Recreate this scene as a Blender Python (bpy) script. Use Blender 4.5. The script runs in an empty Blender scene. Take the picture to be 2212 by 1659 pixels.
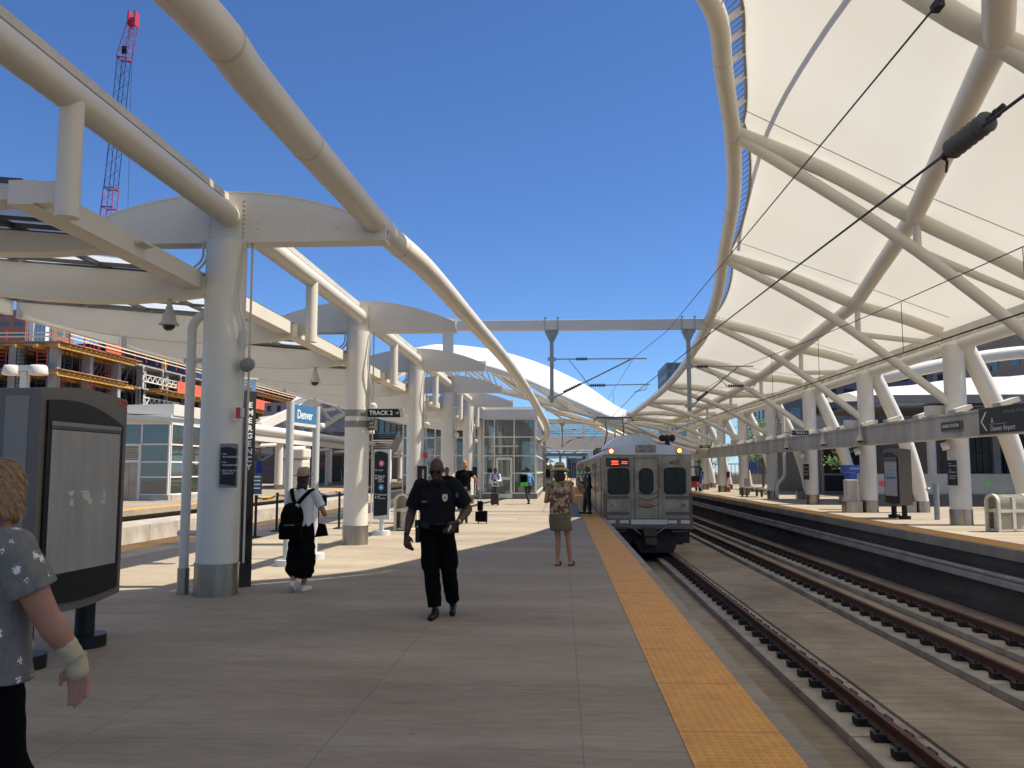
import bpy, math, random
import numpy as np
from mathutils import Vector, Matrix
R = math.radians
SC = bpy.context.scene
COL = SC.collection
# ---------------------------------------------------------------- camera
cam = bpy.data.cameras.new("Camera"); camo = bpy.data.objects.new("Camera", cam); COL.objects.link(camo)
camo.location = (0, 0, 1.6); camo.rotation_euler = (R(90 + 5.635), 0, R(3.242))
cam.sensor_width = 36; cam.lens = 36 * 1880 / 2212; cam.clip_end = 3000; cam.clip_start = 0.05
SC.camera = camo
# ---------------------------------------------------------------- sky and sun
SUN_EL, SUN_AZ = 58.9, 85.0          # azimuth from +Y (ahead) towards +X (right)
w = bpy.data.worlds.new("World"); SC.world = w; w.use_nodes = True
nt = w.node_tree; bg = nt.nodes["Background"]
sky = nt.nodes.new("ShaderNodeTexSky"); sky.sky_type = 'NISHITA'; sky.sun_disc = False
sky.sun_elevation = R(SUN_EL); sky.sun_rotation = R(SUN_AZ)
sky.altitude = 1600; sky.air_density = 1.0; sky.dust_density = 0.2; sky.ozone_density = 3.5
nt.links.new(sky.outputs[0], bg.inputs[0]); bg.inputs[1].default_value = 0.079
tn = nt.nodes.new("ShaderNodeMix"); tn.data_type = 'RGBA'; tn.blend_type = 'MULTIPLY'; tn.inputs[0].default_value = 1; tn.inputs[7].default_value = (.68, .92, 1.24, 1)
nt.links.new(sky.outputs[0], tn.inputs[6]); nt.links.new(tn.outputs[2], bg.inputs[0])
sun = bpy.data.lights.new("Sun", 'SUN'); sun.energy = 5.0; sun.angle = R(0.53); sun.color = (1.0, 0.93, 0.815)
suno = bpy.data.objects.new("Sun", sun); COL.objects.link(suno)
sd = Vector((math.sin(R(SUN_AZ)) * math.cos(R(SUN_EL)), math.cos(R(SUN_AZ)) * math.cos(R(SUN_EL)), math.sin(R(SUN_EL))))
suno.rotation_euler = sd.to_track_quat('Z', 'Y').to_euler(); suno.location = sd * 60
vs = SC.view_settings; vs.view_transform = 'Standard'; vs.look = 'None'; vs.gamma = 1.0; vs.exposure = 0.64; vs.use_curve_mapping = False
SC.cycles.max_bounces = 8; SC.cycles.transmission_bounces = 6; SC.cycles.transparent_max_bounces = 12

# ---------------------------------------------------------------- helpers
def at(x, y, Y):
    """world point at distance Y ahead seen in direction (x, y) of the survey grid (2212 x 1659)"""
    p, q = R(5.635), R(3.242)
    f = Vector((-math.sin(q) * math.cos(p), math.cos(q) * math.cos(p), math.sin(p)))
    r = Vector((math.cos(q), math.sin(q), 0)); u = r.cross(f)
    d = (x - 1106) / 1880 * r - (y - 829.5) / 1880 * u + f
    return Vector((0, 0, 1.6)) + d * (Y / d.y)

ORG = {}
def tag(o, label=None, cat=None, group=None, kind=None):
    if label: o['label'] = label
    if cat: o['category'] = cat
    if group: o['group'] = group
    if kind: o['kind'] = kind
    return o
def thing(name, label, cat, loc=(0, 0, 0), group=None, rz=0):
    o = bpy.data.objects.new(name, None); COL.objects.link(o); o.location = loc; o.rotation_euler = (0, 0, rz)
    o.empty_display_size = .3
    ORG[o] = Vector(loc); return tag(o, label, cat, group)
def copy_tree(o, parent=None):
    c = o.copy(); COL.objects.link(c)
    if parent: c.parent = parent
    for ch in list(o.children): copy_tree(ch, c)
    return c

class MB:
    def __init__(s): s.v = []; s.f = []; s.sm = []
    def add(s, vs, fs, smooth=False):
        n = len(s.v); s.v += [tuple(v) for v in vs]; s.f += [tuple(i + n for i in f) for f in fs]; s.sm += [smooth] * len(fs); return s
    def box(s, x0, x1, y0, y1, z0, z1):
        v = [(x, y, z) for z in (z0, z1) for y in (y0, y1) for x in (x0, x1)]
        return s.add(v, [(0, 2, 3, 1), (4, 5, 7, 6), (0, 1, 5, 4), (2, 6, 7, 3), (0, 4, 6, 2), (1, 3, 7, 5)])
    def cbox(s, c, sx, sy, sz, rz=0, M=None):
        v = [Vector((x * sx / 2, y * sy / 2, z * sz / 2)) for z in (-1, 1) for y in (-1, 1) for x in (-1, 1)]
        m = M if M else Matrix.Rotation(rz, 3, 'Z')
        v = [m @ p + Vector(c) for p in v]
        return s.add(v, [(0, 2, 3, 1), (4, 5, 7, 6), (0, 1, 5, 4), (2, 6, 7, 3), (0, 4, 6, 2), (1, 3, 7, 5)])
    def bar(s, a, b, w, h=None, up=(0, 0, 1)):
        a, b = Vector(a), Vector(b); h = h or w; d = (b - a).normalized(); up = Vector(up)
        if abs(d.dot(up)) > .98: up = Vector((0, 1, 0))
        r = d.cross(up).normalized(); u = r.cross(d)
        v = [p + r * (i * w / 2) + u * (j * h / 2) for p in (a, b) for i, j in ((-1, -1), (1, -1), (1, 1), (-1, 1))]
        return s.add(v, [(0, 1, 2, 3), (7, 6, 5, 4), (0, 4, 5, 1), (1, 5, 6, 2), (2, 6, 7, 3), (3, 7, 4, 0)])
    def tube(s, pts, r, n=16, caps=True, smooth=True, squash=None):
        pts = [Vector(p) for p in pts]; rr = r if isinstance(r, (list, tuple)) else [r] * len(pts)
        N = len(pts); t0 = (pts[1] - pts[0]).normalized()
        ref = Vector((0, 0, 1)) if abs(t0.z) < .9 else Vector((0, 1, 0))
        x = t0.cross(ref).normalized(); vs_ = []
        for i in range(N):
            t = (pts[min(i + 1, N - 1)] - pts[max(i - 1, 0)]).normalized()
            x = (x - t * x.dot(t)).normalized(); y = t.cross(x)
            for k in range(n):
                a = 2 * math.pi * k / n; vs_.append(pts[i] + (x * math.cos(a) + y * math.sin(a)) * rr[i])
        fs = [(i * n + k, i * n + (k + 1) % n, (i + 1) * n + (k + 1) % n, (i + 1) * n + k) for i in range(N - 1) for k in range(n)]
        s.add(vs_, fs, smooth)
        if caps: s.add(vs_[:n], [tuple(range(n))[::-1]]); s.add(vs_[-n:], [tuple(range(n))])
        return s
    def cyl(s, c, r, z0, z1, n=24, r2=None): return s.tube([(c[0], c[1], z0), (c[0], c[1], z1)], [r, r2 if r2 is not None else r], n)
    def lathe(s, c, prof, n=24, caps=True):
        v = []; N = len(prof)
        for r, z in prof:
            r = max(r, 1e-4)
            v += [(c[0] + r * math.cos(2 * math.pi * k / n), c[1] + r * math.sin(2 * math.pi * k / n), c[2] + z) for k in range(n)]
        s.add(v, [(i * n + k, i * n + (k + 1) % n, (i + 1) * n + (k + 1) % n, (i + 1) * n + k) for i in range(N - 1) for k in range(n)], True)
        if caps: s.add(v[:n], [tuple(range(n))[::-1]]); s.add(v[-n:], [tuple(range(n))])
        return s
    def prism(s, poly, lo, hi, axis='Y', smooth=False):
        """poly: list of 2-D points; extruded lo..hi along axis (X: poly is y,z; Y: x,z; Z: x,y)"""
        f = {'X': lambda p, t: (t, p[0], p[1]), 'Y': lambda p, t: (p[0], t, p[1]), 'Z': lambda p, t: (p[0], p[1], t)}[axis]
        n = len(poly); v = [f(p, lo) for p in poly] + [f(p, hi) for p in poly]
        A = sum(poly[i][0] * poly[(i + 1) % n][1] - poly[(i + 1) % n][0] * poly[i][1] for i in range(n))
        fs = [tuple(range(n)), tuple(range(n, 2 * n))[::-1]] + [(i, i + n, (i + 1) % n + n, (i + 1) % n) for i in range(n)]
        flip = (A > 0) if axis != 'Y' else (A < 0)
        if flip: fs = [q[::-1] for q in fs]
        s.add(v, fs[:2]); s.add(v, fs[2:], smooth); return s
    def grid(s, rows, smooth=True, closed=False):
        n = len(rows[0]); v = [p for r in rows for p in r]
        fs = [(i * n + k, i * n + k + 1, (i + 1) * n + k + 1, (i + 1) * n + k) for i in range(len(rows) - 1) for k in range(n - 1)]
        return s.add(v, fs, smooth)
    def ball(s, c, r, n=12, sc=(1, 1, 1)):
        pr = [(math.sin(math.pi * i / n) * r, -math.cos(math.pi * i / n) * r) for i in range(n + 1)]
        m = MB(); m.lathe((0, 0, 0), pr, n * 2)
        return s.add([(c[0] + v[0] * sc[0], c[1] + v[1] * sc[1], c[2] + v[2] * sc[2]) for v in m.v], m.f, True)
    def xform(s, M): s.v = [tuple(M @ Vector(v)) for v in s.v]; return s
    def merge(s, o): 
        n = len(s.v); s.v += o.v; s.f += [tuple(i + n for i in f) for f in o.f]; s.sm += o.sm; return s
    def build(s, name, mt, parent=None, label=None, bevel=0, weld=False):
        org = ORG.get(parent, Vector((0, 0, 0))) if parent else Vector((0, 0, 0))
        me = bpy.data.meshes.new(name)
        me.from_pydata([(v[0] - org.x, v[1] - org.y, v[2] - org.z) for v in s.v], [], s.f)
        me.polygons.foreach_set('use_smooth', s.sm); me.update()
        if weld:
            import bmesh
            b = bmesh.new(); b.from_mesh(me); bmesh.ops.remove_doubles(b, verts=b.verts, dist=1e-4); b.to_mesh(me); b.free()
        o = bpy.data.objects.new(name, me); COL.objects.link(o)
        if mt: me.materials.append(mt)
        if parent: o.parent = parent
        ORG[o] = org
        if label: o['label'] = label
        if bevel:
            m = o.modifiers.new('bevel', 'BEVEL'); m.width = bevel; m.segments = 2; m.limit_method = 'ANGLE'; m.angle_limit = R(40)
        return o
def solo(mb, name, mt, label, cat, group=None, kind=None, bevel=0):
    return tag(mb.build(name, mt, bevel=bevel), label, cat, group, kind)
def struct(mb, name, mt): return tag(mb.build(name, mt), kind='structure')

def text_mb(s, size, M, extrude=0.002, align='CENTER', bold=0.0):
    c = bpy.data.curves.new('t', 'FONT'); c.body = s; c.size = size; c.extrude = extrude; c.align_x = align; c.align_y = 'CENTER'; c.offset = bold
    c.resolution_u = 3
    o = bpy.data.objects.new('t', c); COL.objects.link(o)
    bpy.context.view_layer.update()
    me = bpy.data.meshes.new_from_object(o.evaluated_get(bpy.context.evaluated_depsgraph_get()))
    m = MB(); m.add([M @ v.co for v in me.vertices], [tuple(p.vertices) for p in me.polygons])
    bpy.data.objects.remove(o); bpy.data.meshes.remove(me); bpy.data.curves.remove(c)
    return m
def facing(loc, rz=0, tilt=0):
    """text plane: reads left to right for a viewer looking along +Y when rz=0"""
    return Matrix.Translation(Vector(loc)) @ Matrix.Rotation(rz, 4, 'Z') @ Matrix.Rotation(R(90), 4, 'X') @ Matrix.Rotation(tilt, 4, 'Z')

# ---------------------------------------------------------------- materials
MT = {}
def mat(name, col, rough=.5, metal=0, var=0.0, scale=3.0, bump=0.0, bscale=None, col2=None, spec=None, detail=6, streak=None, aniso=None):
    if name in MT: return MT[name]
    m = bpy.data.materials.new(name); m.use_nodes = True; n = m.node_tree; b = n.nodes['Principled BSDF']
    b.inputs['Base Color'].default_value = (*col, 1); b.inputs['Roughness'].default_value = rough; b.inputs['Metallic'].default_value = metal
    if spec is not None: b.inputs['Specular IOR Level'].default_value = spec
    tc = n.nodes.new('ShaderNodeTexCoord'); src = tc.outputs['Object']
    if streak:
        mp = n.nodes.new('ShaderNodeMapping'); mp.inputs['Scale'].default_value = streak; n.links.new(src, mp.inputs[0]); src = mp.outputs[0]
    if var or col2:
        nz = n.nodes.new('ShaderNodeTexNoise'); nz.inputs['Scale'].default_value = scale; nz.inputs['Detail'].default_value = detail; nz.inputs['Roughness'].default_value = .65
        n.links.new(src, nz.inputs['Vector'])
        cr = n.nodes.new('ShaderNodeValToRGB'); cr.color_ramp.elements[0].position = .32; cr.color_ramp.elements[1].position = .68
        a = col2 if col2 else tuple(c * (1 - var) for c in col); c2 = col if col2 else tuple(min(1, c * (1 + var * .5)) for c in col)
        cr.color_ramp.elements[0].color = (*a, 1); cr.color_ramp.elements[1].color = (*c2, 1)
        n.links.new(nz.outputs[0], cr.inputs[0]); n.links.new(cr.outputs[0], b.inputs['Base Color'])
    if bump:
        nb = n.nodes.new('ShaderNodeTexNoise'); nb.inputs['Scale'].default_value = bscale or scale * 8; nb.inputs['Detail'].default_value = 4
        n.links.new(src, nb.inputs['Vector'])
        bp = n.nodes.new('ShaderNodeBump'); bp.inputs['Strength'].default_value = bump; bp.inputs['Distance'].default_value = .02
        n.links.new(nb.outputs[0], bp.inputs['Height']); n.links.new(bp.outputs[0], b.inputs['Normal'])
    MT[name] = m; return m
def emit(name, col, st):
    m = mat(name, col); b = m.node_tree.nodes['Principled BSDF']; b.inputs['Emission Color'].default_value = (*col, 1); b.inputs['Emission Strength'].default_value = st; return m

M_WHITE = mat('white_steel_paint', (.66, .62, .535), .38, var=.05, scale=1.2)
M_WHITE2 = mat('white_steel_soiled', (.58, .54, .455), .45, var=.14, scale=.9, streak=(1, 1, .25))
M_STEEL = mat('stainless_collar', (.38, .33, .27), .34, 1, var=.35, scale=5, streak=(1, 1, .12))
M_GALV = mat('galvanised_steel', (.30, .33, .33), .5, .6, var=.2, scale=6)
M_BLACK = mat('black_paint', (.008, .0075, .007), .42, spec=.3)
M_DGREY = mat('dark_grey_paint', (.08, .075, .065), .45, var=.08, scale=2)
M_GREY = mat('grey_paint', (.22, .21, .185), .5, var=.08, scale=2)
M_WIRE = mat('wire_dark', (.03, .028, .026), .5, .5)
M_RUBBER = mat('black_rubber', (.012, .011, .011), .7)
M_CONCS = mat('smooth_concrete', (.42, .37, .30), .85, var=.3, scale=1.3, bump=.25)
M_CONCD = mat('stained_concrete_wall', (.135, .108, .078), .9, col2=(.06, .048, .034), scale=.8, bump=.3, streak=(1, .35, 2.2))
M_RAIL = mat('rusty_rail', (.16, .066, .036), .75, .2, col2=(.085, .038, .024), scale=9)
M_TEXTW = mat('white_lettering', (.85, .85, .83), .5)
M_RED = mat('red_paint', (.5, .03, .03), .4)

def jointed_concrete():
    m = bpy.data.materials.new('jointed_concrete_paving'); m.use_nodes = True; n = m.node_tree; L = n.links; b = n.nodes['Principled BSDF']; b.inputs['Roughness'].default_value = .82
    tc = n.nodes.new('ShaderNodeTexCoord'); sep = n.nodes.new('ShaderNodeSeparateXYZ')
    wob = n.nodes.new('ShaderNodeTexNoise'); wob.inputs['Scale'].default_value = 2.5; wob.inputs['Detail'].default_value = 5
    L.new(tc.outputs['Object'], wob.inputs[0])
    mixv = n.nodes.new('ShaderNodeVectorMath'); mixv.operation = 'MULTIPLY_ADD'; mixv.inputs[1].default_value = (.03, .03, 0)
    L.new(wob.outputs['Color'], mixv.inputs[0]); L.new(tc.outputs['Object'], mixv.inputs[2]); L.new(mixv.outputs[0], sep.inputs[0])
    def M(op, a, c=None, d=None):
        k = n.nodes.new('ShaderNodeMath'); k.operation = op
        for i, q in enumerate((a, c, d)):
            if q is None: continue
            if isinstance(q, (int, float)): k.inputs[i].default_value = q
            else: L.new(q, k.inputs[i])
        return k.outputs[0]
    def line(s, off, per, wdt):
        t = M('ABSOLUTE', M('SUBTRACT', M('FRACT', M('DIVIDE', M('ADD', s, off), per)), .5))
        return M('GREATER_THAN', t, .5 - wdt / per)
    lx = line(sep.outputs[0], -.13 + 150, 1.5, .006); ly = line(sep.outputs[1], -5.2 + 150, 1.5, .006)
    ln = M('MAXIMUM', lx, ly)
    n1 = n.nodes.new('ShaderNodeTexNoise'); n1.inputs['Scale'].default_value = .55; n1.inputs['Detail'].default_value = 8; n1.inputs['Roughness'].default_value = .7
    mp = n.nodes.new('ShaderNodeMapping'); mp.inputs['Scale'].default_value = (.5, 1.6, 1); L.new(tc.outputs['Object'], mp.inputs[0]); L.new(mp.outputs[0], n1.inputs[0])
    cr = n.nodes.new('ShaderNodeValToRGB'); e = cr.color_ramp.elements; e[0].position = .3; e[1].position = .7; e[0].color = (.24, .193, .131, 1); e[1].color = (.41, .342, .25, 1)
    L.new(n1.outputs[0], cr.inputs[0])
    n2 = n.nodes.new('ShaderNodeTexNoise'); n2.inputs['Scale'].default_value = 9; n2.inputs['Detail'].default_value = 8; n2.inputs['Roughness'].default_value = .8
    mp2 = n.nodes.new('ShaderNodeMapping'); mp2.inputs['Scale'].default_value = (.35, 2.2, 1); L.new(tc.outputs['Object'], mp2.inputs[0]); L.new(mp2.outputs[0], n2.inputs[0])
    cr2 = n.nodes.new('ShaderNodeValToRGB'); e = cr2.color_ramp.elements; e[0].position = .30; e[1].position = .58; e[0].color = (.62, .60, .58, 1); e[1].color = (1, 1, 1, 1)
    L.new(n2.outputs[0], cr2.inputs[0])
    mx = n.nodes.new('ShaderNodeMix'); mx.data_type = 'RGBA'; mx.blend_type = 'MULTIPLY'; mx.inputs[0].default_value = .8
    L.new(cr.outputs[0], mx.inputs[6]); L.new(cr2.outputs[0], mx.inputs[7])
    # small dark spots (gum, drips)
    vo = n.nodes.new('ShaderNodeTexVoronoi'); vo.inputs['Scale'].default_value = 1.7; L.new(tc.outputs['Object'], vo.inputs[0])
    spot = M('LESS_THAN', vo.outputs['Distance'], .035)
    dark = M('MAXIMUM', M('MULTIPLY', ln, .30), M('MULTIPLY', spot, .35))
    mx2 = n.nodes.new('ShaderNodeMix'); mx2.data_type = 'RGBA'; L.new(dark, mx2.inputs[0]); L.new(mx.outputs[2], mx2.inputs[6]); mx2.inputs[7].default_value = (.07, .062, .055, 1)
    L.new(mx2.outputs[2], b.inputs['Base Color'])
    bp = n.nodes.new('ShaderNodeBump'); bp.inputs['Strength'].default_value = .25; bp.inputs['Distance'].default_value = .01
    L.new(M('SUBTRACT', n2.outputs[0], M('MULTIPLY', ln, 1.5)), bp.inputs['Height']); L.new(bp.outputs[0], b.inputs['Normal'])
    return m
M_PAVE = jointed_concrete()

def tactile():
    m = bpy.data.materials.new('yellow_tactile_paving'); m.use_nodes = True; n = m.node_tree; L = n.links; b = n.nodes['Principled BSDF']; b.inputs['Roughness'].default_value = .6
    tc = n.nodes.new('ShaderNodeTexCoord'); sep = n.nodes.new('ShaderNodeSeparateXYZ'); L.new(tc.outputs['Object'], sep.inputs[0])
    def M(op, a, c=None):
        k = n.nodes.new('ShaderNodeMath'); k.operation = op
        for i, q in enumerate((a, c)):
            if q is None: continue
            if isinstance(q, (int, float)): k.inputs[i].default_value = q
            else: L.new(q, k.inputs[i])
        return k.outputs[0]
    per = .06
    fx = M('SUBTRACT', M('FRACT', M('DIVIDE', M('ADD', sep.outputs[0], 60), per)), .5); fy = M('SUBTRACT', M('FRACT', M('DIVIDE', M('ADD', sep.outputs[1], 60), per)), .5)
    d = M('SQRT', M('ADD', M('MULTIPLY', fx, fx), M('MULTIPLY', fy, fy)))
    dome = M('SMOOTH_MIN', M('MAXIMUM', M('SUBTRACT', .32, d), 0.0), .12)
    dome = M('MINIMUM', M('MAXIMUM', M('MULTIPLY', M('SUBTRACT', .34, d), 6), 0.0), 1.0)
    seam = M('GREATER_THAN', M('ABSOLUTE', M('SUBTRACT', M('FRACT', M('DIVIDE', M('ADD', sep.outputs[1], 60.31), 1.22)), .5)), .4945)
    nz = n.nodes.new('ShaderNodeTexNoise'); nz.inputs['Scale'].default_value = 4; nz.inputs['Detail'].default_value = 8; nz.inputs['Roughness'].default_value = .75; L.new(tc.outputs['Object'], nz.inputs[0])
    cr = n.nodes.new('ShaderNodeValToRGB'); e = cr.color_ramp.elements; e[0].position = .30; e[1].position = .6; e[0].color = (.60, .25, .035, 1); e[1].color = (.80, .37, .05, 1); L.new(nz.outputs[0], cr.inputs[0])
    mx = n.nodes.new('ShaderNodeMix'); mx.data_type = 'RGBA'; L.new(M('MAXIMUM', M('MULTIPLY', seam, .75), M('MULTIPLY', M('MULTIPLY', dome, M('SUBTRACT', 1.0, dome)), 1.1)), mx.inputs[0]); L.new(cr.outputs[0], mx.inputs[6]); mx.inputs[7].default_value = (.16, .07, .02, 1)
    L.new(mx.outputs[2], b.inputs['Base Color'])
    bp = n.nodes.new('ShaderNodeBump'); bp.inputs['Strength'].default_value = .6; bp.inputs['Distance'].default_value = .008; L.new(dome, bp.inputs['Height']); L.new(bp.outputs[0], b.inputs['Normal'])
    return m
M_TACT = tactile()

def stained_slab():
    m = mat('track_slab_concrete', (.50, .405, .275), .9, col2=(.25, .19, .12), scale=.75, bump=.3, bscale=25, streak=(.7, .45, 1), detail=10)
    n = m.node_tree; L = n.links; b = n.nodes['Principled BSDF']; old = b.inputs['Base Color'].links[0].from_socket
    tc = n.nodes.new('ShaderNodeTexCoord'); mp = n.nodes.new('ShaderNodeMapping'); mp.inputs['Scale'].default_value = (.6, 7, 1); L.new(tc.outputs['Object'], mp.inputs[0])
    nz = n.nodes.new('ShaderNodeTexNoise'); nz.inputs['Scale'].default_value = 1.6; nz.inputs['Detail'].default_value = 7; L.new(mp.outputs[0], nz.inputs[0])
    cr = n.nodes.new('ShaderNodeValToRGB'); e = cr.color_ramp.elements; e[0].position = .35; e[1].position = .6; e[0].color = (.78, .76, .73, 1); e[1].color = (1, 1, 1, 1); L.new(nz.outputs[0], cr.inputs[0])
    mx = n.nodes.new('ShaderNodeMix'); mx.data_type = 'RGBA'; mx.blend_type = 'MULTIPLY'; mx.inputs[0].default_value = 1; L.new(old, mx.inputs[6]); L.new(cr.outputs[0], mx.inputs[7]); L.new(mx.outputs[2], b.inputs['Base Color'])
    return m
M_SLAB = stained_slab()

def membrane_mat():
    m = bpy.data.materials.new('fabric_membrane'); m.use_nodes = True; n = m.node_tree; L = n.links
    out = n.nodes['Material Output']; n.nodes.remove(n.nodes['Principled BSDF'])
    df = n.nodes.new('ShaderNodeBsdfDiffuse'); tr = n.nodes.new('ShaderNodeBsdfTranslucent'); mx = n.nodes.new('ShaderNodeMixShader'); mx.inputs[0].default_value = .235
    tc = n.nodes.new('ShaderNodeTexCoord'); nz = n.nodes.new('ShaderNodeTexNoise'); nz.inputs['Scale'].default_value = .35; nz.inputs['Detail'].default_value = 5; L.new(tc.outputs['Object'], nz.inputs[0])
    cr = n.nodes.new('ShaderNodeValToRGB'); e = cr.color_ramp.elements; e[0].position = .3; e[1].position = .7; e[0].color = (.94, .89, .76, 1); e[1].color = (.98, .95, .85, 1); L.new(nz.outputs[0], cr.inputs[0])
    L.new(cr.outputs[0], tr.inputs[0]); df.inputs[0].default_value = (.80, .78, .72, 1)
    L.new(df.outputs[0], mx.inputs[1]); L.new(tr.outputs[0], mx.inputs[2]); L.new(mx.outputs[0], out.inputs[0])
    return m
M_MEMB = membrane_mat()
def roofglass():
    m = bpy.data.materials.new('fritted_roof_glass'); m.use_nodes = True; n = m.node_tree; L = n.links
    out = n.nodes['Material Output']; n.nodes.remove(n.nodes['Principled BSDF'])
    tr = n.nodes.new('ShaderNodeBsdfTranslucent'); tp = n.nodes.new('ShaderNodeBsdfTransparent'); gl = n.nodes.new('ShaderNodeBsdfGlossy'); gl.inputs['Roughness'].default_value = .08
    tr.inputs[0].default_value = (.68, .70, .73, 1); tp.inputs[0].default_value = (.78, .82, .86, 1)
    a = n.nodes.new('ShaderNodeMixShader'); a.inputs[0].default_value = .45; L.new(tr.outputs[0], a.inputs[1]); L.new(tp.outputs[0], a.inputs[2])
    c = n.nodes.new('ShaderNodeMixShader'); c.inputs[0].default_value = .12; L.new(a.outputs[0], c.inputs[1]); L.new(gl.outputs[0], c.inputs[2]); L.new(c.outputs[0], out.inputs[0])
    return m
M_RGLASS = roofglass()
def glass(name, tint, refl=.18, tr=.5, rough=.02):
    m = bpy.data.materials.new(name); m.use_nodes = True; n = m.node_tree; L = n.links
    out = n.nodes['Material Output']; n.nodes.remove(n.nodes['Principled BSDF'])
    tp = n.nodes.new('ShaderNodeBsdfTransparent'); tp.inputs[0].default_value = (*tint, 1); gl = n.nodes.new('ShaderNodeBsdfGlossy'); gl.inputs['Roughness'].default_value = rough
    df = n.nodes.new('ShaderNodeBsdfDiffuse'); df.inputs[0].default_value = (*[t * .35 for t in tint], 1)
    a = n.nodes.new('ShaderNodeMixShader'); a.inputs[0].default_value = 1 - tr; L.new(tp.outputs[0], a.inputs[1]); L.new(df.outputs[0], a.inputs[2])
    fr = n.nodes.new('ShaderNodeFresnel'); fr.inputs[0].default_value = 1.5; ad = n.nodes.new('ShaderNodeMath'); ad.operation = 'ADD'; ad.use_clamp = True; L.new(fr.outputs[0], ad.inputs[0]); ad.inputs[1].default_value = refl
    c = n.nodes.new('ShaderNodeMixShader'); L.new(ad.outputs[0], c.inputs[0]); L.new(a.outputs[0], c.inputs[1]); L.new(gl.outputs[0], c.inputs[2]); L.new(c.outputs[0], out.inputs[0])
    return m
M_GLASS = glass('pavilion_glass', (.72, .8, .74), .08, .75)
M_GLASSD = glass('dark_window_glass', (.10, .13, .14), .10, .25)
M_GLASSB = glass('blue_tower_glass', (.10, .22, .38), .25, .2)

# ---------------------------------------------------------------- ground, pits, platforms
TZ = -1.52
struct(MB().box(-700, 700, -60, 1200, TZ - .6, TZ - .15), 'ground', mat('dusty_ground', (.25, .22, .18), .95, var=.3, scale=.2))
struct(MB().box(1.30, 9.3, -12, 260, TZ - .145, TZ), 'track_bed', M_SLAB)
for y0_, y1_ in ((-12, 7.2), (7.24, 19.2), (19.25, 31.2), (31.25, 260)): struct(MB().box(4.15, 5.80, y0_, y1_, TZ + .004, TZ + .09), 'slab_between_tracks', M_SLAB)
struct(MB().box(-17.3, -9.1, -12, 260, TZ - .145, TZ), 'track_bed', M_SLAB)
def platform(name, x0, x1, y0, y1, lip_l, lip_r):
    a = x0 + (.18 if lip_l else 0); b = x1 - (.18 if lip_r else 0)
    m = MB().box(x0, x1, y0, y1, -.22, 0); struct(m, name, M_PAVE)
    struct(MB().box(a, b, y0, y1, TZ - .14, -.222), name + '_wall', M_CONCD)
    for s, e in ((lip_l, x0), (lip_r, x1)):
        if s:
            sg = 1 if e == x0 else -1; q = [e + sg * .13, e + sg * .74]
            struct(MB().box(min(q), max(q), y0, y1, .0005, .006), 'tactile_strip', M_TACT)
platform('platform', -9.35, 1.45, -8, 260, True, True)
platform('platform', 9.05, 26, -8, 260, True, False)
platform('platform', -30, -17.1, -8, 260, False, True)
struct(MB().box(26.004, 90, -8, 260, -.5, -.004), 'street', mat('asphalt', (.06, .06, .06), .9, var=.2, scale=2))
struct(MB().box(-700, -30.004, -60, 700, -1.6, -.3), 'site_ground', mat('site_earth', (.32, .27, .2), .95, var=.3, scale=.3))
# low maintenance ledge in front of the left platform, utility ledge on the right wall
ld = MB()
for i in range(14): ld.box(-17.09, -15.35, 14 + i * 9.0, 14 + i * 9.0 + 8.97, TZ + .004, -.42)
solo(ld, 'maintenance_ledge', M_CONCS, 'long low pale concrete ledge along the foot of the left-hand platform wall', 'ledge')
lg = MB(); lg.box(8.98, 9.226, -8, 200, -.78, -.66); lg.tube([(9.10, -8, -.60), (9.10, 200, -.60)], .055, 10)
solo(lg, 'conduit_ledge', M_CONCS, 'grey conduit and ledge running along the dark wall below the right-hand platform', 'conduit')
# ---------------------------------------------------------------- railway tracks
def make_track(cx, label, y0, y1, nfast):
    t = thing('railway_track', label, 'track', (cx, 0, TZ), 'slab tracks between the platforms')
    for sx in (-.7175, .7175):
        x = cx + sx
        prof = [(x - .07, TZ + .16), (x + .07, TZ + .16), (x + .07, TZ + .175), (x + .012, TZ + .20), (x + .012, TZ + .275), (x + .036, TZ + .29), (x + .036, TZ + .32), (x - .036, TZ + .32), (x - .036, TZ + .29), (x - .012, TZ + .275), (x - .012, TZ + .20), (x - .07, TZ + .175)]
        MB().prism(prof, y0, y1, 'Y').build('rail', M_RAIL, t)
        # plinth blocks
        y = y0; k = 0; stuff = MB()
        while y < y1:
            ln = 2.55; m = MB().box(x - .40, x + .40, y, y + ln - .05, TZ + .003, TZ + .125)
            if 0 < y < 48: m.build('plinth', mat('rail_plinth', (.42, .37, .28), .9, var=.4, scale=1.5, bump=.3), t, bevel=.012)
            else: stuff.merge(m)
            y += ln
        o = stuff.build('plinth', MT['rail_plinth'], t); o['kind'] = 'stuff'
        # fasteners
        fs = MB(); y = y0; cnt = 0
        while y < min(y1, 110):
            m = MB(); m.box(x - .21, x + .21, y + .01, y + .17, TZ + .127, TZ + .157)
            for s in (-1, 1):
                m.cbox((x + s * .15, y + .095, TZ + .185), .13, .15, .06); m.tube([(x + s * .15, y + .095, TZ + .2), (x + s * .15, y + .095, TZ + .25)], .02, 6)
            if 3 < y and cnt < nfast: m.build('rail_fastener', M_RUBBER, t, bevel=0); cnt += 1
            else: fs.merge(m)
            y += .61
        o = fs.build('rail_fastener', M_RUBBER, t); o['kind'] = 'stuff'
    return t
make_track(2.93, 'slab track the silver train stands on, its right-hand rusty rail running into the foreground', -10, 200, 50)
make_track(7.10, 'empty slab track with two rusty rails beside the dark right-hand platform wall', -10, 200, 50)
make_track(-11.1, 'slab track in the pit just left of the main platform', -10, 200, 0)
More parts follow.
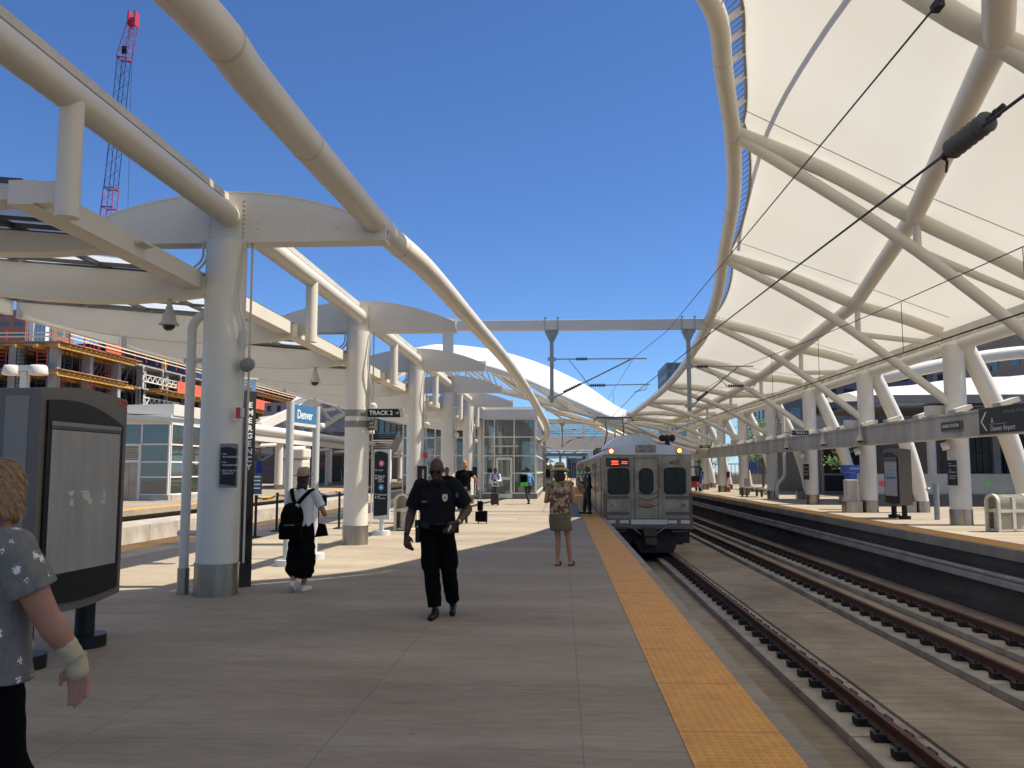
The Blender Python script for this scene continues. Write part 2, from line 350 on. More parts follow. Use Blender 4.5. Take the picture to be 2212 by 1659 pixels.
# ---------------------------------------------------------------- island platform canopy
PY = [11.2 + 7.62 * k for k in range(6)]
can = thing('platform_canopy', 'white steel canopy over the main platform with round columns, arched beams and glazed sloping roof', 'canopy', (-4.45, 11.2, 0))
CX0 = -4.46
def arc_beam(y, hr=2.15, hl=2.15, zc=5.30, ze=4.80, zb=4.655):
    m = MB(); n = 20; top = []
    for i in range(n + 1):
        u = -1 + 2 * i / n; x = CX0 + u * (hr if u > 0 else hl); top.append((x, ze + (zc - ze) * (1 - u * u)))
    m.prism([(CX0 - hl, zb)] + top + [(CX0 + hr, zb)], y - .03, y + .03, 'Y')
    m.box(CX0 - hl, CX0 + hr, y - .034, y + .26, zb - .03, zb - .002)
    tp = [(p[0], p[1] + .002) for p in top] + [(p[0], p[1] + .03) for p in top[::-1]]
    m.prism(tp, y - .034, y + .2, 'Y')
    m.box(CX0 - hl, CX0 + hr, y + .17, y + .21, zb, zb + .3)
    for sx in (-.23, .23):
        for k in range(9):
            zz = zb + .05 + k * .062
            if zz < 5.22: m.tube([(CX0 + sx, y - .03, zz), (CX0 + sx, y - .055, zz)], .014, 8)
    for dx, dz in ((.42, .16), (.42, .24), (1.05, .18), (1.5, .16), (1.55, .24), (1.85, .10), (1.85, .20), (1.95, .14)):
        m.tube([(CX0 + dx, y - .03, zb + dz), (CX0 + dx, y - .045, zb + dz)], .011, 8)
    return m
for k, y in enumerate([3.58] + PY):
    arc_beam(y).build('arched_beam', M_WHITE, can)
    c = MB(); c.cyl((CX0, y), .265, .40, 4.63, 40); c.box(CX0 - .215, CX0 + .215, y - .05, y + .2, 4.62, 5.2); 
    # gusset line: an applied rounded plate on the upper shaft
    gs_ = []
    for th in np.linspace(-38, 38, 17):
        zb_ = 4.46 - .26 * math.sqrt(max(0, 1 - (th / 38) ** 2)); sx_, cy_ = math.sin(R(th)), math.cos(R(th))
        gs_.append([(CX0 + .264 * sx_, y - .264 * cy_, zb_), (CX0 + .269 * sx_, y - .269 * cy_, zb_), (CX0 + .269 * sx_, y - .269 * cy_, 4.628)])
    c.grid(gs_, smooth=False)
    co = c.build('column', M_WHITE, can)
    cc = MB(); cc.cyl((CX0, y), .277, 0, .405, 40); cc.cyl((CX0, y), .285, .385, .41, 40); cc.build('collar', M_STEEL, co)
# ridge tube, posts, box beam
MB().tube([(-4.43, -2, 4.98), (-4.43, 50.5, 4.98)], .150, 28).build('ridge_tube', M_WHITE, can)
mid = [PY[0] - 3.85 + 7.62 * k for k in range(6)]
for y in mid:
    m = MB(); m.cyl((-4.40, y), .105, 3.84, 4.95, 24); m.build('hanger_post', M_WHITE, can)
    MB().box(-4.729, -4.49, y + .02, y + .2, 3.99, 4.19).build('post_bracket', M_WHITE, can)
bb = [-2] + [3.58] + PY
for a, b in [(7.38, 50.4)]:
    if b - a < .5: continue
    MB().box(-4.98, -4.73, a, b, 3.98, 4.21).build('box_beam', M_WHITE, can, bevel=.006)
tr = MB(); tr.box(-4.78, -4.46, -2, 50, 5.22, 5.25); tr.box(-4.47, -4.44, -2, 50, 5.20, 5.29); tr.box(-4.80, -4.78, -2, 50, 5.2, 5.29)
for i in range(26): tr.box(-4.66, -4.58, i * 2.0 - .9, i * 2.0 - .8, 5.10, 5.22)
tr.build('cable_tray', M_WHITE2, can)
# ribs
rib_prof_b = [(-4.62, 3.93), (-5.2, 3.86), (-5.8, 3.83), (-6.4, 3.84), (-7.1, 3.89), (-7.6, 3.95), (-8.1, 4.02), (-8.8, 4.14), (-9.3, 4.27), (-9.62, 4.38)]
rib_prof_t = [(-9.74, 4.60), (-4.62, 4.14)]
allr = [7.62, 9.35] + [PY[0] + 3.81 * i for i in range(12)]
for y in allr:
    pb_ = [(x, z + (.19 if y < 10 else 0)) for x, z in rib_prof_b]
    MB().prism(pb_ + rib_prof_t, y - .13, y + .13, 'Y').build('roof_rib', M_WHITE, can)
def rz(x): return 4.60 + (x + 9.74) * (4.14 - 4.60) / (9.74 - 4.62) 
for i in range(len(allr) - 1):
    y0, y1 = allr[i] + .02, allr[i + 1] - .02
    m = MB(); v = [(-4.9, y0, rz(-4.9) + .09), (-9.8, y0, rz(-9.8) + .09), (-9.8, y1, rz(-9.8) + .09), (-4.9, y1, rz(-4.9) + .09)]
    m.add(v + [(a, b, c + .012) for a, b, c in v], [(0, 1, 2, 3), (7, 6, 5, 4), (0, 4, 5, 1), (1, 5, 6, 2), (2, 6, 7, 3), (3, 7, 4, 0)]); m.build('roof_glass', M_RGLASS, can)
fr = MB()
for x in np.linspace(-9.78, -4.92, 5): fr.bar((x, allr[0], rz(x) + .05), (x, allr[-1], rz(x) + .05), .05, .06)
for y in allr:
    for dy in (-.16, .16): fr.bar((-9.8, y + dy, rz(-9.8) + .055), (-4.9, y + dy, rz(-4.9) + .055), .03, .05)
for y in np.arange(allr[0] + 1.27, allr[-1], 1.27): fr.bar((-9.8, y, rz(-9.8) + .06), (-4.9, y, rz(-4.9) + .06), .035, .04)
fr.build('glazing_bars', M_DGREY, can)
for i, y in enumerate(allr[:-1]): MB().box(-9.93, -9.80, y + .14, allr[i + 1] - .14, 4.36, 4.70).build('eave_fascia', M_WHITE, can)
# edge tube
eb = [(-3.0, 2.2), (-2.62, 5.74), (-2.61, 6.97), (-2.56, 8.82), (-2.44, 11.8), (-2.22, 14), (-2.0, 18.6), (-1.65, 26.6), (-1.35, 34.5), (-1.10, 42)]
pts = [(x, y, 4.9 if y < 30 else (4.75 if y < 36 else 4.5)) for x, y in eb] + [(-.88, 46.5, 4.2), (-.80, 49, 3.95), (-.83, 50.6, 3.72), (-1.0, 52, 3.5), (-1.5, 53.5, 3.2)]
def smooth_path(P, n=6):
    P = [Vector(p) for p in P]; out = []
    for i in range(len(P) - 1):
        p0, p1, p2, p3 = P[max(i - 1, 0)], P[i], P[i + 1], P[min(i + 2, len(P) - 1)]
        for k in range(n):
            t = k / n; out.append(.5 * ((2 * p1) + (p2 - p0) * t + (2 * p0 - 5 * p1 + 4 * p2 - p3) * t * t + (3 * p1 - p0 - 3 * p2 + p3) * t ** 3))
    return out + [P[-1]]
ETP = smooth_path(pts); MB().tube(ETP, .17, 28).build('edge_tube', M_WHITE, can)
for k in range(8, len(ETP) - 6, 9):
    d_ = (ETP[k + 1] - ETP[k]).normalized(); MB().tube([ETP[k] - d_ * .02, ETP[k] + d_ * .02], .1735, 28).build('weld_band', M_WHITE2, can)
for y in mid[1:]: MB().tube([(-4.43, y + 1.9, 4.98), (-4.43, y + 1.93, 4.98)], .1535, 28).build('weld_band', M_WHITE2, can)
# ---------------------------------------------------------------- train hall canopy (right)
hall = thing('train_hall_canopy', 'great white fabric membrane canopy on curved tubular trusses over the right-hand tracks and platform', 'canopy', (11.65, 11.2, 0))
RY = [3.58 + 7.62 * k for k in range(11)]
NN = {3.58: (-8, 12.4), 11.2: (1.0, 10.35), 18.82: (3.86, 9.0), 26.44: (5.02, 8.08), 34.06: (5.80, 7.38), 41.68: (6.06, 6.80), 49.3: (5.95, 6.3), 56.92: (5.60, 5.98), 64.54: (5.0, 5.68), 72.16: (4.7, 5.7), 79.78: (4.7, 5.9)}
MM = {3.58: (-2, 10.2), 11.2: (5.72, 7.18), 18.82: (7.63, 7.02), 26.44: (8.88, 6.56), 34.06: (9.24, 6.29), 41.68: (9.42, 5.97), 49.3: (9.45, 5.8), 56.92: (9.4, 5.7), 64.54: (9.3, 5.6), 72.16: (9.2, 5.6), 79.78: (9.2, 5.6)}
def gk(D, y): 
    ks = sorted(D); return D[min(ks, key=lambda k: abs(k - y))]
COLX = 11.68
def chord(a, m, c, n=5): return smooth_path([a, ((a[0] + m[0]) / 2, a[1], (a[2] + m[2]) / 2 + .12), m, ((c[0] + m[0]) / 2, a[1], (c[2] + m[2]) / 2 + .05), c], n)
for i, y in enumerate(RY):
    n_, m_ = gk(NN, y), gk(MM, y); ct = 5.70 if y > 20 else (4.95 if y > 15 else 4.7); cl = 3.62 if y > 20 else (3.05 if y > 15 else 2.6)
    if y > 5:
        r = .165
        MB().tube(chord((n_[0], y, n_[1]), (m_[0], y, m_[1]), (11.35, y, ct)), r, 20).build('truss_top_chord', M_WHITE, hall)
        MB().tube(smooth_path([(n_[0] + .1, y, n_[1] - .12), ((n_[0] + 11.45) / 2, y, (n_[1] + cl) / 2 + .28), (11.45, y, cl)], 6), .13, 18).build('truss_bottom_chord', M_WHITE, hall)
        t = (m_[0] - n_[0]) / (11.45 - n_[0]); zb = n_[1] + t * (cl - n_[1]) + .2
        MB().tube([(m_[0] + .05, y, m_[1]), (m_[0] + .05, y, zb)], .085, 12).build('truss_post', M_WHITE, hall)
        MB().tube([(m_[0] + .05, y, zb + .05), (11.3, y, ct - .35)], .085, 12).build('truss_brace', M_WHITE, hall)
for i in range(1, len(RY) - 1):
    a, b = gk(MM, RY[i]), gk(MM, RY[i + 1])
    MB().tube([(a[0], RY[i], a[1] + .02), (b[0], RY[i + 1], b[1] + .02)], .195, 20).build('purlin_tube', M_WHITE, hall)
MB().tube([(5.72, 11.2, 7.2), (2.5, 4.2, 8.2)], .195, 20).build('purlin_tube', M_WHITE, hall)
edge = [(-13, 10.4, 12.7), (-8, 10.4, 12.2), (-4.2, 10.5, 11.6), (-1.4, 11.0, 11.0), (.3, 11.8, 10.45), (1.5, 12.9, 9.9), (2.62, 14.3, 9.45), (3.13, 16.2, 9.23), (3.80, 18.82, 8.95), (4.43, 22, 8.55), (4.97, 26.44, 8.03), (5.42, 30, 7.66), (5.74, 34.06, 7.33), (6.0, 41.68, 6.74), (5.90, 49.3, 6.25), (5.56, 56.92, 5.93), (4.95, 64.54, 5.60), (4.2, 68, 5.65)]  # first points lie out of view, placed to set the foreground shade boundary
ES = smooth_path(edge, 6)
MB().tube(ES, .185, 24).build('edge_tube', M_WHITE, hall)
for k in range(20, len(ES) - 12, 7):
    d_ = (ES[k + 1] - ES[k]).normalized(); MB().tube([ES[k] - d_ * .02, ES[k] + d_ * .02], .189, 24).build('weld_band', M_WHITE2, hall)
# membrane
def interp(D, y):
    ks = sorted(D); y = max(ks[0], min(ks[-1], y)); j = max(i for i, k in enumerate(ks) if k <= y); j = min(j, len(ks) - 2)
    t = (y - ks[j]) / (ks[j + 1] - ks[j]); return Vector(D[ks[j]]) * (1 - t) + Vector(D[ks[j + 1]]) * t
rows = []; medge = []
EL = ES + [Vector((4.4, 72, 5.7)), Vector((4.5, 80, 5.9))]
for i, e in enumerate(EL):
    a = EL[max(i - 1, 0)]; b = EL[min(i + 1, len(EL) - 1)]; tn = (b - a); nrm = Vector((tn.y, -tn.x, 0)).normalized()
    bay = abs(math.sin(math.pi * (e.y - 11.2) / 7.62)) ** .6 if e.y > 11.2 else .8
    off = .24 + .17 * bay
    if e.y > 50: off = .25
    E0 = e + nrm * off + Vector((0, 0, .30))
    if e.y >= 11.2:
        m_ = interp(MM, e.y); sag = .12 * bay
        A = Vector((m_[0], e.y, m_[1] + .40 + sag)); ctz = 6.05 if e.y > 22 else 5.1 + (e.y - 11.2) * .088
        B = Vector((11.3, e.y, ctz)); C_ = Vector((12.5, e.y, ctz - .1))
    else:  # near rows above the camera, unseen, added to shade the foreground
        u = (i / len(EL)); k = [q for q in range(len(EL)) if EL[q].y < 11.2][-1] ; s = 1 - i / max(k, 1)
        A = Vector((5.9 - 12 * s, 11.2 - 9 * s, 7.6 + 2.2 * s)); B = Vector((11.3, 11.2 - 14 * s, 5.1 + 1.5 * s)); C_ = Vector((12.5 + 3 * s, 11.2 - 18 * s, 5.0 + 1 * s))
    medge.append(E0)
    row = []
    n = 7
    for k in range(n): row.append(E0.lerp(A, k / n))
    for k in range(n): row.append(A.lerp(B, k / n))
    row += [B, C_]
    rows.append(row)
MB().grid(rows).build('membrane', M_MEMB, hall)
MB().tube([p + Vector((0, 0, -.02)) for p in medge[6:]], .035, 8).build('edge_cable', M_GREY, hall)
for i in range(12, len(ES) - 10):
    for f in (0, .5):
        a = ES[i].lerp(ES[i + 1], f); b = medge[i].lerp(medge[i + 1], f)
        MB().tube([a, b], .012, 6).build('edge_rod', M_GREY, hall)
    if i % 2 == 0 and ES[i].y < 20: MB().bar(ES[i] + Vector((0, 0, .05)), medge[i], .03, .12).build('edge_plate', M_WHITE, hall)
# outer cable lying above the fabric (casts the soft line seen through it)
oc = [p + Vector((0, 0, .35)) for p in smooth_path([(5.2, 9.0, 9.3), (4.9, 14, 9.3), (4.9, 18.8, 9.2), (5.3, 24, 8.6), (5.6, 26.4, 8.2)], 5)]
MB().tube(oc, .05, 8).build('outer_cable', M_GREY, hall)
for y in RY[1:]:
    j = min(range(len(rows)), key=lambda q: abs(rows[q][0][1] - (y - .42))); rr = [p + Vector((0, 0, -.03)) for p in rows[j]]
    if rows[j][0][1] > 11: MB().tube([rr[0], rr[7], rr[14]], .011, 6).build('membrane_cable', M_WHITE2, hall)
for i, y in enumerate(RY[1:], 1):
    c = MB(); c.cyl((COLX, y), .30, .44, 5.25, 36); c.ball((COLX, y, 5.25), .30, 10, (1, 1, .5)); co = c.build('column', M_WHITE, hall)
    MB().cyl((COLX, y), .315, 0, .45, 36).build('collar', M_STEEL, co)
    if y > 15:
        lp = smooth_path([(COLX + .35, y, 5.3), (COLX + .75, y, 4.4), (COLX + 1.35, y, 2.9), (COLX + 1.75, y, 1.5), (COLX + 1.95, y, .4)], 5)
        lg = MB().tube(lp, [.27 - .03 * abs(k - 10) / 10 for k in range(len(lp))], 28).build('leaning_leg', M_WHITE, hall)
        MB().cyl((COLX + 1.96, y), .26, 0, .42, 32).build('collar', M_STEEL, lg)
        MB().box(COLX + 1.28, COLX + 1.66, y - .2, y + .2, 0, .40).build('footing_box', M_STEEL, hall)
    if i < len(RY) - 1: MB().tube([(COLX + .22, y - .1, 5.32), (COLX + .22, RY[i + 1] - .2, 5.32)], .18, 20).build('eave_tube', M_WHITE, hall)
ev = MB(); ev.box(12.2, 12.55, 9, 80, 5.72, 5.98)
for y in np.arange(10, 78, 1.3): ev.bar((COLX + .2, y, 5.5), (12.4, y + .3, 5.95), .05, .05)
ev.build('gutter', M_WHITE2, hall)
# low girder along the right-hand columns
gir = MB(); gir.box(11.02, 11.36, 8, 85, 2.52, 3.12); gir.box(10.98, 11.42, 8, 85, 3.12, 3.17); gir.box(10.98, 11.42, 8, 85, 2.49, 2.52)
for y in np.arange(9, 80, 1.55): gir.box(11.0, 11.44, y, y + 1.2, 3.172, 3.20)
go = gir.build('lighting_girder', mat('girder_concrete_paint', (.50, .45, .37), .7, var=.35, scale=1.0, streak=(1, 1.2, .3)), hall)
for y in np.arange(12.5, 78, 2.54):
    f = MB(); f.cbox((11.25, y, 3.30), .5, .42, .12, M=Matrix.Rotation(R(-18), 3, 'Y')); f.box(11.15, 11.3, y - .06, y + .06, 3.19, 3.26); f.build('uplight', M_WHITE, go)
for y in RY[2:8]:
    f = MB(); f.box(11.0, 12.2, y + .25, y + .6, 3.22, 3.52); f.build('equipment_box', M_WHITE, go)
# ---------------------------------------------------------------- overhead line portals and wires
M_INS = mat('brown_insulator', (.07, .06, .055), .4)
M_TUBEG = mat('grey_cantilever_tube', (.34, .34, .33), .45, .5)
def insulator(m, a, b, n=8, r=.07):
    a, b = Vector(a), Vector(b)
    pts = []; rr = []
    for k in range(n * 4 + 1):
        pts.append(a.lerp(b, k / (n * 4))); rr.append(r if k % 4 in (1, 2) else r * .42)
    rr[0] = rr[-1] = .025
    m.tube(pts, rr, 12)
def portal(Y, zb, x0, x1, posts, label, colx=None, s=1.0, bott=(4.2, 3.85)):
    t = thing('catenary_portal', label, 'overhead line portal', ((x0 + x1) / 2, Y, 0), 'overhead line portals across the tracks')
    MB().box(x0, x1, Y - .15, Y + .15, zb - .2, zb + .2).build('beam', M_WHITE, t, bevel=.01)
    if colx is not None: MB().box(colx - .20, colx + .20, Y - .14, Y + .14, 5.25, zb - .2).build('post', M_WHITE, t)
    for (px, tx, zm, zc), zt in zip(posts, bott):
        h = MB(); h.box(px - .075, px + .075, Y - .075, Y + .075, zt, zb - .5)
        h.prism([(px - .10, zb - .62), (px + .10, zb - .62), (px + .25, zb - .30), (px + .25, zb - .22), (px - .25, zb - .22), (px - .25, zb - .30)], Y - .12, Y + .12, 'Y')
        for sx in (-.25, .25): h.tube([(px + sx, Y - .17, zb - .35), (px + sx, Y - .17, zb + .30)], .018, 8); h.cbox((px + sx, Y - .17, zb + .27), .09, .06, .05)
        ho = h.build('hanger_post', M_GALV, t)
        d = 1 if tx > px else -1
        # top tie
        c = MB(); z1 = zm - .02
        c.box(px - .16, px + .16, Y - .13, Y + .13, z1 - .06, z1 + .06); c.tube([(px, Y, z1), (tx + d * .5, Y, z1)], .024, 10); c.tube([(px + d * .65, Y, z1), (px + d * 1.5, Y, zc + .5 - .25)], .016, 8)
        # raking strut
        z2 = zt + .22
        c.box(px - .16, px + .16, Y - .13, Y + .13, z2 - .06, z2 + .06); c.tube([(px + d * .1, Y, z2), (tx - d * .1, Y, z1 - .02)], .030, 10)
        c.tube([(px + d * 1.4, Y, zc + .28), (tx + d * .6, Y, zc + .32)], .02, 8); c.tube([(tx + d * .5, Y, zc + .30), (tx + d * .45, Y, zc + .12), (tx, Y, zc + .02)], .014, 8)
        c.build('cantilever_arm', M_TUBEG, t)
        i_ = MB(); insulator(i_, (px + d * (.95 if tx < 5 else .3), Y, z1), (px + d * (1.4 if tx < 5 else .75), Y, z1)); i_.build('insulator', M_INS, t)
        i_ = MB(); k = (Vector((tx, Y, z1)) - Vector((px, Y, z2))); p0 = Vector((px, Y, z2)) + k * .14; p1 = Vector((px, Y, z2)) + k * .36; insulator(i_, p0, p1, 9); i_.build('insulator', M_INS, t)
        i_ = MB(); insulator(i_, (px + d * 1.5, Y, zc + .285), (px + d * 2.1, Y, zc + .29), 7); i_.build('insulator', M_INS, t)
    return t
portal(34, 7.27, -4.7, 5.6, [(-.36, 2.85, 5.95, 4.60), (4.97, 6.95, 5.62, 4.55)], 'nearest white overhead beam with two grey hanging posts, spanning the train track', colx=-4.46)
portal(90, 6.62, -2.4, 6.2, [(.1, 2.85, 5.75, 4.6), (5.5, 7.0, 5.6, 4.55)], 'second white overhead beam farther along, seen above the roof of the train', bott=(3.9, 3.85))
WIRES = []
def wire(name, pts, r, label, cat='overhead wire', sag=0, parts=None, group='overhead line wires'):
    t = thing(name, label, cat, pts[0], group)
    P = []
    for a, b in zip(pts[:-1], pts[1:]):
        a, b = Vector(a), Vector(b)
        for k in range(12): u = k / 12; p = a.lerp(b, u); p.z -= sag * 4 * u * (1 - u); P.append(p)
    P.append(Vector(pts[-1])); MB().tube(P, r, 8).build('conductor', M_WIRE, t); return t
w1 = wire('messenger_wire', [tuple(at(2090, -70, 6.2)), tuple(at(1440, 716, 31.5)), (2.85, 34, 5.97), (2.85, 90, 5.75), (2.85, 200, 5.8)], .009, 'upper messenger wire over the train track, crossing the open sky to the first portal')
ti = MB(); p = at(2018, 22, 6.9); q = at(2032, 4, 6.8); ti.bar(p, q, .07, .06); ti.build('clamp', M_WIRE, w1)
w2 = wire('contact_wire', [tuple(at(2330, 118, 5.2)), tuple(at(1990, 372, 8.0)), tuple(at(1700, 592, 13.0)), tuple(at(1560, 700, 20)), (2.9, 34, 4.60), (2.9, 90, 4.6), (2.9, 200, 4.6)], .013, 'lower contact wire over the train track with a big section insulator hanging on it')
a, b = at(2052, 326, 7.1), at(2138, 258, 6.6)
si = MB(); n = 7; P = []; rr = []
for k in range(n * 6 + 1):
    P.append(a.lerp(b, k / (n * 6))); ph = (k % 6) / 6 * 2 * math.pi; rr.append(.075 + .012 * math.cos(ph + math.pi))
rr[0] = .02; rr[1] = .06; rr[-1] = .02; rr[-2] = .06
si.tube(P, rr, 20); si.build('section_insulator', mat('grey_polymer_insulator', (.085, .082, .075), .6), w2)
for c0, c1 in ((at(2040, 338, 7.15), a), (b, at(2172, 228, 6.5))):
    fi = MB(); fi.bar(c0, c1, .035, .05); fi.ball(c0, .032, 6, (1, 1, 1)); fi.ball(c0.lerp(c1, .45), .038, 6); fi.ball(c0.lerp(c1, .8), .03, 6); fi.build('clamp', M_WIRE, w2)
h0 = at(2040, 340, 7.15); MB().tube([h0, at(2046, 350, 7.15), at(2044, 372, 7.15)], .012, 8).build('tail_end', M_WIRE, w2)
wire('messenger_wire', [(7.1, 6.5, 4.95), (7.0, 34, 5.60), (7.0, 90, 5.6), (7.0, 200, 5.6)], .010, 'thin upper messenger wire over the empty right-hand track below the membrane', sag=.15)
w4 = wire('contact_wire', [(7.1, 6.5, 3.98), (7.05, 34, 4.05), (7.0, 90, 4.3), (7.0, 200, 4.4)], .015, 'lower contact wire over the empty right-hand track, in front of the girder')
dr = MB()
for y in (9.5, 13.5, 18.3, 24.2, 29.5): 
    u = (y - 6.5) / 27.5; zt = 4.95 + .65 * u - .15 * 4 * u * (1 - u); zb = 3.98 + .07 * u
    MB().tube([(7.08, y, zb), (7.08, y, zt)], .007, 6).build('dropper', M_WIRE, w4)
for y in (48, 62, 76): MB().tube([(2.87, y, 4.6), (2.87, y, 5.85)], .008, 6).build('dropper', M_WIRE, w2)

# ---------------------------------------------------------------- train
M_SS = mat('train_stainless', (.31, .26, .195), .40, .6, var=.45, scale=1.6, bump=.05)
M_SSD = mat('train_stainless_dull', (.17, .145, .11), .5, .5, var=.3, scale=4)
M_ROOF = mat('train_roof_silver', (.52, .52, .55), .35, .6, var=.12, scale=1.5)
M_UNDER = mat('train_underframe', (.022, .02, .018), .7, var=.3, scale=5)
M_BROWN = mat('train_brown_trim', (.11, .09, .075), .5)
M_GLZ = mat('train_window', (.008, .009, .009), .12, 0, spec=.22)
TXC = 2.90
def rrect(cx, cz, w, h, r, n=6):
    P = []
    for sx, sz, a0 in ((1, 1, 0), (-1, 1, 90), (-1, -1, 180), (1, -1, 270)):
        for k in range(n + 1):
            a = R(a0 + 90 * k / n); P.append((cx + sx * (w / 2 - r) + r * math.cos(a), cz + sz * (h / 2 - r) + r * math.sin(a)))
    return P
def train_car(Y0, L, front, label, cx=TXC, lod=False):
    t = thing('train_car', label, 'train', (cx, Y0, -1.2), 'cars of the silver commuter trains')
    hw = 1.50
    prof = [(-hw + .02, -.30), (-hw, 0.0), (-hw, 1.9), (-hw + .05, 2.10), (-hw + .22, 2.26), (-hw + .60, 2.38), (0, 2.46)]
    prof = [(cx + x, z) for x, z in prof] + [(cx - x, z) for x, z in prof[::-1][1:]]
    y = Y0 + .02
    side = [(p[0], p[1]) for p in prof if p[1] <= 2.12]
    b = MB().prism([(cx - hw + .02, -.30), (cx - hw, 0), (cx - hw, 2.10), (cx + hw, 2.10), (cx + hw, 0), (cx + hw - .02, -.30)], y, Y0 + L - .3, 'Y').build('body', M_SS, t, bevel=.03)
    rp = [(cx - hw - .004, 2.10)] + [(cx + x, z) for x, z in ((-hw + .04, 2.20), (-hw + .20, 2.31), (-hw + .60, 2.42), (-.5, 2.475), (.5, 2.475), (hw - .60, 2.42), (hw - .20, 2.31), (hw - .04, 2.20))] + [(cx + hw + .004, 2.10)]
    MB().prism(rp, y - .01, Y0 + L - .3, 'Y', smooth=False).build('roof', M_ROOF, t)
    u = MB(); u.box(cx - 1.25, cx + 1.25, y + .5, Y0 + L - .6, -.95, -.30)
    u.build('underframe', M_UNDER, t)
    for by in (Y0 + 3.2, Y0 + L - 4):
        for wy in (-1.2, 1.2):
            for sx in (-1, 1):
                m = MB().tube([(cx + sx * .66, by + wy, -.78), (cx + sx * .80, by + wy, -.78)], .42, 24); m.build('wheel', M_UNDER, t)
        MB().box(cx - 1.1, cx + 1.1, by - 1.9, by + 1.9, -1.0, -.62).build('bogie', M_UNDER, t)
    # sides
    for sx in (-1, 1):
        xs = cx + sx * hw; o = .012 * sx
        for k in range(9):
            wy = Y0 + 4.2 + k * 2.25
            if k in (1, 6):
                d = MB().box(min(xs, xs + o), max(xs, xs + o), wy - .75, wy + .75, -.25, 1.95).build('side_door', M_SSD, t)
                for q in (-.38, .38): MB().prism([(wy + q + a * .23, 1.1 + c * .42) for a, c in ((-1, -1), (1, -1), (1, 1), (-1, 1))], min(xs + o, xs + 2 * o), max(xs + o, xs + 2 * o), 'X').build('pane', M_GLZ, d)
            else: MB().prism(rrect(wy, 1.12, 1.5, .78, .1, 3), min(xs, xs + o), max(xs, xs + o), 'X').build('side_window', M_GLZ, t)
        MB().box(min(xs, xs + .02 * sx), max(xs, xs + .02 * sx), Y0 + .9, Y0 + 1.7, -.25, 2.0).build('side_door', M_SSD, t)
        MB().prism([(Y0 + 1.3 + a * .3, 1.15 + c * .42) for a, c in ((-1, -1), (1, -1), (1, 1), (-1, 1))], min(xs + .02 * sx, xs + .03 * sx), max(xs + .02 * sx, xs + .03 * sx), 'X').build('side_window', M_GLZ, t)
    cr = MB(); 
    for zz in (.15, .28, .41): cr.box(cx - hw - .012, cx - hw - .001, Y0 + .4, Y0 + L - .5, zz, zz + .03)
    cr.build('side_flutes', M_SSD, t)
    # roof gear
    g = MB(); gp = [(cx - 1.15, 2.44), (cx - 1.08, 2.62), (cx - .72, 2.90), (cx - .4, 2.95), (cx + .45, 2.95), (cx + .62, 2.80), (cx + .70, 2.46)]
    g.prism(gp, Y0 + 4.0, Y0 + 9.4, 'Y'); g.prism([(cx - .95, 2.46), (cx - .85, 2.78), (cx + .85, 2.78), (cx + .95, 2.46)], Y0 + 13, Y0 + 21, 'Y'); g.build('roof_fairing', M_ROOF, t)
    rn = random.Random(3)
    for k in range(9): yy = Y0 + 10 + k * 1.4; MB().box(cx - 1.1 + rn.random() * .3, cx - .3 + rn.random() * .5, yy, yy + .8, 2.45, 2.6 + rn.random() * .2).build('roof_equipment', M_SSD, t)
    if not front: return t
    yf = Y0
    def zz(py): return -.37 + (1180 - py) * .00332
    def xx(px): return cx + (px - 768) * .00332
    def panel(name, pts, d0, d1, m, par=t, lab=None): return MB().prism(pts, yf - d1, yf - d0, 'Y').build(name, m, par, label=lab)
    def rc(x0, x1, y0, y1): return [(xx(x0), zz(y1)), (xx(x1), zz(y1)), (xx(x1), zz(y0)), (xx(x0), zz(y0))]
    fm = MB().prism(rc(322, 1215, 430, 1080), yf - .03, yf + .05, 'Y').build('front_panel', M_SS, t, bevel=.015)
    panel('front_skirt', rc(330, 1225, 1082, 1184), -.05, .06, M_SSD)
    # curved front of the roof
    rf = [(xx(322), zz(430) + .004)] + [(xx(a), zz(c)) for a, c in ((330, 400), (360, 372), (430, 350), (560, 335), (660, 322), (860, 322), (980, 335), (1110, 352), (1170, 375), (1205, 400))] + [(xx(1215), zz(430) + .004)]
    MB().prism(rf, yf - .02, yf + .3, 'Y').build('front_cap', M_ROOF, t, bevel=.02)
    panel('lamp_housing', rrect(xx(757), zz(370), .68, .27, .04), .02, .10, M_SS)
    for px in (710, 800):
        l = MB().lathe((0, 0, 0), [(.115, 0), (.115, .03), (.09, .035), (.085, .01), (.02, -.01)], 20).xform(Matrix.Translation((xx(px), yf - .10, zz(366))) @ Matrix.Rotation(R(90), 4, 'X')).build('headlight', M_STEEL, t)
        MB().tube([(xx(px), yf - .12, zz(366)), (xx(px), yf - .105, zz(366))], .075, 18).build('lens', mat('lamp_lens', (.16, .16, .15), .1, .3), l)
    for px, pz in ((405, 395), (1100, 391)):
        l = MB().tube([(xx(px), yf - .09, zz(pz)), (xx(px), yf + .0, zz(pz))], .105, 20).build('marker_light', mat('lamp_red_rim', (.5, .05, .02), .4), t, label='glowing amber marker light')
        MB().tube([(xx(px), yf - .105, zz(pz)), (xx(px), yf - .09, zz(pz))], .070, 18).build('lens', emit('lamp_glow_orange', (1.0, .30, .02), 5.0), l)
        MB().tube([(xx(px), yf - .112, zz(pz)), (xx(px), yf - .105, zz(pz))], .045, 18).build('bulb', emit('lamp_glow_yellow', (1.0, .68, .10), 9.0), l)
    for px in (412, 1130):
        l = MB().tube([(xx(px), yf - .07, zz(944)), (xx(px), yf, zz(944))], .115, 20).build('headlight', M_STEEL, t)
        MB().tube([(xx(px), yf - .075, zz(944)), (xx(px), yf - .07, zz(944))], .085, 18).build('lens', MT['lamp_lens'], l)
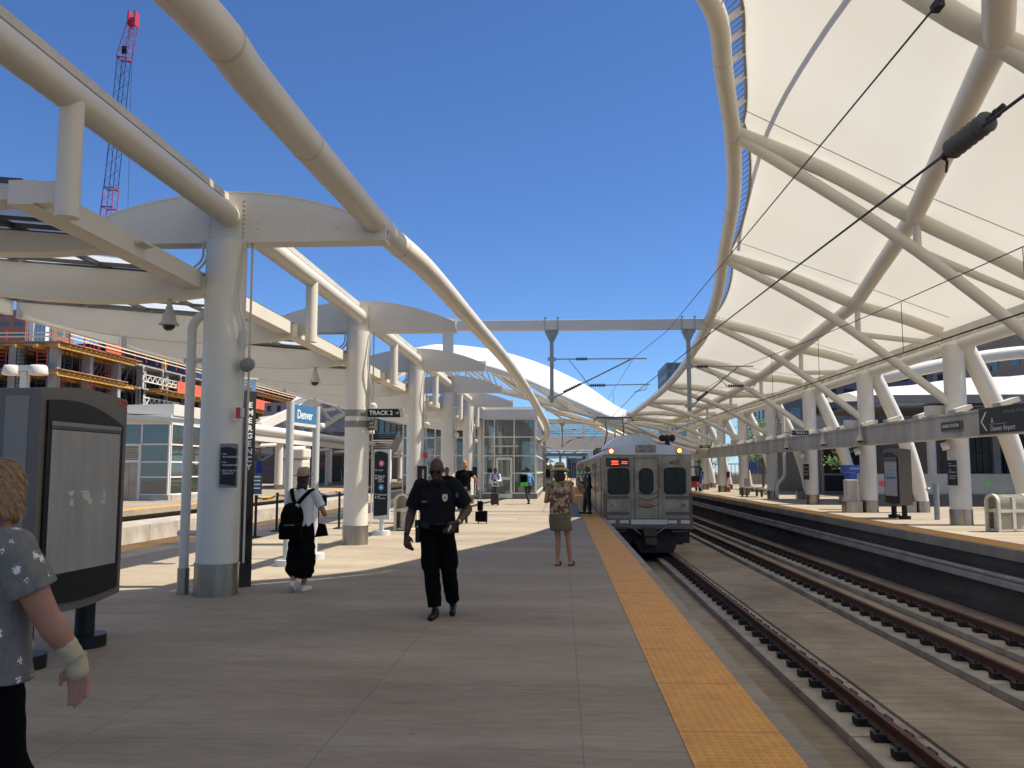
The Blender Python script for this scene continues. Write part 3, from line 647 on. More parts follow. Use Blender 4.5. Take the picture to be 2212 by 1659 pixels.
    for x0, x1 in ((325, 357), (1190, 1222)): panel('corner_trim', rc(x0, x1, 820, 1078), .031, .045, M_BROWN)
    for x0, x1 in ((357, 585), (950, 1190)):
        panel('brown_band', rc(x0, x1, 850, 884), .031, .045, M_BROWN); panel('brown_band', rc(x0, x1, 1012, 1045), .031, .045, M_BROWN)
        panel('lamp_panel', rc(x0 + 4, x1 - 4, 888, 1008), .031, .04, M_SS)
    for cxp, w_, c0, c1 in ((478, 205, 575, 828), (1050, 203, 572, 826)):
        f = panel('windscreen_frame', rrect(xx(cxp), zz((c0 + c1) / 2), (w_ + 22) * .00332, (c1 - c0 + 20) * .00332, .13), .031, .06, M_RUBBER)
        panel('glass', rrect(xx(cxp), zz((c0 + c1) / 2), w_ * .00332 - .03, (c1 - c0) * .00332 - .03, .11), .061, .066, M_GLZ, f)
        wp = MB(); wp.bar((xx(cxp - 5), yf - .085, zz(570)), (xx(cxp + 12), yf - .085, zz(690)), .02, .02); wp.box(xx(cxp - 30), xx(cxp + 10), yf - .1, yf - .06, zz(585), zz(566)); wp.build('wiper', M_BLACK, t)
    dr_ = panel('front_door', rc(640, 880, 468, 1075), .031, .05, M_SS)
    df = MB()
    for a in (rc(636, 646, 464, 1078), rc(874, 884, 464, 1078), rc(646, 874, 462, 472)): df.prism(a, yf - .065, yf - .031, 'Y')
    df.build('door_frame', M_SSD, t)
    f = panel('window_frame', rrect(xx(759), zz(700), 150 * .00332, 262 * .00332, .2), .051, .075, M_RUBBER, dr_)
    panel('window', rrect(xx(759), zz(700), 122 * .00332, 232 * .00332, .17), .076, .08, M_GLZ, dr_)
    hd = MB()
    for x0 in (632, 892): hd.tube([(xx(x0), yf - .09, zz(765)), (xx(x0), yf - .12, zz(740)), (xx(x0), yf - .12, zz(560)), (xx(x0), yf - .09, zz(530))], .012, 8)
    hd.build('handrail', M_SSD, t)
    for k, (z0, dp) in enumerate(((815, 26), (860, 36), (940, 30))):
        P = [(xx(672 + 205 * u), yf - .10, zz(z0 + dp * (1 - (2 * u - 1) ** 2) - 8 * u)) for u in np.linspace(0, 1, 12)]
        MB().tube(P, .010, 6).build('safety_chain', M_BLACK, t)
    ds = panel('destination_sign', rc(350, 587, 465, 556), .031, .05, mat('sign_black', (.02, .012, .01), .25))
    led = emit('led_red', (1.0, .10, .03), 1.6); m = MB()
    for a in ((405, 476, 494, 502), (412, 472, 508, 512), (405, 480, 524, 532)): m.prism(rc(*a), yf - .055, yf - .0505, 'Y')
    for k in range(6):
        for r_ in (500, 517): m.prism(rc(512 + k * 10, 519 + k * 10, r_, r_ + 8), yf - .055, yf - .0505, 'Y')
    m.build('display_text', led, ds)
    text_mb('4017', .17, facing((xx(1046), yf - .034, zz(515))), bold=.003).build('number', M_BLACK, t)
    pl = panel('emblem_plate', rrect(xx(765), zz(950), .33, .13, .05), .09, .10, mat('emblem_red', (.45, .05, .04), .4))
    text_mb('RTD', .11, facing((xx(765), yf - .103, zz(950))), bold=.002).build('emblem_text', mat('emblem_text_pale', (.35, .22, .18), .4), pl)
    for x0, x1, y0, y1 in ((350, 440, 1096, 1129), (485, 576, 1096, 1129), (597, 964, 1090, 1138), (972, 1060, 1096, 1129), (1102, 1192, 1096, 1129)):
        panel('buffer_plate', rc(x0, x1, y0, y1), .061, .10, mat('pale_bumper', (.62, .6, .56), .5))
    cp = MB(); cp.prism(rc(720, 842, 1165, 1250), yf - .45, yf + .4, 'Y'); cp.prism(rc(728, 845, 1262, 1330), yf - .60, yf + .2, 'Y'); cp.prism(rc(700, 862, 1180, 1200), yf - .1, yf + .3, 'Y'); cp.tube([(xx(785), yf - .3, zz(1240)), (xx(785), yf - .3, zz(1275))], .06, 10)
    cp.build('coupler', mat('coupler_steel', (.09, .07, .055), .6, .4, var=.3, scale=8), t, bevel=.01)
    pn = MB(); pn.prism(rc(400, 1205, 1186, 1335), yf + .35, yf + .9, 'Y'); pn.prism([(xx(620), zz(1300)), (xx(1080), zz(1300)), (xx(1025), zz(1428)), (xx(700), zz(1428))], yf + .1, yf + .3, 'Y')
    pn.build('pilot', M_UNDER, t)
    hs = MB()
    for x0, x1 in ((430, 540), (1012, 1155)): hs.tube([(xx(x0), yf - .08, zz(1160)), (xx(x0), yf - .08, zz(1208)), (xx(x1), yf - .08, zz(1208)), (xx(x1), yf - .08, zz(1160))], .011, 8)
    hs.tube([(xx(455), yf - .1, zz(1150)), (xx(600), yf - .1, zz(1165)), (xx(700), yf - .15, zz(1240))], .02, 8); hs.tube([(xx(850), yf - .15, zz(1230)), (xx(950), yf - .1, zz(1165)), (xx(1050), yf - .1, zz(1150))], .02, 8)
    hs.build('step_and_hoses', M_GREY, t)
    sg = MB()
    for x0, x1, y0 in ((322, 640, 440), (930, 1160, 440)): sg.prism(rc(x0, x1, y0, y0 + 5), yf - .036, yf - .031, 'Y')
    sg.prism(rc(600, 604, 470, 1075), yf - .036, yf - .031, 'Y'); sg.prism(rc(918, 922, 470, 1075), yf - .036, yf - .031, 'Y')
    sg.build('panel_seams', M_BROWN, t)
    hn = MB(); 
    for px, dy in ((972, .0), (1022, -.05), (1075, .0)): hn.ball((xx(px), yf + 1.2 + dy, zz(255) + .02), .125, 8, (1, .8, 1))
    hn.box(xx(1000), xx(1045), yf + 1.1, yf + 1.3, 2.42, zz(262)); hn.tube([(xx(920), yf + 1.2, 2.52), (xx(1060), yf + 1.2, 2.50)], .02, 8)
    hn.build('horn', M_UNDER, t)
    mir = MB(); mir.tube([(cx - 1.5, yf + 1.6, 1.7), (cx - 1.75, yf + 1.6, 1.72)], .015, 8); mir.prism(rrect(cx - 1.72, 1.72, .16, .22, .04, 3), yf + 1.57, yf + 1.63, 'Y'); mir.build('mirror', M_GREY, t)
    # pantograph
    pg = MB(); py = Y0 + 17.5
    for sx in (-.55, .55):
        pg.tube([(cx + sx, py + 1.5, 2.8), (cx + sx * .8, py - .6, 3.55), (cx + sx * .9, py + .8, 4.4)], .035, 8)
    for yy in (-.15, .15): pg.tube([(cx - 1.1, py + .8 + yy, 4.30), (cx - .95, py + .8 + yy, 4.48), (cx + .95, py + .8 + yy, 4.48), (cx + 1.1, py + .8 + yy, 4.30)], .032, 8)
    pg.tube([(cx - .55, py + .8, 4.4), (cx + .55, py + .8, 4.4)], .03, 8); pg.box(cx - .7, cx + .7, py + .6, py + 1.7, 2.76, 2.9)
    pg.build('pantograph', M_UNDER, t)
    for sx in (-.5, .5):
        i_ = MB(); insulator(i_, (cx + sx, py + 1.5, 2.46), (cx + sx, py + 1.5, 2.8), 4, .09); i_.build('insulator', M_INS, t)
    return t
train_car(30.0, 26.0, True, 'silver commuter train car numbered 4017 with glowing amber marker lights, front towards the camera')
train_car(56.2, 26.0, False, 'second silver train car coupled behind the one numbered 4017')

# ---------------------------------------------------------------- glazed pavilion on the island platform
M_MULL = mat('white_mullion', (.72, .70, .64), .45)
def glazed_wall(par, x0, x1, y, zs, xs, gl, mull=.05, face=-1):
    """wall in plane Y=y; zs horizontal mullion heights, xs vertical mullion positions"""
    m = MB()
    for z in zs: m.box(x0, x1, y - .05, y + .05, z - mull / 2, z + mull / 2)
    zr = sorted(zs)
    for x in xs:
        for a, b in zip(zr[:-1], zr[1:]): m.box(x - mull / 2, x + mull / 2, y - .048, y + .048, a + mull / 2, b - mull / 2)
    for i, (a, b) in enumerate(zip(sorted(xs)[:-1], sorted(xs)[1:])):
        for c, d in zip(zr[:-1], zr[1:]): MB().box(a + mull / 2 + .001, b - mull / 2 - .001, y - .01, y + .01, c + mull / 2 + .001, d - mull / 2 - .001).build('glass_pane', gl, par)
    return m
def glazed_side(par, x, y0, y1, zs, ys, gl, mull=.05):
    m = MB()
    for z in zs: m.box(x - .05, x + .05, y0, y1, z - mull / 2, z + mull / 2)
    zr = sorted(zs)
    for yy in ys:
        for a, b in zip(zr[:-1], zr[1:]): m.box(x - .048, x + .048, yy - mull / 2, yy + mull / 2, a + mull / 2, b - mull / 2)
    for a, b in zip(sorted(ys)[:-1], sorted(ys)[1:]):
        for c, d in zip(zr[:-1], zr[1:]): MB().box(x - .01, x + .01, a + mull / 2 + .001, b - mull / 2 - .001, c + mull / 2 + .001, d - mull / 2 - .001).build('glass_pane', gl, par)
    return m
pv = thing('glass_pavilion', 'tall glass pavilion with a white door at the far end of the main platform', 'building', (-2.9, 48.5, 0))
PX0, PX1, PYf = -4.35, -1.42, 48.4
zs = [.32, 1.42, 2.38, 3.42, 4.42]
m = glazed_wall(pv, PX0, PX1, PYf, zs, [PX0 + .03, -3.72, -2.62, PX1 - .03], M_GLASS, .06)
m.merge(glazed_side(pv, PX1, PYf + .06, 76, zs, [PYf + .1, 51.5, 55, 59, 63, 67, 71, 75.9], M_GLASS, .07)); m.build('window_frame', M_MULL, pv)
MB().box(PX0, PX1 - .051, PYf - .06, PYf + .06, 0, .29).build('plinth', mat('pavilion_plinth', (.16, .16, .14), .7), pv)
MB().box(PX1 - .05, PX1 + .06, PYf + .06, 76, 0, .28).build('plinth', MT['pavilion_plinth'], pv)
MB().box(PX0 - .3, PX1 + .12, PYf - .12, 76, 4.46, 4.95).build('fascia', M_WHITE, pv)
MB().box(PX0 - .4, PX1 + .02, PYf + .1, 76, 4.96, 5.1).build('roof', M_WHITE, pv)
dn = MB().box(-3.62, -2.72, PYf - .09, PYf - .062, .05, 2.28).build('door', M_MULL, pv)
MB().box(-3.50, -2.84, PYf - .10, PYf - .0905, .28, 1.05).build('door_glass', M_GLASS, dn); MB().box(-3.50, -2.84, PYf - .10, PYf - .0905, 1.2, 2.15).build('door_glass', M_GLASS, dn)
MB().box(-2.82, -2.79, PYf - .15, PYf - .101, 1.0, 1.12).build('handle', M_STEEL, dn)
MB().box(-3.9, -2.4, PYf - .55, PYf - .08, 2.86, 2.93).build('door_hood', M_MULL, pv)
sg = MB().box(-4.1, -3.86, PYf - .09, PYf - .06, 1.44, 1.68).build('notice', M_BLACK, pv)
# inside: pale shaft and floor
ins = MB(); ins.box(-3.6, -2.2, 53, 60, 0, 4.4); ins.build('lift_shaft', mat('shaft_grey', (.30, .31, .29), .6, var=.3, scale=.6), pv)
for xq in (-3.75, -2.55, -1.9): MB().cyl((xq, 50.4), .09, 0, 4.4, 16).build('interior_column', M_WHITE, pv)
MB().box(-4.3, -1.5, 49.2, 49.5, 2.9, 3.0).build('interior_rail', M_MULL, pv)
# second pavilion front (lift with louvres) behind the canopy columns
pl = thing('lift_building', 'glass lift building with grey louvres behind the canopy columns', 'building', (-6.8, 50.2, 0))
zs2 = [.1, 1.3, 2.42, 3.45, 4.55]
m = glazed_wall(pl, -9.2, -4.8, 50.2, zs2, [-9.17, -8.1, -7.3, -6.1, -4.83], M_GLASSD, .08)
m.build('window_frame', M_MULL, pl)
MB().box(-9.2, -4.8, 50.26, 58, 4.6, 5.2).build('roof', M_WHITE, pl)
MB().box(-9.15, -4.85, 57.7, 58, 0, 4.59).build('rear_wall', mat('shaft_dark', (.08, .085, .08), .7), pl)
lv = MB()
for k in range(9): lv.cbox((-6.7, 50.1, 2.55 + k * .11), 1.15, .12, .03, M=Matrix.Rotation(R(-30), 3, 'X'))
lv.build('louvre', M_WHITE2, pl)
MB().box(-7.2, -6.2, 50.08, 50.14, 0, 2.3).build('lift_door', M_STEEL, pl)
# ---------------------------------------------------------------- pavilion on the left platform
M_GLASSG = glass('green_glass', (.30, .38, .32), .10, .55)
p3 = thing('glass_pavilion', 'glass pavilion with bronze lift doors under a white eave, across the left-hand track', 'building', (-22.6, 45.3, 0))
X1 = -20.75; Yf = 45.2; zs = [.30, 1.22, 2.02, 2.95, 4.05]
m = glazed_wall(p3, -27.0, X1, Yf, zs, [-26.97, -24.6, -23.62, -22.28, X1 - .04], M_GLASSG, .07)
m.merge(glazed_side(p3, X1, Yf + .06, 52.4, zs, [Yf + .1, 47.0, 49.0, 50.6, 52.3], M_GLASSG, .08)); m.build('window_frame', M_MULL, p3)
MB().box(-27, X1 + .03, Yf - .06, Yf + .3, 0, .26).build('plinth', M_CONCS, p3)
MB().box(X1 - .3, X1 + .06, Yf + .31, 52.4, 0, .26).build('plinth', M_CONCS, p3)
MB().box(-27, X1 + .05, Yf - .05, 52.4, 4.09, 4.52).build('fascia', M_WHITE, p3)
ev_ = MB(); ev_.prism([(-27.5, 4.62), (-18.6, 3.96), (-18.6, 4.16), (-27.5, 4.9)], Yf - .9, Yf - .1, 'Y'); ev_.prism([(-24.4, 4.66), (X1 + .1, 4.5), (X1 + .1, 5.12), (-24.4, 5.05)], Yf + .1, 52, 'Y')
ev_.build('roof', M_WHITE, p3)
lf = MB().box(-23.52, -22.38, Yf - .09, Yf - .06, 0, 2.0)
d = lf.build('lift_door', mat('bronze_steel', (.34, .27, .20), .3, .9, var=.3, scale=1.5), p3); MB().box(-22.87, -22.86, Yf - .097, Yf - .0905, 0, 2.0).build('door_gap', M_BLACK, d)
fr = MB(); fr.box(-23.62, -23.52, Yf - .12, Yf - .07, 0, 2.95); fr.box(-22.38, -22.28, Yf - .12, Yf - .07, 0, 2.95); fr.box(-23.52, -22.38, Yf - .12, Yf - .07, 2.0, 2.12); fr.build('door_frame', M_MULL, p3)
lv = MB(); 
for k in range(9): lv.cbox((-22.95, Yf - .1, 2.2 + k * .085), 1.12, .12, .025, M=Matrix.Rotation(R(-30), 3, 'X'))
lv.build('louvre', M_WHITE2, p3)
MB().box(-24.2, -23.9, Yf - .09, Yf - .06, 1.3, 1.7).build('notice', M_BLACK, p3)
q = MB(); q.tube([(-23.95, Yf - .3, 4.1), (-23.95, Yf - .3, 3.45)], .03, 8); q.lathe((-23.95, Yf - .3, 3.28), [(.02, 0), (.13, .02), (.15, .07), (.08, .17), (.03, .2)], 12); q.build('pendant_camera', M_WHITE, p3)
ins = MB(); ins.box(-26.5, -24.7, 47, 51, 0.02, 4.0); ins.box(-22.1, -21.5, 47.4, 48.6, 0, 4.0); ins.build('interior_core', MT['shaft_dark'], p3)
MB().box(-27, X1, 52.41, 52.6, 0, 4.5).build('rear_wall', MT['shaft_grey'], p3)
# ---------------------------------------------------------------- canopy of the left platform
c3 = thing('platform_canopy', 'far white canopy with a long rounded beam on round columns along the left-hand platform', 'canopy', (-23, 70, 0))
Ys = [62.4 + 7.62 * k for k in range(9)]
MB().tube([(-22.6, 53, 4.62), (-22.6, 125, 4.62)], .36, 16).build('beam', M_WHITE, c3)
MB().box(-23.3, -22.5, 53, 125, 3.75, 4.3).build('beam', M_WHITE, c3)
for y in Ys:
    MB().cyl((-23, y), .33, .4, 4.2, 20).build('column', M_WHITE, c3)
    MB().cyl((-23, y), .345, 0, .4, 20).build('collar', M_STEEL, c3)
    a = MB(); a.tube([(-23, y + 2, 3.4), (-21.9, y + 3.4, 3.5)], .14, 10); a.build('bracket', M_WHITE, c3)
MB().prism([(-32, 5.0), (-22.9, 4.4), (-22.9, 4.5), (-32, 5.15)], 56, 125, 'Y').build('roof', M_WHITE, c3)
# tilted lattice roof of the next hall (left background)
lr = thing('lattice_roof', 'tilted white lattice roof with slanting struts beyond the blue station sign', 'canopy', (-30, 95, 6))
A, B = at(560, 922, 84), at(702, 858, 100); C_, D_ = at(600, 1010, 84), at(745, 905, 104)
MB().bar(A, B, .5, .9).build('edge_beam', M_WHITE, lr); MB().bar(at(742, 893, 104), at(560, 1003, 90), .45, .5).build('lower_beam', M_WHITE2, lr)
for k in range(7):
    u = k / 6; p = A.lerp(B, u); q = at(742, 893, 104).lerp(at(560, 1003, 90), 1 - u); MB().bar(p, q, .3, .3).build('strut', M_WHITE2, lr)
for k in range(9):
    u = k / 8; p = at(740, 915, 108).lerp(at(570, 1015, 92), u); MB().bar(p + Vector((-2.4, 0, 1.4)), p + Vector((3.2, 0, -1)), .22, .22).build('strut', M_GREY, lr)
MB().bar(at(560, 905, 98), at(745, 880, 110), .3, .4).build('upper_beam', M_WHITE, lr)
# ---------------------------------------------------------------- far train hall shell (left)
fh = thing('train_hall_shell', 'bright white fabric shell of the far train hall, sweeping down behind the train', 'canopy', (0, 75, 0))
lo = smooth_path([(4.6, 62, 5.45), (3.81, 64, 5.55), (1.33, 66, 6.8), (-2.88, 70, 9.05), (-6.34, 73, 10.5), (-10.7, 76, 11.39), (-14, 78, 11.25), (-19, 80, 10.3), (-26, 82, 8)], 5)
hi = smooth_path([(5.2, 70, 6.0), (4.48, 75, 7.0), (2.17, 85, 9.65), (-1.82, 95, 12.7), (-7.49, 100, 14.9), (-13.28, 102, 15.9), (-16.1, 103, 15.9), (-21, 104, 14.9), (-28, 105, 12)], 5)
rw = []
for a, b in zip(lo, hi):
    r_ = []
    for k in range(9):
        u = k / 8; p = a.lerp(b, u); p = p + Vector((0, 0, .9 * math.sin(math.pi * u) * min(1, (b - a).length / 20))); r_.append(p)
    r_.append(b + Vector((0, 12, -.5))); rw.append(r_)
MB().grid(rw).build('membrane', M_MEMB, fh)
MB().tube([p + Vector((0, -.4, -.3)) for p in lo], .26, 16).build('edge_tube', M_WHITE, fh)
MB().tube([p + Vector((0, .5, -.15)) for p in lo], .06, 8).build('edge_cable', M_GREY, fh)
# trusses below the shell
for k, (sh, dz) in enumerate(((0, 0), (6, .6), (12, 1.2))):
    arc = smooth_path([(11, 66 + sh, 3.0), (6, 68 + sh, 4.6), (2, 70 + sh, 6.0 + dz), (-2.9, 73 + sh, 7.6 + dz), (-7.5, 76 + sh, 8.8 + dz), (-12, 78 + sh, 8.9 + dz), (-17, 80 + sh, 8.2 + dz)], 4)
    MB().tube(arc, .16, 12).build('arch_rib', M_WHITE, fh)
    for j in range(3, len(arc) - 2, 3):
        up = lo[min(len(lo) - 1, j + 9)] + Vector((0, sh + 1, dz + .2)); MB().tube([arc[j], up], .10, 8).build('arch_strut', M_WHITE, fh)
        if j + 3 < len(arc): MB().tube([arc[j + 3], up], .07, 8).build('arch_strut', M_WHITE, fh)
for k in range(5):
    MB().tube([at(1130 + k * 22, 850 + k * 14, 74), at(1215 + k * 36, 905 + k * 6, 86)], .10, 8).build('brace', M_WHITE, fh)
MB().tube(smooth_path([at(1080, 812, 76), at(1180, 866, 84), at(1290, 925, 95), at(1400, 960, 108)], 5), .2, 12).build('arch_rib', M_WHITE, fh)
MB().tube(smooth_path([at(1182, 885, 80), at(1260, 905, 90), at(1330, 945, 100), at(1390, 985, 108)], 5), .16, 12).build('arch_rib', M_WHITE, fh)
# ---------------------------------------------------------------- pedestrian bridge, stairs
br = thing('pedestrian_bridge', 'enclosed glazed pedestrian bridge crossing above the tracks beyond the train', 'bridge', (-5, 118, 3))
BY = 118; zb0, zb1, zb2 = 4.3, 6.1, 8.0
MB().box(-26, 20, BY, BY + 4, zb0, zb1).build('parapet', M_WHITE, br); MB().box(-26, 20, BY - .05, BY + 4, zb2, zb2 + .35).build('roof', M_WHITE, br)
mm = MB()
for x in np.arange(-26, 20.1, 2.9): mm.box(x - .18, x + .18, BY, BY + .2, zb1 + .001, zb2 - .001)
mm.build('mullion', M_MULL, br)
for x in np.arange(-26, 20, 2.9): MB().box(x + .2, x + 2.7, BY + .05, BY + .08, zb1, zb2).build('glass_pane', glass('bridge_glass', (.75, .86, .9), .1, .8), br)
hrm = MB(); hrm.box(-26, 20, BY + .3, BY + .36, zb1 + .35, zb1 + .42); hrm.box(-26, 20, BY + .3, BY + .36, zb1 + .65, zb1 + .7); hrm.build('handrail', M_GREY, br)
for x in (-24, -3.4, 10.5): MB().box(x - .4, x + .4, BY + 1.5, BY + 2.5, TZ, zb0).build('pier', M_WHITE, br)
stp = thing('bridge_stairs', 'dark open staircase with glass balustrades climbing from the left-hand platform to the bridge', 'staircase', (-21, 100, 0))
for k in range(26): MB().box(-23.2, -19.8, 92 + k * .62, 92 + k * .62 + .68, .2 + k * .24, .2 + k * .24 + .10).build('tread', M_DGREY, stp)
for x in (-23.4, -19.6):
    s_ = MB(); s_.prism([(92, 0), (92.6, 0), (108.5, 6.1), (108.5, 6.7), (92, .5)], x - .06, x + .06, 'X'); s_.build('stringer', M_GREY, stp)
    s_ = MB(); s_.prism([(92, .6), (108.5, 6.8), (108.5, 7.8), (92, 1.6)], x - .02, x + .02, 'X'); s_.build('balustrade', M_GLASSD, stp)
for k in range(7):
    fx = MB(); xx_ = -24.2 + k * .75; fx.box(xx_ - .05, xx_ + .05, 107, 107.1, 6.2, 9.2); fx.build('screen_post', M_DGREY, stp)
MB().box(-24.5, -19.2, 107.2, 107.3, 5.4, 8.6).build('screen', M_GLASSD, stp)
# far yard: catenary bridges
M_FARG = mat('far_galvanised', (.16, .18, .20), .7)
for k, Y in enumerate((132, 150, 172, 200, 235, 275)):
    t = thing('catenary_gantry', ('nearest', 'second nearest', 'third', 'fourth', 'fifth', 'farthest')[k] + ' grey steel gantry of the distant yard seen under the bridge', 'gantry', (0, Y, 0), 'steel gantries over the distant yard')
    m = MB(); z = 4.0 + k * .25
    for zz_ in (z, z + 1.0): m.box(-30, 30, Y - .1, Y + .1, zz_ - .1, zz_ + .1)
    m.build('beam', M_FARG, t); m = MB()
    for x in range(-30, 30, 2): m.bar((x, Y, z), (x + 1, Y, z + 1), .08); m.bar((x + 1, Y, z + 1), (x + 2, Y, z), .08)
    m.build('lattice', M_FARG, t)
    for x in (-22, -13.5, -6.2, -.2, 5.2, 12): MB().box(x - .16, x + .16, Y - .16, Y + .16, TZ, z).build('post', M_FARG, t)
    m = MB()
    for x in (-16, -9, -3.5, 2.9, 7.1): m.tube([(x, Y, z - .3), (x + 1.5, Y - 1, z - 1.3)], .05, 6); m.tube([(x, Y, z - 1.5), (x + 1.6, Y, z - 1.1)], .05, 6)
    m.build('cantilever_arm', M_FARG, t)
hz = MB()
rn = random.Random(5)
for k, (x0, wd, h, lb) in enumerate(((-34, 20, 5.5, 'leftmost low dark building beyond the yard gantries'), (-10, 9, 3.4, 'low building straight beyond the tracks'), (2, 16, 6.2, 'dark box-shaped building behind the green signal'), (24, 26, 4.5, 'long low pale building beyond the right-hand platform'))):
    solo(MB().box(x0, x0 + wd, 330 + k * 9, 345 + k * 9, -1.6, h), 'warehouse', mat('far_building_%d' % k, ((.10, .10, .11), (.16, .15, .14), (.05, .055, .07), (.22, .2, .18))[k], .8), lb, 'building')
for k in range(26):
    x = -22 + rn.random() * 40; y = 140 + rn.random() * 160; h = 3 + rn.random() * 3.5
    solo(MB().box(x - .1, x + .1, y, y + .2, -1.6, h), 'mast', M_FARG, 'thin grey mast standing in the distant yard', 'mast', 'thin masts of the distant yard')
# ---------------------------------------------------------------- construction building (left background)
M_RAWC = mat('raw_concrete', (.36, .35, .33), .9, var=.3, scale=.5)
M_FORM = mat('yellow_formwork_beam', (.62, .33, .07), .7, var=.2, scale=2)
M_PLY = mat('brown_plywood', (.40, .21, .08), .8, var=.4, scale=.6)
M_TIMB = mat('pale_timber_rail', (.68, .55, .36), .8)
M_SCR = mat('red_scaffold', (.5, .05, .05), .6)
M_TARP = mat('red_tarp', (.80, .13, .06), .7, var=.25, scale=.6)
M_DARKIN = mat('interior_shade_brown', (.09, .065, .05), .9, var=.6, scale=.4)  # brown with the shade between the floors put into the colour
cb = thing('construction_building', 'half built concrete block with yellow formwork and red scaffolding behind the left canopy', 'building', (-78, 130, 0))
BX, BY0, BY1 = -78.0, 130.0, 262.0
lev = [21.2, 16.9, 12.6, 8.3, 4.0]
for i, z in enumerate(lev):
    MB().box(-118, BX, BY0, BY1, z - .3, z).build('floor_slab', M_RAWC, cb)
    if i in (0, 1, 2, 3):
        # plank edge and joists
        m = MB(); m.box(-120, BX + 1.6, BY0 - 1.6, BY0 + 24 - i * 5, z + .01, z + .16); m.build('plank_deck', M_PLY, cb)
        m = MB()
        for x in np.arange(-118, BX + 1.2, 3.4): m.box(x, x + .3, BY0 - 2.0, BY0 + 8, z - .78, z - .32)
        for y in np.arange(BY0, BY0 + 24, 1.5): m.box(BX - 4, BX + 1.9, y, y + .16, z - .50, z - .32)
        m.box(BX - 3, BX - 2.7, BY0 - 1.9, BY0 + 26, z - .9, z - .5); m.box(BX + .9, BX + 1.15, BY0 - 1.9, BY0 + 22, z - .9, z - .52)
        m.build('formwork_joists', M_FORM, cb)
    y0 = BY0 + (30 if i == 1 else 60)
    m = MB(); m.box(BX + .01, BX + 2.2, y0, BY1, z - .12, z + .06)
    m.build('plank_deck', M_PLY, cb)
    m = MB()
    for y in np.arange(y0, BY1, 2.6): m.box(BX - 4, BX + 2.4, y, y + .2, z - .62, z - .32)
    m.box(BX + 1.4, BX + 1.7, y0, BY1, z - .95, z - .62); m.build('formwork_joists', M_FORM, cb)
    # guard rails
    if i < 3:
        m = MB(); zz = z + .3
        for h in (.55, 1.15): m.box(BX + 1.7, BX + 1.82, BY0 + (0 if i < 1 else 34), BY1, zz + h - .1, zz + h + .1)
        if i == 0:
            for h in (.55, 1.15): m.box(-120, BX + 1.7, BY0 - 1.7, BY0 - 1.6, zz + h - .1, zz + h + .1)
        m.build('guard_rail', M_TIMB, cb)
        m = MB()
        for y in np.arange(BY0 + (0 if i < 1 else 60), BY1, 4.2): m.box(BX + 1.55, BX + 1.69, y, y + .14, z, z + 1.9)
        if i == 0:
            for x in np.arange(-118, BX, 3.6): m.box(x, x + .14, BY0 - 1.6, BY0 - 1.5, z, z + 1.9)
        m.build('guard_post', M_SCR, cb)
for y in list(np.arange(BY0 + .6, BY1, 9.4)):
    MB().box(BX - 1.9, BX - .5, y, y + 1.1, -1, 20.9).build('pillar', M_RAWC, cb)
for x in (-86.4, -95, -104, -112): MB().box(x, x + 1.8, BY0 + .6, BY0 + 1.8, -1, 20.9).build('pillar', M_RAWC, cb)
MB().box(-108, BX - 14, BY0 + 14, BY1 - 4, 0, 20.8).build('interior_shade_block', M_DARKIN, cb)  # added dark box: stops the see-through, stands in for the shaded interior
rn = random.Random(11)
def frame_tower(m, x, y, z0, z1, w=1.3, along='y'):
    for s in (0, w): 
        p = (x, y + s) if along == 'y' else (x + s, y); m.box(p[0] - .05, p[0] + .05, p[1] - .05, p[1] + .05, z0, z1)
    z = z0 + .5
    while z < z1: 
        if along == 'y': m.box(x - .04, x + .04, y, y + w, z, z + .09)
        else: m.box(x, x + w, y - .04, y + .04, z, z + .09)
        z += .62
for i, z in enumerate(lev[1:], 1):
    for y in np.arange(BY0 + 4, BY1, 6.2):
        if rn.random() < .72:
            m = MB(); frame_tower(m, BX - .2 - rn.random() * 2, y, z, z + 3.9); m.build('scaffold_frame', M_SCR if rn.random() < .65 else M_WIRE, cb)
    for x in np.arange(-108, -80, 3.3):
        if rn.random() < .8:
            m = MB(); frame_tower(m, x, BY0 + .3, z, z + 3.9, 1.6, 'x'); m.build('scaffold_frame', M_SCR if rn.random() < .6 else M_WIRE, cb)
    m = MB()
    for y in np.arange(BY0 + 2, BY1, 2.3): m.box(BX - 3, BX - 2.9, y, y + .09, z, z + 3.9)
    for k in range(26): y = BY0 + 3 + rn.random() * 100; m.bar((BX - 2.2, y, z + .1), (BX - 2.2, y + 3, z + 3.6), .07)
    m.build('shores', M_GALV, cb)['kind'] = 'stuff'
# white truss hoist frames in the bay near the corner
for z in (lev[1], lev[2]):
    m = MB()
    for y in (BY0 + 27, BY0 + 35, BY0 + 43): m.box(BX + .1, BX + .3, y, y + .35, z - 4.3, z + 4.0)
    for zz in (z + 1.2, z + 2.5): m.box(BX + .1, BX + .3, BY0 + 27, BY0 + 43, zz - .12, zz + .12)
    for k in range(8): y = BY0 + 27 + k * 2; m.bar((BX + .2, y, z + 1.2), (BX + .2, y + 1, z + 2.5), .14); m.bar((BX + .2, y + 1, z + 2.5), (BX + .2, y + 2, z + 1.2), .14)
    m.build('white_truss', M_WHITE, cb)
MB().box(BX + 1.84, BX + 2.0, BY0 + 38, BY1, lev[1] + .1, lev[1] + 2.3).build('red_tarpaulin', M_TARP, cb)
MB().box(BX + 1.5, BX + 1.7, BY0 + 11, BY0 + 16, lev[0] + .2, lev[0] + 2.6).build('red_tarpaulin', M_TARP, cb)
for y in (166, 212): MB().box(BX - .5, BX + .2, y, y + .6, lev[0], lev[0] + 1.75).build('site_post', M_FORM, cb)
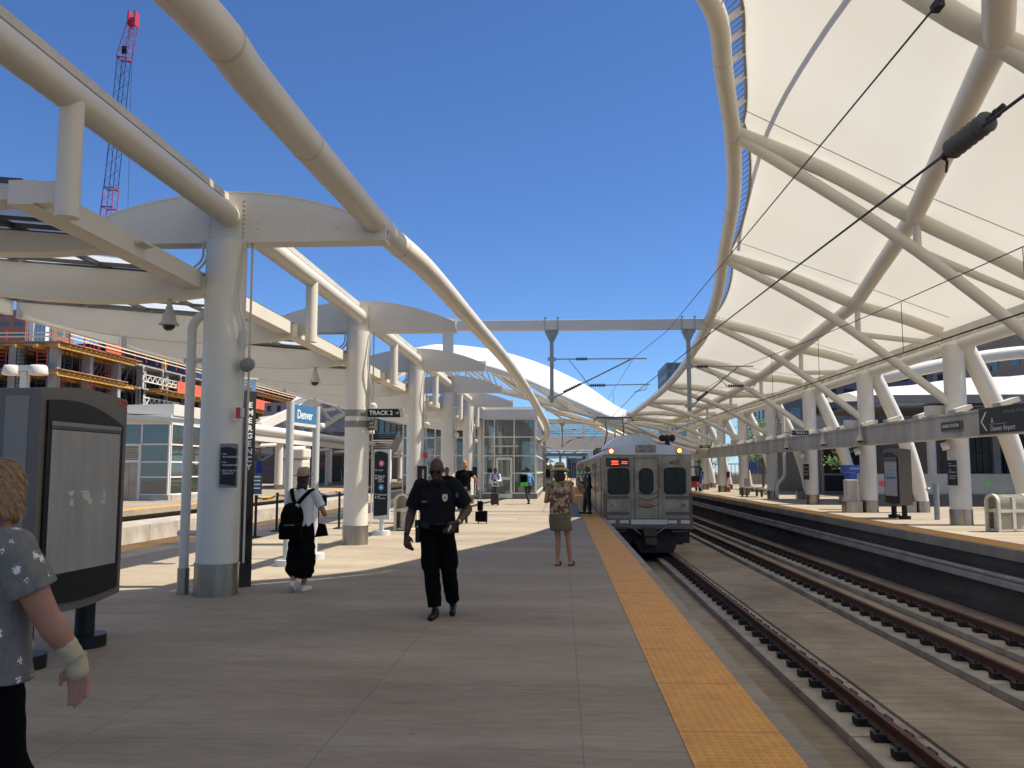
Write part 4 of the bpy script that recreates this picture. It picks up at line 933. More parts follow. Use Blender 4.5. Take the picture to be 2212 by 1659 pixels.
# dark glass tower and others beyond
def grid_tower(name, label, x0, x1, y0, y1, z1, m_wall, m_win, nx, nz, frame=.35, z0=-1, cat='building', side=True, zstart=3):
    t = thing(name, label, cat, ((x0 + x1) / 2, y0, 0))
    MB().box(x0, x1, y0, y1, z0, z1).build('wall', m_wall, t)
    dx = (x1 - x0) / nx; dz = (z1 - zstart) / nz
    for k in range(nz):
        z = zstart + k * dz
        if nx * nz > 100:
            m = MB()
            for i in range(nx): m.box(x0 + i * dx + frame / 2, x0 + (i + 1) * dx - frame / 2, y0 - .06, y0 - .01, z + frame / 2, z + dz - frame / 2)
            m.build('window_band', m_win, t)
        else:
            for i in range(nx): MB().box(x0 + i * dx + frame / 2, x0 + (i + 1) * dx - frame / 2, y0 - .06, y0 - .01, z + frame / 2, z + dz - frame / 2).build('window', m_win, t)
    if side:
        xs = x1 if x1 < 0 else x0; sg = 1 if x1 < 0 else -1; ny = max(1, int((y1 - y0) / dx))
        for k in range(nz):
            z = zstart + k * dz; m = MB()
            for i in range(ny):
                a = y0 + i * (y1 - y0) / ny; b = a + (y1 - y0) / ny
                m.box(min(xs + .01 * sg, xs + .06 * sg), max(xs + .01 * sg, xs + .06 * sg), a + frame / 2, b - frame / 2, z + frame / 2, z + dz - frame / 2)
            m.build('window_band', m_win, t)
    return t
M_NAVY = mat('navy_cladding', (.016, .024, .05), .35, var=.5, scale=.15)
grid_tower('glass_tower', 'dark navy glass tower behind the building under construction', -146.5, -104, 236, 300, 37, M_NAVY, mat('navy_glass', (.02, .035, .07), .08, .2), 16, 16, 1.0)
solo(MB().box(-146.4, -124, 301, 330, -1, 52), 'tower', M_NAVY, 'taller dark slab directly behind the navy glass tower', 'building')
grid_tower('office_tower', 'teal glass tower with a white pier at the left edge of the picture', -130, -127.2, 206, 207.5, 40, mat('white_pier', (.6, .6, .62), .6), glass('teal_glass', (.25, .55, .6), .25, .3), 3, 16, .3, side=False)
grid_tower('office_tower', 'red brick and white tower cut by the left edge of the picture', -150, -131.7, 205, 226, 41, mat('brick_white', (.34, .13, .10), .8), mat('pane_green', (.05, .14, .14), .1), 5, 16, 1.4)
solo(MB().box(-131.69, -130.01, 205.5, 207, -1, 41), 'white_pier', mat('white_pier2', (.62, .61, .60), .6), 'plain white pier between the brick tower and the teal glass tower at the left edge', 'building')
grid_tower('glass_tower', 'blue striped glass tower peeping between the site guard rails and the canopy', -118, -92, 330, 380, 42, M_NAVY, M_GLASSB, 16, 12, 1.0)
grid_tower('grey_block', 'plain grey block with a roof plant box beside the blue station sign', -66, -44, 190, 215, 16.5, mat('grey_block_wall', (.26, .25, .25), .8), M_GLASSD, 10, 5, 1.4)
grid_tower('brown_block', 'low brown block with pale windows under scaffolding beyond the left platform', -44, -22, 150, 170, 8.2, mat('brown_block_wall', (.12, .09, .075), .8), mat('pale_window', (.4, .45, .5), .3), 9, 3, 1.4)
grid_tower('dark_depot', 'dark depot wall behind the columns of the left-hand platform', -62, -30, 118, 140, 3.6, mat('depot_wall', (.07, .06, .055), .8), mat('depot_red', (.32, .04, .04), .6), 7, 1, 3.2, zstart=1.2)
# tower crane boom
cr = thing('lattice_crane', 'tall lattice crane boom in dark blue and red rising above the left canopy', 'crane', (-82, 150, 0))
M_CB = mat('crane_blue_paint', (.03, .04, .11), .5); M_CR = mat('crane_red_paint', (.42, .03, .06), .5)
P0 = at(226, 520, 150); P1 = at(273, 130, 150); P2 = at(289, 40, 150)
Pb = P0 + (P0 - P1) * 1.0
def boom(a, b, w0, w1, m, mt_, n, name):
    a, b = Vector(a), Vector(b); d = (b - a).normalized(); r = Vector((1, 0, 0)); r = (r - d * r.dot(d)).normalized(); u = d.cross(r)
    def c(t, i): 
        w_ = (w0 + (w1 - w0) * t) / 2; sx, sy = ((-1, -1), (1, -1), (1, 1), (-1, 1))[i]; return a.lerp(b, t) + r * sx * w_ + u * sy * w_
    mb = MB()
    for i in range(4): mb.bar(c(0, i), c(1, i), .10)
    for k in range(n):
        t0, t1 = k / n, (k + 1) / n
        for i in range(4): mb.bar(c(t0, i), c(t1, (i + 1) % 4), .045) if k % 2 else mb.bar(c(t0, (i + 1) % 4), c(t1, i), .045)
    for k in (0, n): 
        for i in range(4): mb.bar(c(k / n, i), c(k / n, (i + 1) % 4), .16)
    mb.build(name, mt_, cr)
boom(Pb, at(236, 450, 150), 1.9, 1.9, None, M_CR, 16, 'boom_section'); boom(at(236, 450, 150), at(240, 408, 150), 1.9, 1.9, None, M_CR, 3, 'boom_section')
boom(at(240, 408, 150), at(268, 128, 150), 1.7, 1.7, None, M_CB, 18, 'boom_section'); boom(at(268, 128, 150), at(286, 52, 150), 2.0, 1.4, None, M_CR, 6, 'boom_section')
h = MB(); q = at(288, 38, 150); h.box(q.x - .75, q.x - .5, q.y - .8, q.y + .8, q.z - 1.8, q.z + 1.0); h.box(q.x + .5, q.x + .75, q.y - .8, q.y + .8, q.z - 1.8, q.z + 1.0); h.box(q.x - .6, q.x + .6, q.y - .5, q.y + .5, q.z - 1.2, q.z - .2); h.build('boom_head', M_CR, cr)
h = MB(); q = at(272, 110, 150); h.box(q.x - .5, q.x + .3, q.y - .6, q.y - .2, q.z - .7, q.z + .7); h.build('motor_box', M_BLACK, cr)
h = MB(); h.tube([at(290, 45, 150), at(283, 180, 151), at(275, 500, 152)], .035, 6); h.tube([at(282, 60, 150), at(238, 300, 149), at(214, 470, 149)], .035, 6); h.build('hoist_cable', M_WIRE, cr)

# ---------------------------------------------------------------- right background
grid_tower('grey_tower', 'grey tower with small windows standing behind the low edge of the membrane canopy', 29, 40, 240, 262, 31, mat('tower_grey', (.22, .22, .23), .8), M_GLASSD, 6, 12, .9)
grid_tower('apartment_block', 'purple grey apartment block with white framed windows behind the right columns', 30, 66, 128, 150, 16.5, mat('mauve_render', (.20, .18, .19), .8), M_GLASSD, 14, 5, 1.1)
grid_tower('brick_tower', 'tall brown stone tower rising above the station at the right edge', 46, 66, 88, 110, 30, mat('brown_stone', (.24, .19, .145), .85, col2=(.33, .27, .21), scale=.35, streak=(1, 1, 2.5)), M_GLASSD, 5, 7, 2.8)
gs = thing('station_building', 'low stone station wing with dark barred windows behind the right-hand platform', 'building', (26, 47, 0))
MB().box(20.2, 60, 48, 70, 0, 5.2).build('wall', mat('station_stone', (.17, .145, .125), .85, col2=(.11, .095, .085), scale=.5), gs)
for k, x in enumerate((21.0, 23.5, 26.6, 31.0, 34.2, 37.4)):
    w_ = 3.2 if k == 2 else 1.7
    f = MB().box(x, x + w_, 47.86, 47.99, .4, 3.6).build('window', M_GLZ, gs); b_ = MB()
    for i in range(int(w_ / .32)): b_.box(x + .12 + i * .32, x + .17 + i * .32, 47.80, 47.85, .4, 3.6)
    for zz in (1.2, 2.3, 3.55): b_.box(x, x + w_, 47.79, 47.86, zz, zz + .08)
    b_.build('window_bars', M_DGREY, f)
for x in (22.9, 25.3, 30.4): MB().box(x, x + .35, 47.7, 47.99, 0, 5.0).build('pilaster', mat('pale_stone', (.42, .40, .36), .8), gs)
MB().box(20, 60, 47.5, 70, 5.21, 5.7).build('cornice', MT['pale_stone'], gs)
text_mb('Bookstore & Cafe', .30, facing((28.2, 47.74, 2.1)), .01).build('shop_lettering', mat('dull_silver_letters', (.4, .42, .42), .4), gs)
gw = thing('glass_office', 'dark glazed office front with white mullions behind the leaning legs', 'building', (18, 60, 0))
MB().box(17.6, 26, 60, 74, 0, 5.0).build('wall', mat('office_dark', (.05, .055, .05), .6), gw)
m = glazed_wall(gw, 17.5, 26, 59.9, [.1, 1.3, 3.4], [17.55, 19.3, 21.1, 23, 25.9], M_GLASSD, .12); m.build('window_frame', mat('grey_mullion', (.3, .31, .3), .5), gw)
MB().box(17.2, 28, 57.5, 74, 4.1, 5.2).build('canopy_slab', mat('soffit_grey', (.26, .26, .25), .7), gw)
# entrance fabric canopy with long tube
ec = thing('entrance_canopy', 'low white fabric canopy with a long white tube in front of the stone station wing', 'canopy', (30, 43, 4))
rows = []
for i in range(25):
    u = i / 24; x = 14.0 + u * 30; rise = 1.5 * math.sin(math.pi * min(1, u * .95 + .04)) ** .7
    rows.append([(x, 42 + k * 1.1, 5.05 + rise * math.sin(math.pi * (k + 1) / 9) ** .6 * (1 if k else 0) + .05 * math.sin(i * 1.6)) for k in range(8)])
MB().grid(rows).build('membrane', M_MEMB, ec)
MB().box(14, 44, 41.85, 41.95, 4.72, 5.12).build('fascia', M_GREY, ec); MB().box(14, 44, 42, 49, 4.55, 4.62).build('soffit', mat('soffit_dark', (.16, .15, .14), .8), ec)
MB().tube(smooth_path([(15, 41.6, 5.9), (20, 41.6, 6.9), (24, 41.6, 7.1), (31, 41.6, 6.7), (40, 41.6, 5.9)], 6), .30, 16).build('tube', M_WHITE, ec)
for x in (17.5, 26, 34.5): MB().cyl((x, 42.4), .2, 0, 4.6, 16).build('column', M_WHITE, ec)
# mural wall
mw = thing('mural_wall', 'long low wall painted with bright abstract shapes above a dark granite base', 'wall', (22, 39.4, 0))
MB().box(13.6, 40, 39.4, 39.7, .52, 1.42).build('panels', mat('mural_panel', (.33, .35, .31), .7, var=.15, scale=1), mw)
MB().box(13.55, 40, 39.3, 39.72, 0, .515).build('granite_base', mat('granite', (.06, .06, .06), .4, var=.5, scale=20), mw)
cols = [(.62, .08, .10), (.10, .14, .45), (.75, .45, .06), (.20, .50, .12), (.60, .08, .40), (.25, .11, .05), (.70, .35, .04), (.08, .2, .6)]
rn = random.Random(4)
for k, (x, zc, s, c) in enumerate(((14.1, 1.0, .16, 0), (14.7, .95, .17, 1), (15.1, .98, .17, 2), (15.9, .95, .14, 6), (17.1, 1.05, .24, 0), (17.7, .95, .2, 5), (18.6, 1.0, .16, 3), (19.9, 1.0, .2, 0), (21.0, .9, .1, 2), (21.7, .98, .24, 3), (22.35, 1.1, .17, 4), (23.25, 1.2, .36, 5), (23.3, .85, .26, 2), (24.6, 1.05, .26, 7), (26, 1.0, .25, 0), (27.4, 1.0, .3, 4), (28.8, 1.0, .25, 1))):
    P = []
    for i in range(14):
        a = 2 * math.pi * i / 14; r_ = s * (.65 + .5 * rn.random()); P.append((x + r_ * math.cos(a), min(1.40, max(.54, zc + r_ * math.sin(a)))))
    MB().prism(P, 39.388, 39.398, 'Y').build('painted_shape', mat('mural_paint_%d' % c, cols[c], .7), mw)
# trees
M_LEAF = mat('leaf_green', (.10, .20, .035), .6, col2=(.05, .11, .02), scale=1.5); M_LEAFB = mat('leaf_bright', (.17, .30, .05), .6, col2=(.08, .17, .03), scale=1.5)
M_BARK = mat('tree_bark', (.10, .075, .055), .9)
def tree(x, y, h, cr_, label, seed, leaf=M_LEAF, base=1.0, n=1500):
    rn = random.Random(seed); t = thing('street_tree', label, 'tree', (x, y, 0), 'young street trees behind the right-hand platform')
    tk = MB(); tk.tube([(x, y, 0), (x + .05, y, h * .3), (x - .03, y, h * .6), (x, y, h * .9)], [.09, .07, .05, .02], 8); ends = []
    for k in range(9):
        z0 = h * (.28 + .06 * k); a = rn.random() * 6.28; l = cr_ * (.6 + .4 * rn.random()); e = Vector((x + l * math.cos(a), y + l * math.sin(a), z0 + l * .7)); ends.append(e)
        tk.tube([(x, y, z0), tuple(Vector((x, y, z0)).lerp(e, .5) + Vector((0, 0, .1))), tuple(e)], [.035, .025, .01], 6)
    tk.build('trunk', M_BARK, t)
    ends += [Vector((x, y, h * .95)), Vector((x + .2, y, h * .8)), Vector((x - .3, y, h * .7))]
    lf = MB()
    for k in range(n):
        c = rn.choice(ends); r_ = cr_ * .5 * rn.random() ** .6; a = rn.random() * 6.28; b = rn.uniform(-1, 1); q = math.sqrt(1 - b * b)
        p = c + Vector((q * math.cos(a), q * math.sin(a), b * .8)) * r_; s = .05 + .05 * rn.random()
        u = Vector((rn.uniform(-1, 1), rn.uniform(-1, 1), rn.uniform(-1, 1))).normalized(); v_ = u.orthogonal().normalized()
        lf.add([p - u * s, p + v_ * s * .5, p + u * s, p - v_ * s * .5], [(0, 1, 2, 3)])
    lf.build('crown', leaf, t)
tree(20.2, 37.0, 3.9, 1.1, 'thin street tree between the two nearest right-hand columns', 1, n=2600)
tree(23.8, 38.6, 4.6, 1.3, 'leafy tree at the right edge beyond the nearest leaning leg', 2, n=2200)
tree(17.6, 55, 4.2, 1.2, 'bright green tree between the third leaning leg and the blue ticket machine', 3, M_LEAFB, n=1800)
tree(21.5, 56, 6.6, 1.6, 'taller tree with its top above the girder near the fabric entrance canopy', 4, M_LEAFB, n=2000)
tree(17.2, 76, 5.6, 2.0, 'bushy tree seen between two far columns above the luggage cart', 5, M_LEAFB, n=2400)
tree(14.6, 86, 5.2, 1.8, 'farthest tree behind the man in the red shirt', 6, M_LEAFB, n=2000)
tree(20.5, 90, 7.0, 2.0, 'tall tree whose crown shows above the girder by the dark column', 7, M_LEAF, n=2000)
fn = MB(); 
for k in range(30): fn.box(12 + k * .42, 12.06 + k * .42, 98, 98.05, 0, 2.3)
fn.box(12, 25, 97.98, 98.07, 2.2, 2.3); fn.box(12, 25, 97.98, 98.07, 1.2, 1.26); solo(fn, 'railing_fence', M_GREY, 'tall grey bar fence at the far end of the right-hand platform', 'fence')
solo(MB().box(12, 26, 99, 99.3, 0, 1.1), 'boundary_wall', M_CONCS, 'low concrete boundary wall behind the far grey bar fence', 'wall')
# ---------------------------------------------------------------- platform furniture
def g(x, y):
    a = at(x, y, 10.0); o = Vector((0, 0, 1.6)); d = a - o; return o + d * (-1.6 / d.z)
M_SIGNB = mat('sign_black_panel', (.010, .0095, .009), .35, spec=.3)
M_SIGNW = mat('sign_white_text', (.75, .75, .73), .5)
M_SIGNG = mat('sign_grey_frame', (.13, .112, .086), .45, var=.1, scale=3)
M_SIGNL = mat('sign_light_frame', (.55, .56, .55), .4)
M_LOGO = mat('logo_red', (.62, .07, .06), .5)
def poster_mat():
    m = mat('weathered_poster', (.27, .255, .225), .16, col2=(.36, .34, .30), scale=2.4, detail=10, streak=(2, 2.4, .5)); n = m.node_tree; L = n.links; b = n.nodes['Principled BSDF']
    old = b.inputs['Base Color'].links[0].from_socket
    tc = n.nodes.new('ShaderNodeTexCoord'); nz = n.nodes.new('ShaderNodeTexNoise'); nz.inputs['Scale'].default_value = 4.6; nz.inputs['Detail'].default_value = 6; L.new(tc.outputs['Object'], nz.inputs[0])
    sp = n.nodes.new('ShaderNodeSeparateXYZ'); L.new(tc.outputs['Object'], sp.inputs[0])
    a = n.nodes.new('ShaderNodeMath'); a.operation = 'SUBTRACT'; L.new(sp.outputs[2], a.inputs[0]); a.inputs[1].default_value = 1.36
    ab = n.nodes.new('ShaderNodeMath'); ab.operation = 'ABSOLUTE'; L.new(a.outputs[0], ab.inputs[0])
    lt = n.nodes.new('ShaderNodeMath'); lt.operation = 'LESS_THAN'; L.new(ab.outputs[0], lt.inputs[0]); lt.inputs[1].default_value = .06
    gt = n.nodes.new('ShaderNodeMath'); gt.operation = 'GREATER_THAN'; L.new(nz.outputs[0], gt.inputs[0]); gt.inputs[1].default_value = .54
    ml = n.nodes.new('ShaderNodeMath'); ml.operation = 'MULTIPLY'; L.new(lt.outputs[0], ml.inputs[0]); L.new(gt.outputs[0], ml.inputs[1])
    mx = n.nodes.new('ShaderNodeMix'); mx.data_type = 'RGBA'; L.new(ml.outputs[0], mx.inputs[0]); L.new(old, mx.inputs[6]); mx.inputs[7].default_value = (.52, .49, .42, 1); L.new(mx.outputs[2], b.inputs['Base Color'])
    return m
M_POST = poster_mat()
def info_board(name, label, loc, rz, poster, writing):
    """local: length along +Y, main face towards +X"""
    t = thing(name, label, 'sign board', (0, 0, 0), 'grey arched information boards')
    T = .40; y0, y1 = -.82, .51
    def arch(n=10): return [(y0 + (y1 - y0) * k / n, 2.26 + .05 * math.sin(math.pi * k / n)) for k in range(n + 1)]
    ot = [(y0, .46)] + arch() + [(y1, .46)] + [(y1 + (y0 - y1) * k / 8, .46 - .05 * math.sin(math.pi * k / 8)) for k in range(1, 8)]
    MB().prism(ot, -T, 0, 'X').build('casing', M_SIGNG, t, bevel=.008)
    MB().box(-.30, -.10, y0 - .004, y0 - .002, .5, 2.2).build('edge_strip', M_GREY, t)
    bk = [(-.745, .52)] + [(-.745, 2.17)] + [(-.745 + 1.17 * u, 2.17 + .04 * math.sin(math.pi * u) - .16 * u * u) for u in np.linspace(.1, 1, 10)] + [(.425, .52)] + [(.425 - 1.17 * u, .52 - .035 * math.sin(math.pi * u)) for u in np.linspace(.1, .9, 8)]
    for sx in (1,):
        b = MB().prism(bk, .001, .02, 'X').build('black_surround', M_SIGNB, t)
        MB().box(.021, .027, -.69, .36, .745, 1.93).build('poster', poster, b)
        MB().box(.021, .03, -.70, .37, 1.965, 2.0).build('rail', M_GREY, b); MB().box(.021, .026, -.70, .37, 1.94, 1.963).build('rail', M_DGREY, b)
        lg_ = text_mb('RTD', .085, Matrix.Translation((.003, .43, 2.225)) @ Matrix.Rotation(R(90), 4, 'Z') @ Matrix.Rotation(R(90), 4, 'X'), bold=.001); lg_.build('emblem_text', M_LOGO, t)
    if writing:
        w_ = MB(); rn_ = random.Random(8)
        for k in range(5): w_.box(.0275, .029, -.6, .25 - rn_.random() * .3, 1.82 - k * .12, 1.835 - k * .12)
        w_.build('print_lines', mat('print_grey', (.25, .25, .25), .6), b); MB().box(.0275, .029, -.6, .28, 1.30, 1.37).build('print_block', mat('print_blue', (.10, .25, .45), .6), b)
        MB().box(.0275, .029, -.69, .36, 1.87, 1.93).build('print_header', M_DGREY, b)
    for y in (-.60, .30):
        MB().cyl((-T / 2, y), .085, .10, .47, 20).build('post', M_BLACK, t); MB().cyl((-T / 2, y), .19, 0, .11, 32).build('base_disc', M_BLACK, t, bevel=.01)
    t.location = loc; t.rotation_euler = (0, 0, rz); return t
info_board('information_board', 'large grey arched board with a faded torn poster in the left foreground', (-4.17, 7.6, 0), R(-1.5), M_POST, False)
info_board('information_board', 'black and grey timetable board with a printed sheet on the right-hand platform', (10.95, 29.6, 0), R(180), mat('timetable_paper', (.42, .42, .42), .3), True)

# column fittings
def downpipe(Y, X, label):
    t = thing('downpipe', label, 'downpipe', (X, Y, 0), 'rain pipes beside columns')
    P = [(X, Y, .3), (X, Y, 3.45)] + [(X + .22 * (1 - math.cos(a)), Y, 3.45 + .22 * math.sin(a)) for a in np.linspace(.15, 1.5, 8)] + [(X + .38, Y, 3.67)]
    MB().tube(P, .062, 20).build('pipe', M_WHITE, t); MB().cyl((X, Y), .076, 0, .33, 20).build('sleeve', M_STEEL, t)
    m = MB(); 
    for z in (.78, 3.05): m.tube([(X - .09, Y, z), (X + .2, Y, z)], .035, 10); m.cyl((X, Y), .07, z - .03, z + .03, 16)
    m.build('clamp', M_WHITE, t); return t
downpipe(11.25, -4.92, 'white rain pipe with a steel sleeve standing left of the nearest column')
rp = thing('downpipe', 'white rain pipe with a double bend beside the fifth right-hand column', 'downpipe', (11.7, 48.9, 0), 'rain pipes beside columns')
MB().tube(smooth_path([(12.25, 48.9, 4.6), (12.25, 48.9, 1.6), (12.2, 48.9, 1.25), (11.85, 48.9, .75), (11.8, 48.9, .1)], 5), .09, 14).build('pipe', M_WHITE, rp)
def speaker(Y, k):
    t = thing('speaker', 'round speaker canister on the conduit of the %s canopy column' % ('nearest', 'second', 'third', 'fourth', 'fifth', 'sixth')[k], 'speaker', (-4.1, Y, 2.95), 'speaker canisters on the columns')
    M = Matrix.Translation((-4.08, Y - .16, 2.96)) @ Matrix.Rotation(R(12), 4, 'Z') @ Matrix.Rotation(R(-78), 4, 'X')
    MB().lathe((0, 0, 0), [(.0, 0), (.085, 0), (.09, .01), (.09, .15), (.085, .16), (0, .16)], 24).xform(M @ Matrix.Rotation(R(180), 4, 'X') @ Matrix.Translation((0, 0, -.1))).build('canister', M_WHITE if k else M_GREY, t)
    c = MB(); c.tube(smooth_path([(-4.17, Y - .1, 4.6), (-4.20, Y - .2, 3.9), (-4.15, Y - .16, 3.5), (-4.14, Y - .12, 3.3), (-4.14, Y - .12, 2.5)], 4), .014, 8); c.box(-4.17, -4.11, Y - .15, Y - .09, 3.2, 3.42)
    c.tube([(-4.13, Y + .05, 4.62), (-4.13, Y + .05, .4)], .016, 8); c.build('conduit', M_WHITE2, t)
    c = MB(); c.tube(smooth_path([(-4.75, Y - .1, 4.64), (-4.75, Y - .1, 4.4), (-4.88, Y - .1, 4.26)], 4), .016, 8); c.tube(smooth_path([(-4.70, Y - .1, 4.64), (-4.70, Y - .1, 4.38), (-4.85, Y - .1, 4.2)], 4), .016, 8); c.build('conduit', M_WHITE2, t)
for k, y in enumerate(PY): speaker(y, k)
def dome_cam(x, y, z, label, s=1.0, arm=False):
    t = thing('dome_camera', label, 'camera', (x, y, z), 'dome security cameras')
    m = MB(); m.cyl((x, y), .035 * s, z - .07 * s, z + .06, 12); m.lathe((x, y, z - .33 * s), [(.095 * s, .02), (.135 * s, .02), (.135 * s, .035), (.10 * s, .07), (.08 * s, .17), (.055 * s, .21), (.045 * s, .27 * s)], 24)
    if arm: m.tube(smooth_path([(x, y, z + .05), (x, y, z + .25), (x + .15, y, z + .3), (x + .25, y, z + .2)], 4), .02, 8)
    m.build('housing', mat('camera_housing', (.55, .52, .46), .5) , t)
    MB().ball((x, y, z - .315 * s), .082 * s, 10, (1, 1, .9)).build('dome', mat('smoked_dome', (.03, .03, .03), .08), t)
dome_cam(-5.22, 11.2, 3.83, 'dome camera hanging under the rib left of the nearest column')
dome_cam(-5.42, 18.82, 3.83, 'dome camera hanging under the rib left of the second column')
for k, (vx, vy, Y_) in enumerate(((3205 * .576, 1615 * .576, 32.4), (2826 * .576, 1660 * .576, 42.8), (3000 * .576, 1640 * .576, 36.9))):
    p = at(vx, vy, Y_); p.x = 10.9; dome_cam(10.86, Y_, 3.05, ('pale dome camera on the girder near the small station name plate', 'farthest dome camera on the girder, near the men with luggage', 'dome camera on the girder beneath the black track one sign')[k], 1.25, True)
# emergency pylon
ep = thing('emergency_pylon', 'tall dark brown emergency call pylon with white vertical lettering beside the nearest column', 'help point', (0, 0, 0))
MB().box(-.085, .085, -.085, .085, 0, 2.70).build('shaft', mat('pylon_brown', (.045, .036, .030), .35, .3, var=.2, scale=3), ep, bevel=.004)
MB().box(-.075, .075, -.075, .075, 2.705, 2.86).build('lamp_glass', glass('pylon_glass', (.8, .85, .85), .05, .85), ep); MB().box(-.10, .10, -.10, .10, 2.865, 2.89).build('lid', M_WHITE, ep)
MB().box(-.06, .06, -.0875, -.0855, .3, .95).build('door_panel', mat('pylon_brown_dark', (.03, .025, .022), .3, .3), ep)
for i, ch in enumerate('EMERGENCY'):
    text_mb(ch, .108, facing((0.005, -.087, 2.50 - i * .108)), .0015, bold=.003).build('letter', M_TEXTW, ep)
    text_mb(ch, .108, Matrix.Translation((-.087, 0, 2.50 - i * .108)) @ Matrix.Rotation(R(-90), 4, 'Z') @ Matrix.Rotation(R(90), 4, 'X'), .0015, bold=.003).build('letter', M_TEXTW, ep)
ep.location = (-4.40, 12.0, 0); ep.rotation_euler = (0, 0, R(38)); 
sb = thing('strobe_box', 'small red and white fire strobe box on the right of the nearest column', 'strobe', (-4.16, 11.05, 2.3), 'red strobe boxes'); MB().box(-4.175, -4.125, 10.95, 11.02, 2.26, 2.40).build('red_box', M_RED, sb); MB().box(-4.124, -4.09, 10.96, 11.02, 2.28, 2.39).build('cover', M_SIGNL, sb); MB().box(-4.21, -4.12, 10.95, 11.05, 2.235, 2.25).build('shelf', M_WHITE, sb)
sb = thing('strobe_box', 'small red strobe box behind a clear case on the third column', 'strobe', (-4.15, 26.3, 1.9), 'red strobe boxes'); MB().box(-4.17, -4.05, 26.2, 26.28, 1.95, 2.12).build('red_box', M_RED, sb); MB().box(-4.04, -3.9, 26.18, 26.4, 1.85, 2.25).build('case', glass('clear_case', (.8, .8, .8), .1, .7), sb)
# rule plate on column 1
ns = thing('rules_plate', 'grey edged black plate listing rules fixed to the nearest column', 'sign', (-4.24, 10.92, 1.65))
MB().prism(rrect(-4.235, 1.655, .24, .56, .02), 10.905, 10.925, 'Y').build('back_plate', M_GREY, ns)
MB().prism([(-4.335, 1.42), (-4.335, 1.88)] + [(-4.335 + .2 * u, 1.88 + .02 * math.sin(3 * u) - .02 * u) for u in np.linspace(.2, 1, 6)] + [(-4.135, 1.40)], 10.895, 10.904, 'Y').build('black_panel', M_SIGNB, ns)
for i, s in enumerate(('• NO', '  SKATEBOARDING', '• NO', '  ROLLERBLADING', '• BICYCLES MUST', '  DISMOUNT')):
    text_mb(s, .030, facing((-4.325, 10.893, 1.80 - (i // 2) * .105 - (i % 2) * .036)), .001, 'LEFT').build('lettering', M_SIGNW, ns)
# column 2 bands and plates
b2 = thing('banded_plates', 'two grey bands with a small angled name plate round the second column', 'sign', (-4.46, 18.82, 2.7))
MB().cyl((CX0, 18.82), .27, 2.76, 2.90, 40).build('band', M_GREY, b2); MB().cyl((CX0, 18.82), .27, 2.52, 2.66, 40).build('band', M_GREY, b2)
bx = MB().cbox((-4.08, 18.62, 2.56), .32, .05, .22, R(-52)).build('name_plate', M_SIGNG, b2)
text_mb('UNION', .062, facing((-4.10, 18.588, 2.60), R(-52)), .001).build('lettering', M_SIGNW, bx); text_mb('STATION', .062, facing((-4.10, 18.588, 2.52), R(-52)), .001).build('lettering', M_SIGNW, bx)
def track_sign(name, label, c, w, h, txt, mirror=False):
    t = thing(name, label, 'sign', c, 'black hanging track signs'); x, y, z = c; sg = -1 if mirror else 1
    MB().box(x - w / 2, x + w / 2, y - .03, y + .03, z - h / 2, z + h / 2).build('case', M_SIGNL, t)
    P = [(x - sg * w * .488, z - h * .44), (x - sg * w * .488, z + h * .44), (x + sg * w * .37, z + h * .44), (x + sg * w * .41, z + h * .15), (x + sg * w * .425, z - h * .44)]
    b = MB().prism(P, y - .036, y - .031, 'Y').build('black_panel', M_SIGNB, t)
    text_mb(txt, h * .64, facing((x - sg * w * .06, y - .038, z)), .001, bold=.004).build('lettering', M_SIGNW, b)
    ax = x + w * .33 if not mirror else x - w * .33; a = MB(); s = h * .2
    a.box(ax - s, ax + s, y - .041, y - .037, z - s * .12, z + s * .12); tip = ax + s if not mirror else ax - s; d = -1 if not mirror else 1
    for q in (-1, 1): a.bar((tip, y - .039, z), (tip + d * s * .8, y - .039, z + q * s * .8), s * .26, .004, up=(0, 1, 0))
    a.build('arrow', M_SIGNW, b)
    text_mb('RTD', h * .16, facing((x + sg * w * .455, y - .038, z + h * .34)), .001).build('emblem_text', M_LOGO, t)
    m = MB(); m.box(x - w / 2 - .25, x - w / 2, y - .02, y + .02, z - .02, z + .02); m.build('bracket', M_GREY, t)
track_sign('track_sign', 'black sign reading TRACK 2 with an arrow, hanging right of the second column', (-3.80, 18.6, 2.82), .79, .20, 'TRACK 2  ')
track_sign('track_sign', 'black sign reading TRACK 1 with an arrow standing above the right-hand girder', (10.3, 38.4, 3.20), .80, .20, '  TRACK 1', True)
track_sign('track_sign', 'farthest small black track sign above the girder behind the horns of the train', (10.2, 63, 3.25), .9, .22, '  TRACK 1', True)
# station name on blue
dv = thing('station_name_sign', 'blue sign reading Denver between two round grey posts', 'sign', (-4.55, 14.6, 0))
pa, pb = Vector((-4.66, 14.6, 0)), Vector((-4.44, 15.75, 0)); pa = Vector((g(618, 1222).x, 14.62, 0)); pb = Vector((at(684, 880, 15.75).x, 15.75, 0))
for p in (pa, pb): MB().cyl((p.x, p.y), .066, .09, 2.76, 20).build('post', mat('post_grey_paint', (.46, .47, .45), .45), dv); MB().cyl((p.x, p.y), .20, 0, .10, 28).build('base_disc', M_SIGNL, dv)
d = (pb - pa); L_ = d.length; ang = math.atan2(d.y, d.x); ctr = (pa + pb) / 2
MB().cbox((ctr.x, ctr.y, 2.57), L_ - .13, .04, .31, ang).build('blue_panel', mat('sign_blue', (.035, .16, .34), .4), dv)
MB().cbox((ctr.x, ctr.y, 2.39), L_ - .13, .042, .05, ang).build('white_strip', M_WHITE, dv)
nrm = Vector((math.sin(ang), -math.cos(ang), 0))
